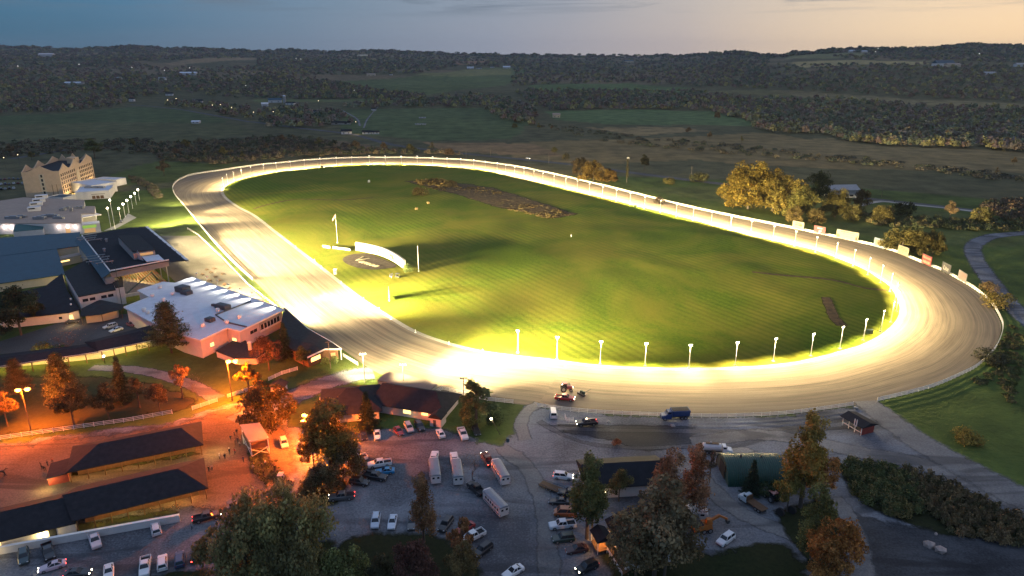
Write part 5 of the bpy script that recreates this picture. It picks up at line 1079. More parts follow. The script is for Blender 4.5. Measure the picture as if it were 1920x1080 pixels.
# ---- ranch clubhouse with hip roof
RP = rect(G(696,755,3), G(831,777,3), 13); o = bld('race_office', RP, 'rambling hip-roofed race office with lit windows by the parking lot', 'building')
block(o, 'wall', inset(RP, .7), 0, 3.0, M['pink_wall']); hiproof(o, RP, 3.0, 6.5, 1, 5.5, M['shingle'])
RQ = rect(G(600,780,3), G(714,769,3), 17); block(o, 'wall', inset(RQ, .7), 0, 2.95, M['pink_wall']); hiproof(o, RQ, 2.95, 6.9, 8, 7, M['shingle'])
a_, b_ = RP[0], RP[1]
RR = [b_+(a_-b_)*.17, b_+(a_-b_)*.02]; P5 = rect(RR[0]+Vector((.0,-2.6,0)), RR[1]+Vector((0,-2.6,0)), 3.6); block(o, 'porch', P5, 0, 2.9, M['pink_wall']); hiproof(o, [P5[1], P5[2], P5[3], P5[0]], 2.95, 4.2, 0, 0, M['shingle'], 'porch_roof', .3)
W_ = inset(RP, .7); panel(o, 'window', W_[0], W_[1], .44, .55, 1.1, 2.6, M['lit_glass']); panel(o, 'window', W_[0], W_[1], .71, .80, 1.5, 2.5, M['lit_glass']); panel(o, 'door', P5[0], P5[1], .3, .55, .1, 2.2, M['dark_steel'], cen=(P5[0]+P5[2])/2)
W_ = inset(RQ, .7); panel(o, 'window', W_[0], W_[1], .62, .72, 1.2, 2.4, M['dim_glass']); panel(o, 'door', W_[0], W_[1], .03, .1, .1, 2.3, M['brown_wood'])
p, q = G(723,770,0), G(735,766,0); mb = MB(); mb.beam((p.x, p.y, 1), (q.x, q.y, 1), .08, .9); mb.build('porch_rail', M['white_trim'], o, world=True)
light('POINT', 'porch_light', G(770,772,1.5)+Vector((0,-2.5,0)), 60, (1,.7,.3), .2)
# ---- flat beige building behind it
FP = [V2(G(*p, 4.4)) for p in [(707,713),(803,735),(820,720.5),(758,701),(727,697.5)]]; o = bld('storage_building', FP, 'long flat beige-roofed building against the bright track', 'building'); block(o, 'wall', inset(FP, .3), 0, 4.2, M['grey_panel']); slab(o, 'roof', FP, 4.45, .3, M['beige_roof'])
W_ = inset(FP, .3)
for k in range(10): panel(o, 'stall_door', W_[0], W_[1], .08+.09*k, .13+.09*k, .2, 2.4, M['brown_wood'])
# ---- small white shed
P = rect(G(506,737,0), G(533,738,0), 3.6); o = bld('small_shed', P, 'small white shed with pointed roof between fence and road', 'shed'); gable_ends(o, [P[1],P[2],P[3],P[0]], 0, 2.2, 3.3, M['white_wall']); hiproof(o, [P[1],P[2],P[3],P[0]], 2.2, 3.4, 0, 0, M['shingle'], over=.25, th=.12); panel(o, 'door', P[0], P[1], .4, .6, .1, 1.9, M['brown_wood'])
# ---- two open shedrow barns
def shedrow(label, e0, e1, depth, ze, zr, ha, hb, nposts, wt):
    P = rect(G(*e0, ze), G(*e1, ze), depth); o = bld('shedrow_barn', P, label, 'barn', 'open shedrow barns'); hiproof(o, P, ze, zr, ha, hb, M['shingle'], over=.3)
    a, b, c, d = P; v = (d-a).normalized(); u = (b-a).normalized(); Lw = (b-a).length
    block(o, 'stall_wall', [a+v*3.2+u*1.5, b+v*3.2-u*2, c-v*.8-u*2, d-v*.8+u*1.5], 0, ze-.1, M['brown_wood'])
    for k in range(nposts): p = a+u*(.4+(Lw-.8)*k/(nposts-1))+v*.3; MB().box((p.x, p.y, ze/2), (.2,.2,ze-.1)).build('post', M['brown_wood'], o, world=True)
    for k in range(9):
        if k >= wt: p = a+u*(Lw*(k+.5)/9)+v*1.6; light('POINT', 'barn_aisle_light', (p.x, p.y, ze-.5), 450, (1,.58,.14), .15); mb = MB(); mb.ball((p.x, p.y, ze-.4), .12); mb.build('aisle_lamp', M['warm_glow'], o, world=True)
    return o, P, u, v
o, P, u, v = shedrow('upper open barn with dark hip roof on the orange lot', (126,885), (379,833), 13, 3.3, 6.0, 7, 5, 9, 0)
o.name = 'shedrow_barn'
Q = [P[0]-u*4.5+v*1, P[0]-u*.2+v*1, P[0]-u*.2+v*8, P[0]-u*4.5+v*8]; block(o, 'lean_to', Q, 0, 2.0, M['red_wood']); slab(o, 'lean_to_roof', inset(Q, -.5), [2.2,2.7,2.7,2.2], .15, M['shingle'])
light('POINT', 'barn_end_light', Q[0]+Vector((.5,-1.5,2.2)), 900, (1,.75,.25), .15); light('POINT', 'barn_end_light', P[1]+u*3+Vector((0,0,2.5)), 1200, (1,.7,.2), .15)
o, P, u, v = shedrow('lower open barn with dark roof above the long white wall', (138,975), (388,914), 14, 3.4, 6.2, -2, 6, 9, 1)
Q = rect(P[0]-u*36, P[0], 13.5); hiproof(o, Q, 2.7, 5.6, 0, -1, M['shingle'], 'rear_roof', .3); block(o, 'rear_wall', [Q[0]+v*.5, Q[1]+v*.5, Q[2]-v*.5, Q[3]-v*.5], 0, 2.6, M['white_wall'])
panel(o, 'tack_room_door', Q[0]+v*.5, Q[1]+v*.5, .86, .9, .1, 2.1, M['dark_roof'], cen=(Q[0]+Q[2])/2); panel(o, 'tack_room_opening', Q[0]+v*.5, Q[1]+v*.5, .50, .62, .1, 2.3, M['lit_glass'], cen=(Q[0]+Q[2])/2)
light('POINT', 'barn_end_light', Q[0].lerp(Q[1], .56)+Vector((0,-2,2)), 900, (1,.7,.25), .15)
# ---- long white wall
a_, b_ = G(-40,1046,0), G(338,977,0); o = bld('long_wall', [a_, b_], 'long low white wall below the barns', 'wall'); MB().beam((a_.x, a_.y, .85), (b_.x, b_.y, .85), .5, 1.7).build('wall', M['white_wall'], o, world=True); MB().beam((a_.x, a_.y, 1.74), (b_.x, b_.y, 1.74), .75, .12).build('coping', M['white_trim'], o, world=True)
# ---- timber viewing stand
SPt = [V2(G(*p, 5.0)) for p in [(467,829),(505,821),(487,796),(450,800)]]; o = bld('viewing_stand', SPt, 'orange-lit timber viewing stand on braced legs', 'stand'); slab(o, 'roof', SPt, [5.0,5.0,5.6,5.6], .25, M['tan_roof'])
W_ = inset(SPt, .7); slab(o, 'deck', W_, 2.6, .25, M['brown_wood']); mb = MB()
for i in range(4): p = W_[i]; MB().box((p.x, p.y, 2.55), (.22,.22,5.1)).build('post', M['white_trim'], o, world=True)
for i in range(4):
    p, q = W_[i], W_[(i+1)%4]; block_ = MB().beam((p.x, p.y, 3.2), (q.x, q.y, 3.2), .1, 1.0); block_.build('railing', M['brown_wood'], o, world=True)
    mb = MB(); mb.beam((p.x, p.y, .3), (q.x, q.y, 2.3), .12, .12); mb.beam((p.x, p.y, 2.3), (q.x, q.y, .3), .12, .12); mb.build('brace', M['white_trim'], o, world=True)
# ---- dark shed in the yard
P = [V2(G(1100,915,3.2)), V2(G(1254,906,3.2))]; P = rect(P[0], P[1], 12); o = bld('equipment_shed', P, 'big dark gabled shed with pale wall among the olive trees', 'shed'); gable_ends(o, P, 0, 3.1, 5.6, M['white_wall']); hiproof(o, P, 3.2, 5.8, 0, 0, M['dark_roof'], over=.3)
light('POINT', 'shed_lamp_light', G(1133,930,2.6)+Vector((0,-1.2,0)), 40, (1,.7,.2), .1); p = G(1133,931,2.6); W_ = inset(P, .35); panel(o, 'wall_lamp', W_[0], W_[1], .21, .225, 1.6, 2.0, M['warm_glow'], .15)
# ---- house with porch and ramp
HP = [V2(G(*p, 3.4)) for p in [(1172,1046),(1262,1032),(1200,946),(1128,952)]]; a_, b_ = HP[0], HP[1]; HP = [a_, b_, b_+(HP[3]-a_)*.75, a_+(HP[3]-a_)*.75]; o = bld('cottage', HP, 'white cottage with dark roof, lit porch and long ramp', 'house')
K = [HP[3],HP[0],HP[1],HP[2]]; gable_ends(o, K, 0, 3.2, 5.3, M['white_wall']); hiproof(o, K, 3.2, 5.5, 0, 0, M['shingle'], over=.4)
PP = [V2(G(*p, 3.2)) for p in [(1121,1017),(1149,1010),(1133,988),(1108,994)]]; hiproof(o, [PP[1],PP[2],PP[3],PP[0]], 3.2, 4.2, 0, 0, M['shingle'], 'porch_roof', .2, .15)
for p in inset(PP, .2): MB().box((p.x, p.y, 1.55), (.15,.15,3.1)).build('porch_post', M['white_trim'], o, world=True)
slab(o, 'porch_floor', inset(PP, .1), .6, .2, M['brown_wood']); c_ = sum(PP, Vector())/4; light('POINT', 'porch_light', (c_.x+.4, c_.y, 2.7), 900, (1,.42,.08), .1)
for e0, e1 in (((1138,1033),(1166,1080)),((1150,1024),(1188,1068))):
    p, q = G(*e0,.6), G(*e1,0); mb = MB(); mb.beam((p.x,p.y,1.5), (q.x,q.y,1.0), .08, .1); mb.beam((p.x,p.y,1.05), (q.x,q.y,.55), .06, .08)
    for k in range(7): r_ = p.lerp(q, k/6); mb.beam((r_.x, r_.y, .0), (r_.x+.01, r_.y, 1.5-.5*k/6), .08, .08)
    mb.build('ramp_rail', M['white_trim'], o, world=True)
R4 = [G(1139,1031,.5), G(1150,1023,.5), G(1188,1066,.1), G(1167,1078,.1)]; slab(o, 'ramp', [V2(p) for p in R4], [.6,.6,.12,.12], .1, M['brown_wood'])
# ---- green round-roofed hut
a_, b_ = G(1365,913,0), G(1476,913,0); P = rect(a_, b_, 11); o = bld('quonset_hut', P, 'green corrugated half-round hut in the work yard', 'hut'); u = (b_-a_).normalized(); v = (P[3]-P[0]).normalized(); Lh = (b_-a_).length; rings = []
for i in range(56):
    p = a_+u*(Lh*i/55); k = 1+.012*(1 if i % 2 else -1); rings.append([tuple(V2(p)+v*(5.5-5.5*k*math.cos(math.pi*j/18))+Vector((0,0,5.0*k*math.sin(math.pi*j/18)))) for j in range(19)])
mb = MB(); mb.grid(rings, close=False); oo = mb.build('shell', M['green_metal'], o, world=True, smooth=False); fixn(oo)
for p in (a_+u*.15, b_-u*.15): mb = MB(); mb.face([tuple(V2(p)+v*(5.5-5.4*math.cos(math.pi*j/18))+Vector((0,0,4.88*math.sin(math.pi*j/18)))) for j in range(19)]); mb.build('end_wall', M['green_steel'], o, world=True)
panel(o, 'door', P[3], P[0], .3, .7, 0, 3.6, M['dark_roof'], cen=(P[0]+P[2])/2); 
for k in (.3,.65): p = V2(a_)+u*Lh*k+v*5.5; MB().tube((p.x,p.y,4.8), (p.x,p.y,5.6), .25, .25, 8).build('vent', M['dark_steel'], o, world=True)
p = V2(a_)+u*Lh*.72-v*.02+Vector((0,0,0)); 
# ---- red shelter
P = rect(G(1580,780,2.8), G(1617,801,2.8), 5.2); o = bld('starter_shelter', P, 'red boarded open-fronted shelter near the gap in the track fence', 'shed'); hiproof(o, P, 2.8, 3.7, 0, 0, M['shingle'], over=.5, th=.14)
a_, b_, c_, d_ = inset(P, .3); block(o, 'wall', [b_, c_, c_-(b_-a_).normalized()*.3, b_-(b_-a_).normalized()*.3], 0, 3.0, M['red_wood']); v = (d_-a_).normalized(); block(o, 'rear_wall', [a_+v*4, b_-(b_-a_).normalized()*.31+v*4, b_-(b_-a_).normalized()*.31+v*4.4, a_+v*4.4], 0, 2.7, M['red_wood'])
for t in (0,.33,.66,1): p = a_.lerp(b_, t); MB().box((p.x, p.y, 1.35), (.18,.18,2.7)).build('post', M['white_trim'], o, world=True)
MB().beam((a_.x, a_.y, .9), (b_.x, b_.y, .9), .12, .2).build('bench', M['white_trim'], o, world=True)
for px_ in ((1603,789),(1607,791)): q = G(*px_, 4.4); MB().tube((q.x, q.y, 3.0), (q.x, q.y, 5.0), .14).build('flue', M['white_trim'], o, world=True)
# ---- covered walkway
def walk(label, e, depth, z, zr, np_, poly):
    P = [G(*p, z) for p in poly]; P = [V2(p) for p in P]; o = bld('covered_walkway', P, label, 'walkway', 'covered walkways'); hiproof(o, P, z, zr, 1.5, 1.5, M['shingle'], over=.1)
    a, b = P[0], P[1]
    for k in range(np_): p = a.lerp(b, (k+.3)/np_)+(P[3]-a).normalized()*.4; MB().box((p.x, p.y, z/2), (.22,.22,z-.05)).build('post', M['brown_wood'], o, world=True)
    mb = MB(); mb.beam((a.x, a.y, z-.1), (b.x, b.y, z-.1), .15, .35); mb.build('fascia', M['white_trim'], o, world=True)
    n = max(3, np_)
    for k in range(n): p = (a.lerp(b, (k+.5)/n)+P[3].lerp(P[2], (k+.5)/n))/2; mb = MB(); mb.ball((p.x, p.y, z-.35), .14); mb.build('ceiling_lamp', M['warm_glow'], o, world=True); light('POINT', 'walkway_light', (p.x, p.y, z-.65), 1500, (1,.66,.14), .15)
walk('wider covered walkway with dark hip roof beside the tall pine', 0, 0, 3.9, 5.4, 5, [(184,659),(292,637),(290,608),(159,641)])
walk('narrow covered walkway with dark roof running off the frame edge', 0, 0, 3.7, 4.6, 7, [(-60,696),(183,660),(163,645),(-60,672)])
# ================================================================ fences
M['fence_white'] = mat('white fence board', (.74,.72,.70), .6, .08, 1); M['black'] = mat('matt black', (.004,.004,.005), .8, .2, 1, spec=.05)
M['lettering_white'] = mat('white lettering', (.78,.76,.70), .6, .04, 1)
def fence(label, pts, h=1.35, rails=3, sp=2.5, bh=.14, name='rail_fence', group=None, maxpost=100, solid=False):
    L = sum((b-a).length for a, b in zip(pts, pts[1:])); n = max(2, int(L/sp)); Q = resample(pts, n); o = empty(name, Q[len(Q)//2].copy(), label, 'fence', group); org = o.location
    for k in range(rails):
        z = h*(k+1)/rails-.12; mb = MB(); rings = []
        for i, q in enumerate(Q):
            t = (Q[min(i+1, n)]-Q[max(i-1, 0)]).normalized(); s = Vector((-t.y, t.x, 0))*.03; c = q-org
            rings.append([(c.x-s.x, c.y-s.y, z-bh/2), (c.x+s.x, c.y+s.y, z-bh/2), (c.x+s.x, c.y+s.y, z+bh/2), (c.x-s.x, c.y-s.y, z+bh/2)])
        mb.loft(rings); mb.build('rail', M['fence_white'], o)
    order = sorted(range(n+1), key=lambda i: Q[i].length); pm = None; rest = MB()
    for j, i in enumerate(order):
        q = Q[i]-org
        if j < maxpost:
            if pm is None: p = MB().box((0,0,h/2+.03), (.13,.13,h+.06)).build('post', M['fence_white'], o); pm = p.data
            else: p = bpy.data.objects.new('post', pm); C.objects.link(p); p.parent = o
            p.location = (q.x, q.y, 0)
        else: rest.box((q.x, q.y, h/2+.03), (.13,.13,h+.06))
    if rest.f: tag(rest.build('post_row', M['fence_white'], o), 'long run of white fence posts', None, None, 'stuff')
    return o
gp = lambda L: [G(*p) for p in L]
def outward(P, k): return [p+(p-cen).normalized()*k for p in P]
fence('white three-rail fence along the near edge of the track by the work yard', smooth_open(gp([(1007,763),(1055,770),(1138,777),(1236,781),(1334,783.5),(1397,782),(1460,779),(1523,772),(1599,761)]), 60))
i0 = OUT.index((1642,752)); i1 = OUT.index((532,580)); fence('long white rail fence sweeping round the outside of the racetrack', outward(smooth_open(gp(OUT[i0:i1]), 320), .5), 1.45, 3, 2.5, .24)
fence('white rail fence beside the open leafy tree and race office', gp([(819,737),(830,731),(870,741),(915,752),(962,757)]), 1.35)
fence('short white fence by the bright green bush', gp([(644,669),(671,685)]), 1.3, 4, 2, .22)
fence('white fence along the orange lot below the dark lawn', gp([(-40,831),(0,825),(160,802),(240,791),(323,776)]), 1.35)
fence('short white fence piece left of the dirt path gap', gp([(361,769),(408,753)]), 1.3, 4)
fence('white fence between the orange path and half bare tree', gp([(427,746),(476,730)]), 1.3, 4)
fence('white fence on the green verge above the small shed', gp([(504,714),(530,702),(558,694)]), 1.3, 4)
fence('grey-white board fence at the hip roof corner by the road', gp([(600,752),(603,748),(640,747)]), 1.4, 4)
fence('thin white rail between apron and homestretch', gp([(352,430),(372,442),(420,488),(467,537),(520,578)]), 1.1, 2, 3, .1)
fence('short grey gate beside the parked white van', gp([(1059,783),(1062,792),(1075,791)]), 1.4, 3, 1.2)
# ================================================================ lamps outside the track
def lamp_light(p, pw, col, r=.25): return light('POINT', 'lamp_light', p, pw, col, r)
def sodium(label, base, heads, power, z0=None):
    b = G(*base); o = empty('sodium_lamp', b, label, 'street lamp'); zs = []
    for hx, hy in heads:
        lo, hi = 2, 25
        for _ in range(40):
            m_ = (lo+hi)/2; a_ = b.y*CP+(H-m_)*SP; bb = (H-m_)*CP-b.y*SP
            if 540+F*bb/a_ > hy: lo = m_
            else: hi = m_
        p = G(hx, hy, lo); zs.append(lo); dv = p-b; dv.z = 0; L = min(dv.length, 2.6); dv = dv.normalized()*L if dv.length > .01 else Vector()
        mb = MB(); mb.tube((0,0,lo-.2), (dv.x, dv.y, lo+.1), .05); mb.build('arm', M['grey_steel'], o)
        mb = MB(); mb.ball((dv.x, dv.y, lo+.12), .34, 8, 5, (1.4,1,.6)); h_ = mb.build('lamp_head', M['grey_steel'], o); mb = MB(); mb.ball((dv.x, dv.y, lo-.1), .60, 10, 6, (1.3,1.1,.7)); mb.build('lens', M['sodium_glow'], h_)
        lamp_light((b.x+dv.x, b.y+dv.y, lo-.6), power, (1,.165,.008), .4)
    MB().tube((0,0,0), (0,0,max(zs)), .16, .1, 8).build('pole', M['wood_pole'], o); return o
sodium('twin-headed orange sodium lamp over the dark lawn', (58,806), [(33,731),(51,729)], SODIUM*.5)
sodium('bright orange sodium lamp above the dirt path by the clubhouse', (436,752), [(428,677),(441,676)], SODIUM*.95)
sodium('orange sodium lamp with two stacked heads beside the yellow tree', (577,842), [(571,778),(569,790)], SODIUM*.9)
b = G(938,815); t = G(921,785,6.5); o = empty('yard_lamp', b, 'white yard lamp leaning out over the lot by the white fence', 'street lamp'); d = t-b; MB().tube((0,0,0), d, .1, .07).build('pole', M['wood_pole'], o); mb = MB(); mb.ball(d, .3); mb.build('globe', M['globe_glow'], o); lamp_light(t+Vector((0,0,-.6)), 500, (1,.78,.5))
for i, (hx, hy) in enumerate([(224,391),(232,383),(239,376),(246,369),(253,362.5),(259,356)]):
    b = G(hx+3, hy+25-i*.9); hh = hpx((hx+3, hy+25-i*.9), hy); o = empty('globe_lamp', b, 'white post with a bright globe on the hotel walk, '+('first, by the dark car' if i == 0 else ('last, towards the hotel annex' if i == 5 else ORD(i+1)+' from the dark car')), 'lamp post', 'globe lamps along the hotel walk')
    MB().tube((0,0,0), (0,0,hh), .12, .09, 8).build('pole', M['white_pole'], o); mb = MB(); mb.ball((0,0,hh+.1), .62, 10, 6); mb.build('globe', M['globe_glow'], o); lamp_light((b.x, b.y, hh+1.1), 1100, (1,.78,.42), .3)
for (bx, by), hy, lb in (((216,430),375,'tall white lamp post in front of the globe row'),((209,431),390,'tall lamp post at the corner of the casino entrance')):
    b = G(bx, by); hh = hpx((bx, by), hy); o = empty('lamp_post', b, lb, 'lamp post'); MB().tube((0,0,0), (0,0,hh), .16, .1, 8).build('pole', M['white_pole'], o); mb = MB(); mb.ball((0,0,hh), .5, 10, 6); mb.build('globe', M['globe_glow'], o); lamp_light((b.x, b.y-.9, hh), 700, (1,.78,.42), .3)
b = G(197,682); o = empty('lamp_post', b, 'short lamp post lit at the edge of the covered walkway', 'lamp post'); MB().tube((0,0,0), (0,0,2.7), .08).build('pole', M['black'], o); mb = MB(); mb.ball((0,0,2.8), .32, 8, 6); mb.build('globe', M['globe_glow'], o); lamp_light((b.x, b.y-.2, 3.4), 900, (1,.8,.5))
for base, top, lb, flood in [((684,717),663,'utility pole with floodlights where the gravel road meets the track',1),((758,738),683,'slim floodlight pole behind the flat beige building',1),((870,758),708,'floodlight pole behind the open leafy tree',1),((620,691),640,'white-lit utility pole in front of the paddock roof',0),((1296,334),312,'wooden utility pole by the highway, past the small shrubs',0),((1029,306),284,'wooden utility pole by the highway near the far rail',0),((874,299),283,'utility pole just outside the far turn',0),((920,293),275,'utility pole by the highway beyond the far turn',0),((1653,369),345,'wooden utility pole by the highway near the tan tree',0),((740,272),258,'utility pole where the lane meets the highway',0),((1067,312),303,'short utility pole in the backstretch field',0)]:
    b = G(*base); hh = hpx(base, top); o = empty('utility_pole', b, lb, 'utility pole'); MB().tube((0,0,0), (0,0,hh), .16, .11, 7).build('pole', M['wood_pole'], o)
    MB().beam((-1.1,0,hh-.35), (1.1,0,hh-.35), .1, .14).build('crossarm', M['wood_pole'], o)
    if flood:
        for x in (-.8,0,.8): MB().box((x, .2, hh-.15), (.45,.3,.4)).build('floodlight', M['grey_steel'], o)
# ================================================================ infield: signs, poles, board
m_, nt_, b_ = base_mat('toteboard panel', .5); M['board'] = mat('white toteboard', (.34,.335,.325), .5, .03, .3)
pts = smooth_open([G(667,473,0), G(690,477.5,0), G(716,484,0), G(740,496,0), G(757,508.5,0)], 24); c_ = pts[12]
o = empty('tote_board', V2(c_), 'long curved white tote board with dark number windows in the infield', 'sign'); zb = on_infield(c_.x, c_.y); rings = []
for i, p in enumerate(pts):
    t = (pts[min(i+1,24)]-pts[max(i-1,0)]).normalized(); n = Vector((-t.y, t.x, 0)); n = n if n.y > 0 else -n; q = p-V2(c_); top = 5.0
    rings.append([(q.x, q.y, zb+.5), (q.x+n.x*1.2, q.y+n.y*1.2, zb+.5), (q.x+n.x*1.2, q.y+n.y*1.2, zb+top), (q.x, q.y, zb+top)])
fixn(MB().loft(rings).build('board', M['board'], o))
for i in range(0,25,6): p = pts[i]-V2(c_); MB().box((p.x+.3, p.y+.5, zb+.25), (.3,.3,.6)).build('leg', M['black'], o)
M['amber'] = emis('amber digits', (1,.8,.1), 1.0, (.03,.025,.004))
for t0, w_, z0, z1, mm in ((.07,.014,2.2,3.9,'black'),(.12,.012,1.7,2.4,'black'),(.17,.014,1.9,3.8,'black'),(.30,.008,1.6,2.5,'black'),(.36,.03,1.9,3.9,'amber'),(.36,.012,2.5,3.1,'black'),(.47,.03,1.8,3.0,'amber'),(.485,.014,1.5,1.9,'black'),(.55,.02,1.6,2.5,'amber'),(.63,.016,2.7,3.7,'black'),(.63,.03,2.4,4.0,'amber'),(.675,.016,1.7,4.0,'black'),(.675,.03,1.5,4.1,'amber'),(.71,.012,1.6,3.8,'black')):
    f = t0*24; i = int(f); p = pts[i].lerp(pts[i+1], f-i); t = (pts[i+1]-pts[i]).normalized(); n = Vector((-t.y, t.x, 0)); n = n if n.y < 0 else -n; q = p-V2(c_)+n*(.05 if mm == 'black' else .02)
    MB().box((q.x, q.y, zb+(z0+z1)/2), (w_*55, .08, z1-z0), math.atan2(t.y, t.x)).build('number_window', M[mm], o)
q = GI(765,511); x = tree('bushy', Vector((q.x, q.y, q.z)), h=5.0, wide=1.1, col=(.06,.08,.025), name='bush', label='green bush at the end of the tote board', cat='bush')
for a_, b2, lb in (((605,464),(619,466),'short low white board beyond the tote board'),((624.5,466.5),(657,470.5),'longer low white board next to the tote board')):
    p, q = GI(*a_), GI(*b2); m_ = (p+q)/2; o = empty('low_board', m_, lb, 'sign'); d = q-p; MB().beam((-d.x/2,-d.y/2,.75), (d.x/2,d.y/2,.75), .25, 1.3).build('board', M['board'], o)
    for k in (-.4,.4): MB().box((d.x*k, d.y*k, .1), (.2,.4,.3)).build('foot', M['black'], o)
# flower bed with the word picked out in pale flowers
BED = [(639,488),(646,481.5),(662,477),(684,475.5),(706,480),(728,488),(744,497),(746,502),(728,505.5),(704,508),(680,506.5),(660,502),(645,496)]
bp = smooth_closed([GI(*p) for p in BED], 60); bc_ = sum(bp, Vector())/60; zt = max(on_infield(p.x, p.y) for p in bp)+.12
o = empty('flower_bed', (bc_.x, bc_.y, 0), 'oval dark flower bed with pale lettering below the tote board', 'flower bed')
inn_ = [p+(bc_-p).normalized()*1.1 for p in bp]; mb = MB(); mb.face([(p.x-bc_.x, p.y-bc_.y, zt) for p in inn_]); x = mb.build('soil', M['mulch'], o)
if x.data.polygons[0].normal.z < 0: x.data.flip_normals()
mb = MB(); rings = [[(p.x-bc_.x, p.y-bc_.y, 0), (p.x-bc_.x, p.y-bc_.y, zt+.15), (q.x-bc_.x, q.y-bc_.y, zt+.15), (q.x-bc_.x, q.y-bc_.y, 0)] for p, q in zip(bp, inn_)]; rings.append(rings[0]); mb.grid(rings); fixn(mb.build('edging', M['dirt'], o))
def text_mesh(s, size, ext=.01, shear=0.0, align='CENTER', bold=0.0):
    cu = bpy.data.curves.new('lettering', 'FONT'); cu.body = s; cu.size = size; cu.extrude = ext; cu.align_x = align; cu.align_y = 'CENTER'; cu.shear = shear; cu.offset = bold; cu.resolution_u = 2
    ob = bpy.data.objects.new('lettering', cu); C.objects.link(ob); dg = bpy.context.evaluated_depsgraph_get(); me = bpy.data.meshes.new_from_object(ob.evaluated_get(dg)); bpy.data.objects.remove(ob); return me
pV, pN = GI(661,490), GI(704,502); bd = (pN-pV).normalized(); upv = Vector((-bd.y, bd.x, 0)); upv = upv if upv.x > 0 else -upv
M['flowers'] = mat('pale bedding flowers', (.26,.23,.15), .9, .35, 3)
def bed_text(s, size, p, sh=0.0, bold=0.0):
    me = text_mesh(s, size, .12, sh, 'LEFT', bold); me.materials.append(M['flowers']); t = bpy.data.objects.new('lettering', me); C.objects.link(t); t.parent = o; ax = Vector((bd.x, bd.y, 0)); ay = Vector((upv.x, upv.y, 0)); mx = Matrix.Identity(4)
    flip = ax.cross(ay).z < 0
    mx.col[0][:3] = ax; mx.col[1][:3] = ay; mx.col[2][:3] = ax.cross(ay); mx.col[3][:3] = (p.x-bc_.x, p.y-bc_.y, zt+.15); t.matrix_local = mx
bed_text('V', 10.0, pV+upv*4.0-bd*1.5, 0, .05); bed_text('ernon', 6.0, pV+bd*4.0+upv*1.6, .25, .06)
# poles, boards and bits standing on the turf
def pole(nm, base, top, lb, r=.1, ball=None, m=None):
    p = GI(*base); hh = hpx(base, top); x = empty(nm, p, lb, nm.replace('_', ' ')); MB().tube((0,0,0), (0,0,hh), r, r*.6, 7).build('pole', m or M['white_pole'], x)
    mb = MB(); mb.tube((0,0,0), (0,0,.5), r*4, r*2.5, 8); mb.build('base', M['white_pole'], x); return x, hh
x, hh = pole('flagpole', (633,455), 401, 'white flagpole with a flag near the low white boards'); mb = MB(); rings = []
for i in range(7): rings.append([(-.3*i, .12*math.sin(i*1.3), hh-.2-.42*i), (-.3*i-.2, .12*math.sin(i*1.3+.6), hh-2.2-.38*i)])
mb.grid(rings, close=False); m2 = mat('faded flag cloth', (.30,.12,.13), .9, .6, 1.2); mb.build('flag', m2, x)
pole('flagpole', (785,509), 461, 'bare white pole behind the end of the tote board', .09)
p = GI(730,565); x = empty('finish_board', p, 'tall white board seen edge-on casting a dark shadow in the infield', 'sign'); dv = V2(p).normalized(); MB().box((dv.x*2.6, dv.y*2.6, 2.9), (5.4,.22,4.4), math.atan2(dv.y, dv.x)).build('board', M['board'], x)
for k in (.3,4.9): MB().box((dv.x*k, dv.y*k, .4), (.3,.3,.9)).build('post', M['white_pole'], x)
p = GI(734,521); x = empty('notice_board', p, 'small white notice board beside the dark cart', 'sign'); MB().box((0,0,1.5), (2.0,.2,1.4), .9).build('board', M['board'], x); MB().box((0,0,.4), (.2,.2,.9)).build('post', M['white_pole'], x)
p = GI(629,514); x = empty('marker_booth', p, 'little white photo-finish booth at the homestretch edge', 'booth'); MB().box((0,0,1.2), (1.3,1.3,2.4)).build('booth', M['board'], x); MB().box((0,0,2.5), (1.7,1.7,.16)).build('roof', M['white_trim'], x); MB().box((0,-.68,1.5), (.7,.05,.7)).build('window', M['glass'], x)
M['hay'] = mat('straw', (.30,.20,.075), .95, .3, 3)
for px_, lb in (((781,393),'straw bale on the infield below the round bush'),((803,382),'small straw bale up the infield from the larger one')):
    p = GI(*px_); x = MB(); x.tube((-.8,0,.7), (.8,0,.7), .75, .75, 12); x = x.build('hay_bale', M['hay']); x.location = p; x.rotation_euler.z = .5; tag(x, lb, 'hay bale')
p = GI(692,342); x = MB(); x.tube((0,0,0), (0,0,1.8), 1.0, 1.0, 10); x.tube((0,0,1.8), (0,0,2.2), 1.0, .4, 10); x = x.build('water_tank', M['grey_metal']); x.location = p; tag(x, 'small pale water tank alone in the far infield', 'tank')
p = GI(1071,444); x = MB(); x.tube((0,0,0), (0,0,1.3), .25, .25, 8); x.ball((0,0,1.4), .32); x = x.build('marker_post', M['grey_metal']); x.location = p; tag(x, 'white marker post alone in the middle of the infield', 'post')
for px_, lb in (((1630,625),'green utility box by the near-turn floodlights'),((1191,388),'green utility box beside the backstretch floodlights'),((604,314),'dark utility box by the far-turn floodlights')):
    p = GI(*px_); x = empty('utility_box', p, lb, 'utility box'); MB().box((0,0,.75), (2.2,1.1,1.4)).build('cabinet', M['green_steel'], x); MB().box((0,0,1.5), (2.4,1.3,.12)).build('lid', M['green_steel'], x); MB().box((.3,-.57,.7), (.9,.05,1.1)).build('door', M['dark_steel'], x)
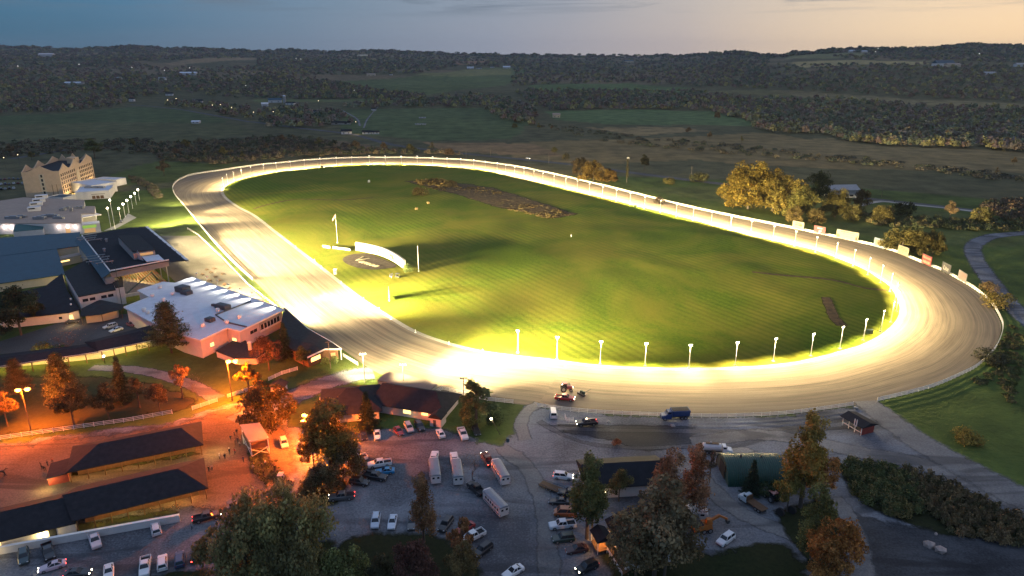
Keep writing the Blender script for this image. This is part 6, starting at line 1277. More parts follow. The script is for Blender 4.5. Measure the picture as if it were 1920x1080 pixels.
for i, px_ in enumerate([(555,465),(603,503),(640,532),(682,563),(711,582),(733,599),(779,624),(842,646),(905,661),(590,490)]):
    p = G(*px_); mb = MB(); mb.tube((0,0,0), (0,0,.12), .4, .4, 8); mb.tube((0,0,.12), (0,0,1.1), .16, .07, 6); mb.ball((0,0,1.15), .16, 6, 4); x = mb.build('marker_pylon', M['white_pole']); x.location = (p.x, p.y, .06); tag(x, 'small white marker pylon along the inner edge of the homestretch', 'pylon', 'marker pylons along the homestretch')
# ================================================================ billboards on the outer rail
def paint(nm, c): M[nm] = mat(nm, c, .6, .08, .5); return M[nm]
BBM = {'cream':paint('cream sign board', (.17,.15,.11)),'red':paint('red sign board', (.16,.016,.02)),'pale':paint('pale blue sign board', (.11,.15,.20)),'black2':paint('black sign board', (.035,.035,.04)),'greyw':paint('greyish sign board', (.15,.14,.138)),'redink':paint('red sign ink', (.40,.10,.07)),'brownink':paint('brown sign ink', (.05,.028,.016)),'goldink':paint('gold sign ink', (.10,.07,.02)),'greyink':paint('grey sign ink', (.07,.066,.06)),'white':paint('white sign ink', (.34,.33,.30)),'blueink':paint('blue sign ink', (.10,.16,.34))}
def billboard(label, a, b, top, board, marks, wood=True):
    p, q = G(*a), G(*b); d = q-p; L = d.length; hh = top; x = empty('billboard', (p+q)/2, label, 'billboard', 'billboards along the outer rail', math.atan2(d.y, d.x))
    f = -1.0                                # board faces the track: local -y
    MB().box((0, 0, .9+(hh-.9)/2), (L, .16, hh-.9)).build('board', BBM[board], x)
    mb = MB(); mb.box((0,0,hh+.05), (L+.2,.24,.12)); mb.build('trim', M['dark_steel'], x)
    for k in (-.42, 0, .42): MB().box((L*k, .22, hh/2), (.2,.2,hh)).build('post', M['wood_pole'], x)
    for m in marks:
        if m[0] == 'bar': _, cx, cz, w_, h_, mm = m; MB().box((L*cx, -.10, .9+(hh-.9)*cz), (L*w_, .05, (hh-.9)*h_)).build('sign_mark', BBM[mm], x)
        else:
            _, s, cx, cz, sz, mm, sh = m; me = text_mesh(s, sz, .02, sh, 'CENTER', .02); me.materials.append(BBM[mm]); t = bpy.data.objects.new('lettering', me); C.objects.link(t); t.parent = x; t.location = (L*cx, -.11, .9+(hh-.9)*cz); t.rotation_euler = (math.pi/2, 0, 0)
    return x
rw2 = random.Random(4)
def script_bars(z, w0, n, mm, h_=.09, x0=-.5):    # unreadable small lettering: rows of short strokes
    out = []; x = x0+(1-w0)/2
    while x < x0+(1+w0)/2-.03: w_ = rw2.uniform(.03, .07); out.append(('bar', x+w_/2, z+rw2.uniform(-.015, .015), w_, h_*rw2.uniform(.7, 1.15), mm)); x += w_+.018
    return out
billboard('cream billboard with brown script, first of the row from the backstretch', (1485,430), (1506,434.5), 5.6, 'cream', script_bars(.78,.5,6,'brownink',.11,-.5)+script_bars(.55,.6,6,'brownink',.13,-.45)+[('bar',.22,.55,.22,.28,'goldink')]+script_bars(.22,.5,5,'greyink',.06))
billboard('pink-red billboard with pale heading and white symbol', (1525,439), (1546,443.5), 5.4, 'red', [('bar',.0,.74,.42,.13,'white'),('bar',-.02,.30,.07,.34,'white'),('bar',.08,.43,.22,.10,'white'),('bar',.06,.27,.12,.09,'white'),('bar',-.36,.2,.22,.08,'cream'),('bar',0,.05,.98,.08,'white')])
billboard('extra wide cream billboard with pictures in its corners', (1567,447.5), (1608,456), 5.8, 'cream', script_bars(.82,.62,9,'brownink',.09,-.5)+script_bars(.62,.5,7,'greyink',.05,-.45)+script_bars(.35,.45,7,'greyink',.05,-.48)+[('bar',-.41,.28,.14,.26,'goldink'),('bar',-.43,.4,.07,.14,'brownink'),('bar',.42,.3,.10,.34,'brownink'),('bar',.45,.55,.06,.2,'goldink')])
billboard('pale blue billboard with white and gold letters', (1637,464), (1657,469.5), 5.8, 'pale', [('bar',0,.56,.78,.62,'cream')]+script_bars(.70,.6,6,'redink',.17,-.5)+script_bars(.48,.55,6,'goldink',.15,-.5)+script_bars(.26,.5,5,'greyink',.1,-.5)+[('bar',0,.9,.7,.05,'blueink')])
billboard('plain cream billboard with faint lines and one dark dot', (1682,477.5), (1701.5,485), 5.6, 'cream', script_bars(.8,.6,6,'greyink',.05)+script_bars(.64,.7,6,'greyink',.06)+script_bars(.5,.66,6,'greyink',.05)+[('bar',.0,.26,.05,.14,'black2')])
billboard('red billboard with two lines of big cream letters', (1727,495), (1744,503), 5.6, 'red', script_bars(.72,.84,8,'cream',.26,-.5)+script_bars(.26,.78,8,'cream',.28,-.5)+[('bar',0,.49,.92,.03,'black2')])
billboard('black billboard with large white lettering', (1764,510), (1780,518.5), 5.4, 'black2', [('text','Lite',.0,.46,3.0,'white',.0),('bar',0,.93,.94,.03,'greyw'),('bar',-.1,.16,.3,.04,'greyink')])
billboard('grey-white billboard with rows of red lines, last of the row', (1795,524), (1810,534), 5.0, 'greyw', [('bar',.02,.78-.15*k,.6,.05,'redink') for k in range(5)]+[('bar',.36,.62,.1,.12,'redink')])
# ================================================================ road vehicles
M['paint'] = tinted('car paint', .35, .04, 0, .7); M['tyre'] = mat('tyre rubber', (.018,.018,.02), .9, .1, 2); M['rim'] = mat('wheel rim', (.33,.33,.34), .35, .1, 2, metal=.7)
M['headlamp'] = mat('headlamp glass', (.55,.56,.58), .15, .05, 2); M['taillamp'] = mat('tail lamp', (.25,.012,.012), .3, .1, 2); M['head_on'] = emis('headlamp lit', (1,.85,.6), 30); M['tail_on'] = emis('tail lamp lit', (1,.05,.03), 14)
M['liner'] = mat('dark bed liner', (.02,.021,.024), .9, .2, 2); M['trailer_roof'] = mat('grey trailer roof', (.21,.235,.27), .6, .12, .6); M['trailer_white'] = mat('white trailer side', (.62,.58,.57), .45, .06, .6); M['maroon'] = mat('maroon stripe', (.16,.03,.035), .5, .1, 1)
def ringx(x, w, zb, zs, zt, wt): return [(x,-w,zb),(x,w,zb),(x,w,zs),(x,wt,zt),(x,-wt,zt),(x,-w,zs)]
SPEC = {
 'sedan': dict(h=[(2.35,.70,.36,.52,.60,.60),(2.22,.84,.26,.60,.72,.70),(1.25,.90,.24,.74,.90,.76),(.7,.91,.24,.80,.95,.78),(-1.6,.91,.24,.82,.98,.78),(-2.22,.86,.28,.80,.97,.72),(-2.36,.76,.4,.70,.86,.64)], gb=(.80,-1.80,.77,.93), gt=(.02,-1.12,.58,1.41), wx=(1.42,-1.38), r=.33, lz=.62),
 'suv': dict(h=[(2.38,.76,.42,.66,.76,.66),(2.25,.88,.32,.78,.92,.76),(1.35,.94,.30,.92,1.06,.82),(.9,.95,.30,.98,1.10,.84),(-2.2,.95,.30,.98,1.12,.84),(-2.38,.86,.42,.90,1.05,.76)], gb=(.98,-2.28,.83,1.08), gt=(.38,-2.02,.66,1.70), wx=(1.45,-1.45), r=.37, lz=.80),
 'pickup': dict(h=[(2.92,.82,.50,.86,.98,.72),(2.75,.94,.40,.95,1.12,.80),(1.6,.98,.40,1.08,1.22,.86),(1.2,.99,.40,1.10,1.24,.88),(-.95,.99,.40,1.10,1.24,.88),(-.96,.99,.40,.70,.80,.97),(-2.85,.99,.42,.70,.80,.97),(-2.95,.95,.5,.66,.78,.9)], gb=(1.30,-.92,.86,1.20), gt=(.66,-.78,.70,1.86), wx=(1.85,-1.75), r=.42, lz=.95),
 'van': dict(h=[(2.55,.78,.42,.72,.82,.66),(2.42,.90,.32,.86,1.0,.78),(1.9,.97,.30,1.05,1.2,.86),(-2.4,.99,.30,1.1,1.26,.92),(-2.55,.95,.40,1.05,1.22,.88)], gb=(1.95,-2.46,.90,1.18), gt=(1.22,-2.38,.78,2.02), wx=(1.6,-1.55), r=.36, lz=.84)}
def wheel(parent, x, y, r, w=.22, name='wheel'):
    s = 1 if y > 0 else -1; mb = MB(); mb.tube((x, y-s*w, r), (x, y, r), r, r, 14); o = mb.build(name, M['tyre'], parent); mb = MB(); mb.tube((x, y-s*.02, r), (x, y+s*.015, r), r*.62, r*.55, 10); mb.build('rim', M['rim'], o); return o
def car(kind, lit=False, open_=None):
    s = SPEC[kind]; o = empty({'sedan':'parked_car','suv':'parked_car','pickup':'pickup_truck','van':'parked_van'}[kind], (0,0,0), None, {'sedan':'car','suv':'car','pickup':'pickup truck','van':'van'}[kind])
    b = MB().loft([ringx(*q) for q in s['h']])
    if kind == 'pickup':
        for y in (-.93,.93): b.box((-1.93, y, .98), (1.92,.12,.5))
        b.box((-2.90,0,.98), (.1,1.9,.5)); b.box((-1.0,0,1.0), (.08,1.75,.5))
    gx0, gx1, gw, gz = s['gb']; tx0, tx1, tw, tz = s['gt']
    b.loft([[(tx0+.06,-tw-.02,tz-.05),(tx0+.06,tw+.02,tz-.05),(tx1-.06,tw+.02,tz-.05),(tx1-.06,-tw-.02,tz-.05)],[(tx0-.12,-tw+.06,tz+.05),(tx0-.12,tw-.06,tz+.05),(tx1+.1,tw-.06,tz+.05),(tx1+.1,-tw+.06,tz+.05)]])
    for y in (-1,1):                        # pillars
        b.beam((gx0, y*gw, gz), (tx0, y*tw, tz), .09, .09); b.beam((gx1, y*gw, gz), (tx1, y*tw, tz), .14, .12); xm = (gx0+gx1)/2; b.beam((xm, y*(gw+.005), gz), ((tx0+tx1)/2, y*(tw+.01), tz), .10, .06)
    body = b.build('body', M['paint'], o)
    MB().loft([[(gx0,-gw,gz-.03),(gx0,gw,gz-.03),(gx1,gw,gz-.03),(gx1,-gw,gz-.03)],[(tx0,-tw,tz),(tx0,tw,tz),(tx1,tw,tz),(tx1,-tw,tz)]]).build('window', M['glass'], o)
    if kind == 'pickup': MB().box((-1.94,0,.83), (1.84,1.74,.06)).build('bed', M['liner'], o)
    for x in s['wx']:
        for y in (-1,1): wheel(o, x, y*(s['h'][2][1]+.01), s['r'])
    xf, xr = s['h'][0][0], s['h'][-1][0]; w_ = s['h'][0][1]
    for y in (-1,1):
        MB().box((xf-.05, y*(w_-.12), s['lz']), (.14,.30,.14)).build('headlight', M['head_on'] if lit else M['headlamp'], o)
        MB().box((xr+.05, y*(w_-.06), s['lz']+.12), (.14,.22,.2)).build('taillight', M['tail_on'] if lit else M['taillamp'], o)
    MB().box((xf-.08,0,.45), (.16,w_*1.7,.14)).build('bumper', M['dark_steel'] if kind != 'pickup' else M['rim'], o)
    return o
CARP = {}
def put(kind, px, fr, col, label, lit=False, s=1.0, name=None, group=None, z=.03):
    key = (kind, lit)
    if key not in CARP: o = car(kind, lit); CARP[key] = (o, tree_of(o)); first = True
    else: o = copy_tree(CARP[key][0], CARP[key][1]); first = False
    p = G(*px); q = G(px[0]+fr[0], px[1]+fr[1]); a = math.atan2((q-p).y, (q-p).x); o.location = (p.x, p.y, z); o.rotation_euler = (0,0,a); o.scale = (s,s,s); o['label'] = label
    if group: o['group'] = group
    for c in o.children:
        if c.name.split('.')[0] == 'body': c.color = (*col, 1)
    return o
WH = (.72,.72,.73); BLK = (.012,.013,.016); SIL = (.36,.38,.40); GRY = (.10,.105,.11); DRD = (.16,.015,.02)
for kind, px, fr, col, lb, lit in [
 ('sedan',(682,820),(2,10),BLK,'black car half hidden by the yellow-brown tree in front of the race office',False),
 ('sedan',(707.5,819),(1,10),WH,'white sedan parked nose out, alone below the race office walk',False),
 ('sedan',(748,812),(6,8),DRD,'dark red car in front of the race office',False),
 ('suv',(767,806),(5,9),SIL,'silver suv between dark red car and black suv',False),
 ('suv',(787,803),(6,9),BLK,'black suv next to the silver one below the lit windows',False),
 ('sedan',(826,816),(-5,-10),WH,'white sedan parked nose in, apart from the row',False),
 ('pickup',(868,818),(4,9),WH,'white pickup parked nose out near the yard lamp',False),
 ('sedan',(893,811),(5,10),BLK,'black car on the grass edge beside the white pickup',False),
 ('suv',(533,835),(3,9),(.42,.36,.38),'silver-pink suv by the timber viewing stand',False),
 ('pickup',(667,866),(-10,3),WH,'white pickup with black bed half under the brown bushy tree',False),
 ('pickup',(712,874),(-10,1.5),WH,'white pickup with red-lit roof beside the bright blue car',False),
 ('sedan',(722,887),(-10,.8),(.012,.20,.42),'bright blue sports car by the white pickup',False),
 ('pickup',(704,898),(10,1.5),BLK,'black pickup just below the bright blue car',False),
 ('suv',(674,908),(10,1.5),(.016,.015,.016),'black suv under the thicket, nose to the lot',False),
 ('pickup',(641,936),(-10,1.0),GRY,'grey pickup with head and tail lights on',True),
 ('suv',(704.5,982),(-1.5,10),(.48,.56,.66),'pale blue-white suv, first of the cars facing the dark grass',False),
 ('sedan',(736,983),(-2,10),(.60,.66,.74),'white sedan with sunroof facing the dark grass',False),
 ('sedan',(772,984),(-1,10),GRY,'dark grey car behind the rusty thin tree',False),
 ('suv',(806,974),(1,10),BLK,'black suv right behind the rusty tree trunk',False),
 ('suv',(836,988),(-6,8),(.014,.015,.018),'black suv with roof rails parked aslant by the rusty tree',False),
 ('pickup',(886,1011),(-8,4),WH,'white pickup with covered black bed under the rust-orange tree',False),
 ('sedan',(872,994),(-7,4),(.30,.02,.02),'red car mostly hidden by the rust-orange tree',False),
 ('suv',(905,1036),(-8,6),(.012,.013,.016),'black suv with roof rails below the white pickup',False),
 ('sedan',(962,1076),(-9,5),WH,'white sedan cut by the lower frame edge on the pale lane',False),
 ('suv',(1056,897),(10,1.0),WH,'white suv with lights on facing the olive tree',True),
 ('pickup',(1070,930),(-9,-1),BLK,'black pickup coupled to the open trailer',False),
 ('van',(1060,966),(-10,-.5),(.30,.09,.02),'orange van beside the olive tree',False),
 ('pickup',(1054,989),(-10,1.0),(.60,.63,.68),'white crew pickup facing the pale lane',False),
 ('suv',(1056,1014),(-10,1.2),(.012,.035,.028),'dark green suv beside the white crew pickup',False),
 ('sedan',(1081,1034),(-10,1.5),(.05,.012,.012),'dark maroon car near the cottage ramp',False),
 ('suv',(1100,1068),(-9,4),(.014,.014,.016),'black suv with headlights on near the lower frame edge',True),
 ('sedan',(1048,944),(-10,-.5),(.02,.02,.022),'black car between open trailer and orange van',False),
 ('van',(1037,779),(-1.5,-10),WH,'white van parked nose to the track fence',False),
 ('pickup',(1100,797),(-10,.8),BLK,'black pickup with an amber beacon below the track fence',True),
 ('pickup',(1059,750),(10,1.0),(.30,.02,.025),'red pickup with its lights on at the track gap',True),
 ('suv',(1360,1016),(-7,5),(.62,.66,.70),'white suv beside the orange digger',False),
 ('suv',(293,996),(-2,-10),(.58,.56,.60),'silver suv just below the end of the long white wall',False),
 ('pickup',(179,1018),(3,10),(.55,.50,.52),'white pickup with a loaded bed below the long white wall',False),
 ('pickup',(389,974),(10,-2.5),BLK,'black pickup with lights on past the end of the white wall',True),
 ('pickup',(273,1068),(-1,10),WH,'white pickup, first of the row at the lower verge',False),
 ('suv',(305.5,1060),(0,-10),WH,'white car with dark rear window in the verge row',False),
 ('suv',(338,1054),(0,-10),(.035,.06,.13),'dark blue suv in the verge row',False),
 ('suv',(369,1045),(1,-10),BLK,'black suv with glowing lamps, end of the verge row',True),
 ('suv',(46,1049),(0,10),(.02,.045,.05),'dark teal suv below the long white wall',False),
 ('pickup',(92,1040),(3,10),(.012,.014,.018),'large black pickup next to the dark teal suv',False),
 ('sedan',(99,1066),(-10,3),(.52,.42,.48),'pinkish silver sedan with lit red tail lamps',True),
 ('sedan',(147,1079),(10,-1),BLK,'dark car with lights on at the lower frame edge',True),
 ('sedan',(205,1077),(0,10),WH,'white sedan at the lower frame edge',False),
 ('suv',(207,615),(-10,2.5),(.5,.48,.48),'pale suv behind the wider covered walkway',False),
 ('sedan',(218,621),(-10,3),WH,'white sedan tucked behind the covered walkway roof',False),
 ('sedan',(246,611),(9,4),(.22,.04,.04),'red car by the white flat-roofed clubhouse corner',False),
 ('sedan',(136,606),(10,-1),BLK,'dark car at the lit door of the low white wall',False),
 ('sedan',(228,417),(-3,10),BLK,'dark car at the first globe lamp',False)]:
    o = put(kind, px, fr, col, lb, lit, 1.04)
    if 'amber beacon' in lb: mb = MB(); mb.tube((.1,0,1.9), (.1,0,2.08), .2, .14, 8); mb.build('beacon', M['warm_glow'], o)
r3 = random.Random(8)
for i in range(16): put(r3.choice(['sedan','suv']), (2+(i % 6)*8+r3.uniform(-1,1), 338+(i//6)*9+r3.uniform(-1,1)-(i % 6)*.5), (3,-10), r3.choice([WH, BLK, SIL, GRY, DRD, (.04,.06,.12)]), 'car parked in the distant lot beside the hotel', group='cars in the distant hotel lot')
# ---- horse trailers
def trailer_proto():
    o = empty('horse_trailer', (0,0,0), None, 'trailer', 'white horse trailers'); L, W, Hh = 8.4, 2.5, 2.95
    prof = lambda x, k: [(x,-W/2*k,.55),(x,W/2*k,.55),(x,W/2*k,Hh-.35),(x,W/2*k-.28,Hh-.05),(x,-W/2*k+.28,Hh-.05),(x,-W/2*k,Hh-.35)]
    MB().loft([prof(-L/2,.98), prof(-L/2+.1,1), prof(L/2-1.0,1), prof(L/2-.1,.9), prof(L/2,.84)]).build('body', M['trailer_white'], o)
    MB().loft([[(-L/2-.02,-W/2-.03,Hh-.33),(-L/2-.02,W/2+.03,Hh-.33),(L/2-.5,W/2+.03,Hh-.33),(L/2-.5,-W/2-.03,Hh-.33)],[(-L/2,-W/2+.2,Hh+.0),(-L/2,W/2-.2,Hh+.0),(L/2-.5,W/2-.2,Hh+.0),(L/2-.5,-W/2+.2,Hh+.0)],[(-L/2+.1,-.3,Hh+.1),(-L/2+.1,.3,Hh+.1),(L/2-.6,.3,Hh+.1),(L/2-.6,-.3,Hh+.1)]]).build('roof', M['trailer_roof'], o)
    for y in (-1,1):
        for k in range(6): MB().box((-L/2+1.0+k*1.1, y*(W/2+.01), 1.95), (.62,.05,.62)).build('window', M['glass'], o)
        MB().box((-.2, y*(W/2+.012), .95), (L-1.4,.03,.22)).build('stripe', M['maroon'], o); MB().box((-L/2-.02, y*.58, 1.55), (.06,1.05,1.95)).build('rear_door', M['trailer_white'], o); MB().box((-L/2-.06, y*.58, 2.1), (.05,.55,.5)).build('rear_window', M['glass'], o)
        for x in (-1.2,-.2): wheel(o, x, y*(W/2-.02), .42)
        MB().box((-.7, y*(W/2+.06), .98), (2.3,.2,.14)).build('fender', M['rim'], o); MB().box((-L/2-.04, y*1.08, .9), (.06,.16,.2)).build('taillight', M['taillamp'], o)
    mb = MB(); mb.beam((L/2-.3,-.6,.6), (L/2+1.3,0,.6), .14, .14); mb.beam((L/2-.3,.6,.6), (L/2+1.3,0,.6), .14, .14); mb.build('hitch', M['dark_steel'], o)
    return o
tp = trailer_proto(); tt = tree_of(tp)
for i, (fr_, re_, lb) in enumerate([((812,868),(819,918),'white horse trailer closest to the big yellow-brown tree'),((854,872),(861,918),'white horse trailer beside the leafless tree'),((925,872),(952,919),'white horse trailer with two square rear windows'),((909,931),(950,975),'white horse trailer parked alone towards the pale lane')]):
    o = tp if i == 0 else copy_tree(tp, tt); p, q = G(*re_), G(*fr_); o.location = V2((p+q)/2)+Vector((0,0,.02)); o.rotation_euler.z = math.atan2((q-p).y, (q-p).x); o['label'] = lb
put('pickup', (814,864), (2,-10), WH, 'white pickup hitched to the trailer nearest the yellow tree', s=1.05); put('pickup', (852,866), (-1.5,-10), WH, 'white pickup hitched to the trailer beside the leafless tree', s=1.05)
put('pickup', (914,866), (-6,-10), (.10,.03,.03), 'dark red pickup with lit red lamps ahead of the square-window trailer', True, 1.05); put('pickup', (893,921), (-8,-7), BLK, 'black pickup hitched to the lone trailer', s=1.05)
# ---- open flat trailer
p, q = G(1018,912), G(1050,924); o = empty('flat_trailer', V2((p+q)/2), 'long dark open trailer beside the black pickup', 'trailer', None, math.atan2((q-p).y, (q-p).x)); MB().box((0,0,.75), (6.2,2.2,.14)).build('deck', M['brown_wood'], o)
for y in (-1,1):
    MB().beam((-3.1,y*1.1,1.2), (3.1,y*1.1,1.2), .08, .1).build('side_rail', M['dark_steel'], o)
    for x in (-.8,.2): wheel(o, x, y*1.0, .36)
    for x in (-3,-1,1,3): MB().box((x,y*1.1,.98), (.08,.08,.5)).build('stake', M['dark_steel'], o)
# ---- work trucks
def cab_truck(nm, label, px, fr, col, mk, s=1.0, cat='truck'):
    p, q = G(*px), G(px[0]+fr[0], px[1]+fr[1]); o = empty(nm, p, label, cat, None, math.atan2((q-p).y, (q-p).x)); o.scale = (s,s,s)
    b = MB(); b.loft([ringx(3.9,.95,.6,1.1,1.3,.8), ringx(3.6,1.1,.55,1.3,1.6,.95), ringx(2.6,1.15,.55,1.4,1.75,1.0), ringx(2.55,1.15,.55,1.8,1.9,1.1), ringx(1.1,1.15,.55,1.8,1.95,1.1)]); b.loft([[(2.4,-1.02,1.85),(2.4,1.02,1.85),(1.1,1.02,1.85),(1.1,-1.02,1.85)],[(2.1,-.9,2.65),(2.1,.9,2.65),(1.15,.9,2.65),(1.15,-.9,2.65)]]); x = b.build('cab', M['paint'], o); x.color = (*col, 1)
    MB().box((2.27,0,2.2), (.1,1.6,.5)).build('windshield', M['glass'], o)
    for y in (-1,1): MB().box((1.7,y*.99,2.2), (.8,.06,.5)).build('window', M['glass'], o); MB().box((3.85,y*.75,1.0), (.1,.3,.25)).build('headlight', M['headlamp'], o)
    MB().box((-.9,0,.8), (6.4,.9,.3)).build('chassis', M['dark_steel'], o)
    for x_ in (2.9,-1.9,-2.9):
        for y in (-1,1): wheel(o, x_, y*1.12, .52, .32)
    mk(o); return o
def hopper(o):
    x = MB().loft([[(-4.0,-1.1,1.25),(.9,-1.1,1.25),(.9,1.1,1.25),(-4.0,1.1,1.25)],[(-4.1,-1.3,2.9),(1.0,-1.3,2.9),(1.0,1.3,2.9),(-4.1,1.3,2.9)]]).build('dump_body', M['paint'], o); x.color = (.012,.045,.16,1); MB().box((-1.55,0,2.93), (4.7,2.2,.05)).build('load', M['liner'], o)
    for k in range(5): MB().box((-3.6+k*1.05,-1.27,2.0), (.12,.12,1.6)).build('body_rib', M['dark_steel'], o)
def tank(o):
    mb = MB(); mb.tube((-4.0,0,1.95), (.8,0,1.95), 1.05, 1.05, 14); x = mb.build('tank', M['trailer_white'], o)
    MB().box((-1.6,0,3.05), (3.4,1.0,.14)).build('walkway', M['brown_wood'], o); mb = MB(); mb.tube((-2.0,0,2.9), (-2.0,0,3.4), .35, .3, 8); mb.build('hatch', M['rim'], o)
def flat(o): MB().box((-1.5,0,1.15), (5.0,2.4,.16)).build('deck', M['brown_wood'], o); MB().box((1.0,0,1.8), (.14,2.3,1.3)).build('headboard', M['brown_wood'], o)
cab_truck('dump_truck', 'dark blue dump truck parked against the track fence', (1264,785), (-10,.5), (.012,.045,.16), hopper, 1.05)
cab_truck('tanker_truck', 'white water tanker on the pale spilled sand', (1345,850), (10,.6), WH, tank, .98)
cab_truck('flatbed_truck', 'white-cab flatbed truck in front of the green hut', (1410,948), (-9,-6), (.50,.56,.60), flat, .92)
# ---- tractors and other machines
def tractor(label, px, fr, col, s=1.0, lit=False):
    p, q = G(*px), G(px[0]+fr[0], px[1]+fr[1]); o = empty('tractor', p, label, 'tractor', None, math.atan2((q-p).y, (q-p).x)); o.scale = (s,s,s)
    x = MB().loft([ringx(1.9,.38,.8,1.2,1.35,.3), ringx(1.7,.45,.7,1.35,1.5,.38), ringx(.3,.48,.7,1.4,1.6,.42), ringx(-.9,.5,.7,1.2,1.3,.45)]).build('hood', M['paint'], o); x.color = (*col, 1)
    MB().loft([[(.25,-.65,1.2),(.25,.65,1.2),(-1.2,.7,1.2),(-1.2,-.7,1.2)],[(.15,-.58,2.4),(.15,.58,2.4),(-1.05,.62,2.4),(-1.05,-.62,2.4)]]).build('cab', M['glass'], o); x = MB().box((-.45,0,2.48), (1.6,1.5,.16)).build('roof', M['paint'], o); x.color = (*col, 1)
    for y in (-1,1):
        wheel(o, -.7, y*1.0, .82, .42); wheel(o, 1.35, y*.8, .48, .28); MB().box((1.92,y*.25,1.2), (.06,.18,.14)).build('headlight', M['head_on'] if lit else M['headlamp'], o); MB().box((-1.1,y*.6,2.3), (.1,.2,.16)).build('work_light', M['head_on'] if lit else M['headlamp'], o)
    MB().tube((.9,.2,1.5), (.9,.2,2.5), .05).build('exhaust', M['dark_steel'], o); return o
tractor('tractor with red roof standing near the green hut', (1446,938), (-6,-5), (.22,.04,.03), 1.05)
tractor('tractor with bright work lights on the track behind the red pickup', (1061,733), (10,0), (.20,.04,.05), 1.15, True)
p = G(1062,729,2.4); light('POINT', 'work_light_beam', (p.x-1.5, p.y-1.2, 2.6), 900, (1,.7,.35), .2)
tractor('small tractor with glaring lights behind the long white wall', (58,1004), (10,-1), (.10,.06,.04), .95, True); p = G(70,1006,1.2); light('POINT', 'work_light_beam', (p.x+1.2, p.y, 1.4), 900, (1,.72,.25), .15)
def harrow(label, px, fr): 
    p, q = G(*px), G(px[0]+fr[0], px[1]+fr[1]); o = empty('harrow', p, label, 'harrow', None, math.atan2((q-p).y, (q-p).x)); MB().box((0,0,.6), (1.4,3.0,.2)).build('frame', M['dark_steel'], o); MB().beam((.6,0,.6), (3.6,0,.9), .14, .14).build('drawbar', M['dark_steel'], o)
    for y in (-1.2,-.4,.4,1.2): MB().box((-.3,y,.32), (1.0,.1,.5)).build('tine_bar', M['dark_steel'], o)
    for y in (-.7,.3): MB().box((0,y,1.1), (.7,.6,.9)).build('weight', M['green_steel'], o)
harrow('dark track harrow with a raised bar on the dirt beside the red pickup', (1091,741), (8,-3))
for px_, lb in (((1462,967),'red-hubbed machine wheel standing next to the flatbed truck'),((1484,963),'second red-hubbed machine wheel, farther from the flatbed truck')):
    p = G(*px_); o = empty('machine_wheel', p, lb, 'wheel', None, -.9); wheel(o, 0, .3, 1.0, .5, 'tyre'); x = MB(); x.tube((0,.3,1.0), (0,.4,1.0), .75, .6, 8); x.build('hub', M['red_wood'], o); MB().beam((0,.1,.9), (-1.8,.1,.5), .14, .14).build('axle', M['dark_steel'], o)
p, q = G(1322,995), G(1350,990); o = empty('digger', p, 'orange digger with boom stretched out beside the white suv', 'digger', None, math.atan2((q-p).y, (q-p).x)); M['orange'] = mat('orange machine paint', (.36,.115,.02), .5, .2, 1)
MB().loft([[(-3.2,-1.2,1.0),(1.2,-1.2,1.0),(1.2,1.2,1.0),(-3.2,1.2,1.0)],[(-3.0,-1.1,2.1),(.9,-1.1,2.3),(.9,1.1,2.3),(-3.0,1.1,2.1)]]).build('body', M['orange'], o); MB().loft([[(-.3,-1.0,2.2),(1.2,-1.0,2.2),(1.2,.1,2.2),(-.3,.1,2.2)],[(-.2,-.9,3.5),(.9,-.9,3.5),(.9,.0,3.5),(-.2,.0,3.5)]]).build('cab', M['orange'], o); MB().box((1.06,-.45,2.85), (.06,.8,.8)).build('window', M['glass'], o)
mb = MB(); mb.beam((1.0,.5,2.0), (3.6,.5,3.0), .5, .55); mb.build('boom', M['orange'], o); mb = MB(); mb.beam((3.5,.5,3.0), (5.6,.5,1.7), .4, .42); mb.build('stick', M['orange'], o); MB().loft([[(5.3,0,1.7),(6.2,0,1.5),(6.2,1,1.5),(5.3,1,1.7)],[(5.5,.1,.6),(6.0,.1,.7),(6.0,.9,.7),(5.5,.9,.6)]]).build('bucket', M['dark_steel'], o)
for x_ in (-2.3,-.9,.6):
    for y in (-1,1): wheel(o, x_, y*1.25, .6, .4)
MB().box((-1.9,0,2.25), (2.0,1.9,.25)).build('engine_cover', M['liner'], o)
def camper(label, px, fr, sz, s=1.0):
    p, q = G(*px), G(px[0]+fr[0], px[1]+fr[1]); o = empty('camper', p, label, 'camper', None, math.atan2((q-p).y, (q-p).x)); L, W, Hh = sz; pr = lambda x, k: [(x,-W/2,.5),(x,W/2,.5),(x,W/2*1.0,Hh*.8*k),(x,W/2-.3,Hh*k),(x,-W/2+.3,Hh*k),(x,-W/2,Hh*.8*k)]
    MB().loft([pr(-L/2,.8), pr(-L/2+.4,.98), pr(0,1.02), pr(L/2-.4,.98), pr(L/2,.8)]).build('body', M['trailer_white'], o)
    for y in (-1,1):
        wheel(o, -.3, y*(W/2-.03), .35)
        for k in (-.25,.25): MB().box((L*k, y*(W/2+.01), Hh*.62), (.9,.05,.5)).build('window', M['glass'], o)
    MB().box((.4,0,Hh*1.02+.12), (.9,.8,.25)).build('roof_vent', M['trailer_roof'], o); MB().box((L*.05,-W/2-.01,Hh*.42), (.7,.04,Hh*.62)).build('door', M['trailer_roof'], o); return o
camper('white camper behind the green hut', (1405,872), (10,.5), (5.4,2.3,2.6)); camper('weathered white camper behind the orange digger', (1304,972), (10,.8), (5.0,2.4,3.0))
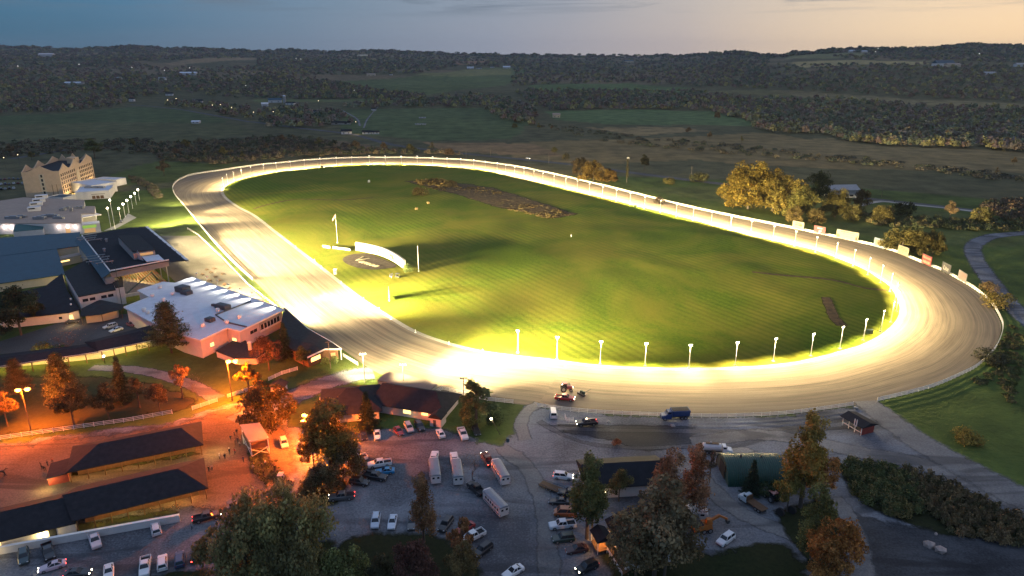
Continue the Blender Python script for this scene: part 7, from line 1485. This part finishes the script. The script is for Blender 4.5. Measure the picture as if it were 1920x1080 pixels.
p = G(1539,938); o = empty('tarped_crate', p, 'blue tarp over a crate between golden and olive trees', 'crate', None, .3); MB().box((0,0,.5), (2.6,1.6,1.0)).build('crate', M['brown_wood'], o); x = MB().loft([[(-1.45,-.95,.5),(1.45,-.95,.5),(1.45,.95,.5),(-1.45,.95,.5)],[(-1.2,-.7,1.15),(1.2,-.7,1.1),(1.2,.7,1.15),(-1.2,.7,1.1)]]).build('tarp', M['blue_roof'], o)
p = G(952,828); mb = MB(); mb.tube((0,0,0), (0,0,1.0), .45, .5, 10); mb.tube((0,0,1.0), (0,0,1.12), .52, .45, 10); x = mb.build('bin', M['blue_roof']); x.location = p; tag(x, 'blue bin at the foot of the leaning yard lamp', 'bin')
rs = random.Random(3)
def rock(px, r, lb, col='grey_panel', fl=.7):
    p = G(*px); me = bpy.data.meshes.new('boulder'); bm = bmesh.new(); bmesh.ops.create_icosphere(bm, subdivisions=2 if r < 1 else 1, radius=r); s0 = rs.random()*50
    for v in bm.verts: v.co *= .78+.5*mnoise.noise(v.co*(1.1/r)+Vector((s0,0,0)))+.15; v.co.z *= fl
    bm.to_mesh(me); bm.free(); me.materials.append(M[col]); o = bpy.data.objects.new('boulder', me); C.objects.link(o); o.location = (p.x, p.y, r*.3); return tag(o, lb, 'boulder')
M['rock'] = mat('pinkish boulder', (.34,.27,.24), .9, .3, 1.5, bmp=.5); rock((1741,1024), 1.35, 'large pinkish boulder in the dark yard', 'rock'); rock((1764,1034), 1.25, 'pale boulder touching the larger pinkish one', 'rock'); rock((1755,1002), .4, 'small white stone above the two boulders', 'rock')
for px_, lb in (((1604,766),'grey stone at the end of the near track fence'),((1140,792),'round pale stone beyond the black pickup'),((1262,799),'pale slab stone below the blue dump truck')): rock(px_, .7, lb, 'concrete', .6)
tree('shrub', G(1156,833), h=1.8, wide=.9, col=(.10,.04,.02), name='shrub', label='small rusty bush alone on the gravel yard', cat='bush')
# carts
def cart(label, px, fr, col, canopy=True, lit=False):
    p, q = G(*px), G(px[0]+fr[0], px[1]+fr[1]); z = 0
    if inpoly(np.array([p.x]), np.array([p.y]), [(v.x, v.y) for v in inner[::6]])[0]: z = on_infield(p.x, p.y)
    o = empty('utility_cart', (p.x, p.y, z), label, 'cart', None, math.atan2((q-p).y, (q-p).x)); x = MB().loft([ringx(1.3,.5,.35,.7,.85,.4), ringx(.8,.62,.3,.75,.95,.5), ringx(.6,.62,.3,.45,.5,.6), ringx(-.4,.62,.3,.45,.5,.6), ringx(-.5,.62,.3,.8,.9,.58), ringx(-1.3,.6,.4,.8,.9,.55)]).build('body', M['paint'], o); x.color = (*col, 1)
    MB().box((-.1,0,.75), (.5,1.1,.18)).build('seat', M['liner'], o); MB().box((-.36,0,1.05), (.12,1.1,.5)).build('backrest', M['liner'], o)
    if canopy:
        x = MB().box((-.1,0,1.95), (1.9,1.35,.1)).build('roof', M['paint'], o); x.color = (*col, 1)
        for xx, y in ((.75,-.58),(.75,.58),(-.95,-.58),(-.95,.58)): MB().tube((xx,y,.6), (xx*.95,y,1.95), .03).build('strut', M['dark_steel'], o)
    for xx in (.85,-.85):
        for y in (-1,1): wheel(o, xx, y*.62, .27, .2)
    return o
cart('dark cart parked beside the small notice board in the infield', (746,522), (8,2), (.03,.035,.04)); cart('cart with white canopy, orange-lit, by the huge willow top', (527,902), (-4,8), (.5,.42,.38)); cart('dark cart standing on the orange lot near the black pickup', (436,953), (8,-4), (.05,.05,.055))
cart('reddish cart in the shadow behind the tote board', (697,475), (8,3), (.25,.10,.06)); cart('white cart in the shadow behind the tote board', (709,478), (8,3), (.6,.6,.6)); cart('orange-lit cart at the edge of the willow', (543,910), (-6,5), (.4,.25,.15), False)
# ================================================================ picnic tables on the apron
def picnic():
    o = empty('picnic_table', (0,0,0), 'dark picnic table on the bright apron in front of the clubhouse', 'table', 'picnic tables on the apron'); MB().box((0,0,.75), (1.9,.8,.07)).build('table_top', M['brown_wood'], o)
    for y in (-.75,.75): MB().box((0,y,.45), (1.9,.28,.06)).build('bench', M['brown_wood'], o)
    for x in (-.7,.7): mb = MB(); mb.beam((x,-.7,.0), (x,.3,.72), .08, .1); mb.beam((x,.7,.0), (x,-.3,.72), .08, .1); mb.beam((x,-.85,.42), (x,.85,.42), .08, .08); mb.build('frame', M['brown_wood'], o)
    return o
pp = picnic(); pt_ = tree_of(pp)
for i, px_ in enumerate([(388,507),(396,512),(380,516),(404,520),(412,527),(393,527),(421,534),(430,541),(410,541),(439,548),(448,556),(426,554),(459,562),(470,569),(444,569),(402,505),(418,515),(480,566)]):
    o = pp if i == 0 else copy_tree(pp, pt_); p = G(*px_); o.location = (p.x, p.y, .01); o.rotation_euler.z = r3.uniform(-.3,.3)-1.0
# ================================================================ people and horses
M['clothes'] = tinted('clothes', .9, .1); M['trousers'] = mat('dark trousers', (.03,.032,.045), .9, .2, 4); M['skin'] = mat('skin', (.42,.26,.18), .6, .05, 4); M['hair'] = mat('dark hair', (.03,.02,.015), .8, .2, 6); M['cap_white'] = mat('white cap', (.75,.74,.72), .8, .05, 4); M['horse'] = mat('bay coat', (.055,.026,.014), .7, .25, 2); M['mane'] = mat('black mane', (.012,.01,.01), .9, .2, 4)
def skin_mesh(name, nodes, edges, root, sub=1):
    me = bpy.data.meshes.new(name); me.from_pydata([n[0] for n in nodes], edges, []); o = bpy.data.objects.new(name, me); C.objects.link(o); m = o.modifiers.new('skin', 'SKIN'); m.use_smooth_shade = True; s = o.modifiers.new('sub', 'SUBSURF'); s.levels = sub; s.render_levels = sub
    for v, n in zip(me.skin_vertices[0].data, nodes): v.radius = n[1] if isinstance(n[1], tuple) else (n[1], n[1])
    me.skin_vertices[0].data[root].use_root = True; dg = bpy.context.evaluated_depsgraph_get(); dg.update(); out = bpy.data.meshes.new_from_object(o.evaluated_get(dg)); out.name = name; bpy.data.objects.remove(o); return out
def person_mesh(pose):
    st = {'stand':(.03,-.03,0,0),'walk':(.22,-.24,.16,-.16),'lean':(.05,-.08,.30,.26)}[pose]; f0, f1, a0, a1 = st
    N = [((0,0,.95),(.13,.15)),((0,0,1.15),(.11,.14)),((.01,0,1.38),(.12,.17)),((.01,0,1.50),(.055,.06)),((.03,0,1.63),(.10,.085)),((.03,0,1.74),(.075,.07)),
         ((0,.10,.90),.09),((f0*.5+.03,.11,.50),.062),((f0,.11,.10),.045),((f0+.15,.12,.04),.04),((0,-.10,.90),.09),((f1*.5+.03,-.11,.50),.062),((f1,-.11,.10),.045),((f1+.15,-.12,.04),.04),
         ((.01,.20,1.42),.06),((a1*.5-.03,.25,1.16),.042),((a1+.06,.25,.93),.034),((a1+.09,.25,.83),.03),((.01,-.20,1.42),.06),((a0*.5-.03,-.25,1.16),.042),((a0+.06,-.25,.93),.034),((a0+.09,-.25,.83),.03)]
    E = [(0,1),(1,2),(2,3),(3,4),(4,5),(0,6),(6,7),(7,8),(8,9),(0,10),(10,11),(11,12),(12,13),(2,14),(14,15),(15,16),(16,17),(2,18),(18,19),(19,20),(20,21)]
    me = skin_mesh('body', N, E, 0); me.materials.clear()
    for k in ('clothes','trousers','skin','tyre'): me.materials.append(M[k])
    for p in me.polygons: c = p.center; p.material_index = 2 if c.z > 1.50 or (abs(c.y) > .19 and c.z < .90 and c.z > .7) else (3 if c.z < .12 else (1 if c.z < .97 and abs(c.y) < .2 else 0))
    return me
PM = {k: person_mesh(k) for k in ('stand','walk','lean')}; hm = MB(); hm.ball((.01,0,1.70), .105, 8, 5, (1,.95,.85)); hm = hm.build('hair', M['hair']); HM = hm.data; bpy.data.objects.remove(hm); cm = MB(); cm.ball((.02,0,1.72), .12, 8, 5, (1.05,1,.7)); cm.box((.15,0,1.72), (.14,.14,.02)); cm = cm.build('cap', M['cap_white']); CM = cm.data; bpy.data.objects.remove(cm)
def person(px, pose, col, rz, lb, cap=False):
    p = G(*px); o = empty('person', p, lb, 'person', None, rz); o.scale = (1.02,1.02,1.02); b = bpy.data.objects.new('body', PM[pose]); C.objects.link(b); b.parent = o; b.color = (*col, 1)
    h = bpy.data.objects.new('cap' if cap else 'hair', CM if cap else HM); C.objects.link(h); h.parent = o; return o
for px_, pose, col, rz, lb, cap in [
 ((433,826),'walk',(.03,.03,.04),-1.6,'person in black walking alone beside the viewing stand',0),((440,818),'stand',(.04,.04,.05),0,'person in dark jacket standing at the stand corner, farthest up the lot',0),((444.5,814),'stand',(.02,.03,.05),2,'person in navy close to the stand roof corner',0),((441,834),'lean',(.05,.05,.05),.4,'person in grey leaning by the stand steps',0),((446,830),'stand',(.08,.03,.03),-2,'person in maroon beside the one leaning by the steps',0),((450,838),'walk',(.30,.28,.26),1,'person in pale coat walking under the stand',0),
 ((431,851),'stand',(.015,.015,.02),2.6,'person in black on the lit patch of the orange lot',1),((441,851),'walk',(.42,.05,.04),.8,'person in bright red walking past the stand',0),((392,885),'stand',(.02,.03,.02),1.2,'person in dark green at the end of the upper barn',0),((398,882),'stand',(.35,.30,.28),-1,'person in pale shirt beside the one in dark green',0),((412,861),'stand',(.60,.58,.55),.5,'person in white shirt and cap out on the orange lot',1),((422,861),'stand',(.02,.02,.02),-.6,'person in black next to the one in white shirt',0),
 ((457,866),'stand',(.06,.06,.10),-2,'person in blue at the edge of the weedy island',0),((475,882),'lean',(.5,.48,.46),1.5,'person in white at the tip of the weedy island',0),((492,879),'walk',(.03,.03,.04),2,'person in black crossing the weedy island',0),((498,873),'stand',(.45,.40,.40),-.5,'person in pale top on the weedy island',0),((509,876),'stand',(.02,.03,.06),.3,'person in navy beneath the stand bracing',0),((516,883),'stand',(.03,.05,.03),1.7,'person in dark green by the orange-lit cart',0),((495,893),'walk',(.03,.02,.02),-2.5,'person in brown below the weedy island',0),((484,898),'walk',(.03,.03,.03),2.8,'person in black low on the lot near the willow',0),
 ((360,993),'walk',(.35,.30,.32),1.0,'person in pale jacket walking toward the black lit pickup',0),((428,972),'walk',(.55,.5,.5),-2,'person in white walking past the lot cart',0),((90,874),'stand',(.04,.03,.03),.2,'person in dark clothes at the open end of the upper barn',0),((99,869),'stand',(.3,.1,.06),2.2,'person in orange-red by the upper barn end',0),((889,905),'stand',(.6,.6,.6),1,'person in white under the leafless tree between trailers',0)]:
    person(px_, pose, col, rz, lb, cap)
def horse_mesh():
    N = [((-.65,0,1.25),(.25,.26)),((-.2,0,1.22),(.27,.27)),((.35,0,1.22),(.27,.24)),((.65,0,1.35),(.2,.17)),((.95,0,1.65),(.13,.1)),((1.18,0,1.90),(.10,.085)),((1.38,0,1.80),(.09,.075)),((1.62,0,1.58),(.055,.05)),
         ((.5,.16,.95),.10),((.53,.16,.55),.055),((.50,.16,.12),.04),((.57,.16,.04),.05),((.5,-.16,.95),.10),((.66,-.16,.58),.055),((.58,-.16,.14),.04),((.65,-.16,.05),.05),
         ((-.68,.17,.98),.13),((-.62,.17,.72),.075),((-.80,.17,.50),.05),((-.76,.17,.10),.04),((-.70,.17,.04),.05),((-.72,-.17,.98),.13),((-.70,-.17,.70),.075),((-.95,-.17,.52),.05),((-.98,-.17,.12),.04),((-.92,-.17,.04),.05),
         ((-.92,0,1.35),.05),((-1.08,0,1.05),.05),((-1.12,0,.65),.035),((1.15,.07,2.06),.02),((1.15,-.07,2.06),.02)]
    E = [(0,1),(1,2),(2,3),(3,4),(4,5),(5,6),(6,7),(2,8),(8,9),(9,10),(10,11),(2,12),(12,13),(13,14),(14,15),(0,16),(16,17),(17,18),(18,19),(19,20),(0,21),(21,22),(22,23),(23,24),(24,25),(0,26),(26,27),(27,28),(5,29),(5,30)]
    me = skin_mesh('body', N, E, 1); me.materials.clear(); me.materials.append(M['horse']); return me
HMs = horse_mesh(); mn = MB(); mn.loft([[(x-.03,-.025,z),(x+.03,-.025,z+.06),(x+.03,.025,z+.06),(x-.03,.025,z)] for x, z in ((.55,1.58),(.75,1.72),(.95,1.90),(1.10,2.02))]); mn = mn.build('mane', M['mane']); MNs = mn.data; bpy.data.objects.remove(mn)
for px_, rz, lb in (((4,892),.4,'dark horse led across the orange lot at the frame edge'),((82,882),2.6,'dark horse standing at the open end of the upper barn')):
    p = G(*px_); o = empty('horse', p, lb, 'horse', None, rz); b = bpy.data.objects.new('body', HMs); C.objects.link(b); b.parent = o; b = bpy.data.objects.new('mane', MNs); C.objects.link(b); b.parent = o
person((10,893), 'walk', (.04,.03,.03), .4, 'person leading the dark horse at the frame edge')
# ================================================================ far houses, barns and lamps
def far_house(px, L, W, he, hr, wall, roof, lb, rz=0.0, nm='house', cat='house', grp='far houses in the valley'):
    x, y, z, ok = GT(np.array([px[0]]), np.array([px[1]])); c = Vector((float(x[0]), float(y[0]), float(z[0])-.3)); o = empty(nm, c, lb, cat, grp)
    co_, si = math.cos(rz), math.sin(rz); P = [Vector((c.x+a*co_-b*si, c.y+a*si+b*co_, 0)) for a, b in ((-L/2,-W/2),(L/2,-W/2),(L/2,W/2),(-L/2,W/2))]; zz = c.z
    ORG[o.name] = Matrix.Translation(c); k0 = bpy.data.objects; n0 = len(C.objects)
    a = gable_ends(o, P, zz, zz+he, zz+hr, wall); b = hiproof(o, P, zz+he+.1, zz+hr+.2, 0, 0, roof, over=.5)
    for t in (.2,.7): panel(o, 'window', P[0]+(P[2]-P[0]).normalized()*.35, P[1]+(P[3]-P[1]).normalized()*.35, t, t+.12, zz+1.2, zz+2.6, M['glass'], .06, cen=V2(c))
    return o
Wt, Pk = M['white_wall'], M['pink_wall']; HL = 'small white far-off house among the dark trees'
for px, L, W, he, hr, wl, rf, lb, rz in [
 ((650,251),14,9,4,6.5,Wt,M['dark_roof'],'white garage with a lit gable beside the highway lane',.1),((688,251),12,8,3,5,Wt,M['dark_roof'],'white house next to the lit garage, by parked machines',.05),((704,251),10,7,3,4.6,Wt,M['dark_roof'],'end house of the pair past the lit garage',.05),
 ((640,233),30,9,3.2,5,M['grey_panel'],M['dark_roof'],'long low grey shed above the lit garage',.05),((516,192),30,16,6,10,Wt,M['blue_roof'],'blue-roofed barn beside the silo',.25),((497,199),14,12,5,8,Wt,Wt,'pale barn end among the barnyard trees',.3),((545,196),20,10,4,6,Wt,M['dark_roof'],'pale shed right behind the silo',-.2),((595,212),16,9,4,6,Wt,M['dark_roof'],'white house among the barnyard trees',.1),
 ((701,207),9,7,3.4,5,Wt,M['dark_roof'],'tiny white shed at the lane bend in the pasture',.3),((792,222),11,4,1.6,2.4,M['grey_panel'],M['grey_metal'],'low shed roof far out in the pasture',.05),((784,234),9,3,1.4,2,Wt,M['grey_metal'],'low white trough shed in the pasture',.05),((795,234),6,3,1.4,2,Wt,M['grey_metal'],'second low trough shed in the pasture',.05),
 ((1043,220),13,9,5,7.5,M['cream'],M['tan_roof'],'cream shed alone in the green meadow',.05),((1573,368),24,13,6,9,M['grey_panel'],M['grey_metal'],'grey metal barn beside the highway',.1),
 ((696,142),34,14,6,9,M['cream'],M['tan_roof'],'cream farmhouse at the foot of the far wood',.1),((733,141),12,8,5,7,Wt,M['dark_roof'],'small white house right of the cream farmhouse',0),((882,129),36,16,7,11,Wt,M['white_roof'],'white farm buildings on the pasture crest',.1),((898,129),30,14,6,9,Wt,M['dark_roof'],'dark-roofed farm building on the pasture crest',.1),((950,128),40,18,8,12,Wt,M['white_roof'],'bright white barn on the pasture crest',0),((923,127),24,14,6,9,Wt,M['dark_roof'],'small farm building between the crest barns',0),
 ((1179,118),60,26,12,18,M['cream'],M['blue_roof'],'blue-white barn in the woods below the far ridge',.2),((1768,125),70,30,12,22,Wt,M['blue_roof'],'large pale round-shouldered barn on the evening slope',.1),((1785,126),50,22,9,14,M['cream'],M['tan_roof'],'tan shed beside the pale round-shouldered barn',.1),((1854,141),36,16,7,11,Wt,M['grey_metal'],'white house above the evening wood',0),
 ((132,158),30,12,5,8,Wt,M['white_roof'],'long white shed in the dark autumn wood',.1),((150,158),22,12,5,8,Wt,M['white_roof'],'shorter white shed next to the long one',.1),((222,149),22,12,5,8,Wt,M['grey_metal'],'pale house in the dark autumn wood',.1),((88,106),90,40,14,22,M['pink_wall'],M['pink_wall'],'pinkish complex on the far hillside',.1),((354,141),60,20,8,12,Wt,M['white_roof'],'row building on the far hillside',.05),((305,150),24,12,6,9,Wt,M['grey_metal'],'lone pale house under the far hillside',0),((318,179),18,10,5,8,Wt,M['dark_roof'],'white house at the bend of the farm road',.2),((248,190),12,8,6,8,Wt,M['dark_roof'],'tiny white house where the farm road leaves the wood',0),((372,192),20,10,4,7,M['pink_wall'],M['dark_roof'],'pinkish house among trees by the farm road',.2),((368,231),12,10,3,4.5,Wt,M['white_roof'],'white tent-like shed in the middle of the dark meadow',.1),
 ((680,107),70,24,10,16,M['cream'],M['cream'],'pale building strip on the far wooded hills',.05),((1597,98),34,16,8,12,Wt,M['white_roof'],'white house on the evening hilltop',.1),((1620,99),30,16,8,12,M['cream'],M['white_roof'],'cream house on the evening hilltop',.1),((1912,125),40,18,9,13,Wt,M['grey_metal'],'white house at the frame edge on the evening hill',.1)]:
    far_house(px, L, W, he, hr, wl, rf, lb, rz)
x, y, z, _ = GT(np.array([534.0]), np.array([193.0])); o = empty('silo', (float(x[0]), float(y[0]), float(z[0])), 'pale round silo beside the blue-roofed barn', 'silo'); MB().tube((0,0,0), (0,0,15), 3.4, 3.4, 14).build('barrel', M['concrete'], o); mb = MB(); mb.ball((0,0,15), 3.5, 14, 6, (1,1,.7)); mb.build('dome', M['white_roof'], o)
M['far_lamp'] = emis('far yard lamp', (1,.93,.85), 1.6); M['far_warm'] = emis('far warm lamp', (1,.75,.4), 4)
for px in [(36,135),(150,131),(249,137),(310,143),(357,138),(332,198),(316,201),(400,211),(415,210),(462,172),(556,119),(565,120),(1645,101),(1834,112),(436,216),(477,225),(514,224),(598,202),(668,244),(38,312),(12,318),(665,181),(1640,107)]:
    x, y, z, ok = GT(np.array([float(px[0])]), np.array([float(px[1])]))
    if not ok[0]: continue
    r = math.hypot(float(x[0]), float(y[0])); k = max(.7, r/1300); o = empty('yard_lamp', (float(x[0]), float(y[0]), float(z[0])), 'far-off lit yard lamp in the dusky valley', 'street lamp', 'far-off yard lamps'); MB().tube((0,0,0), (0,0,7+6*k), .15*k).build('pole', M['wood_pole'], o); mb = MB(); mb.ball((0,0,7+6*k), .5*k, 8, 5); mb.build('globe', M['far_warm'] if px[1] > 190 else M['far_lamp'], o)
q = GT(np.array([668.0]), np.array([252.0])); light('POINT', 'garage_lamp_light', (float(q[0][0]), float(q[1][0])-2, 5), 2500, (1,.75,.35), .4)
# vine tower outside the backstretch
p = G(1175,343); o = empty('vine_pole', p, 'tall pole wrapped in vines outside the backstretch', 'pole'); hh = hpx((1175,343), 296); MB().tube((0,0,0), (0,0,hh), .25, .2, 7).build('pole', M['wood_pole'], o); x = bpy.data.objects.new('vines', PROTO['column'][0]); C.objects.link(x); x.parent = o; x.scale = (.3,.3,hh/19*.95); x.color = (.07,.065,.028,1); MB().box((0,0,hh), (2.0,.5,.8)).build('floodlight', M['white_pole'], o)
# car on the highway
q = G(990,299.5); put('sedan', (990,298), (10,1.2), WH, 'white car driving on the highway beyond the backstretch', True, z=.2)
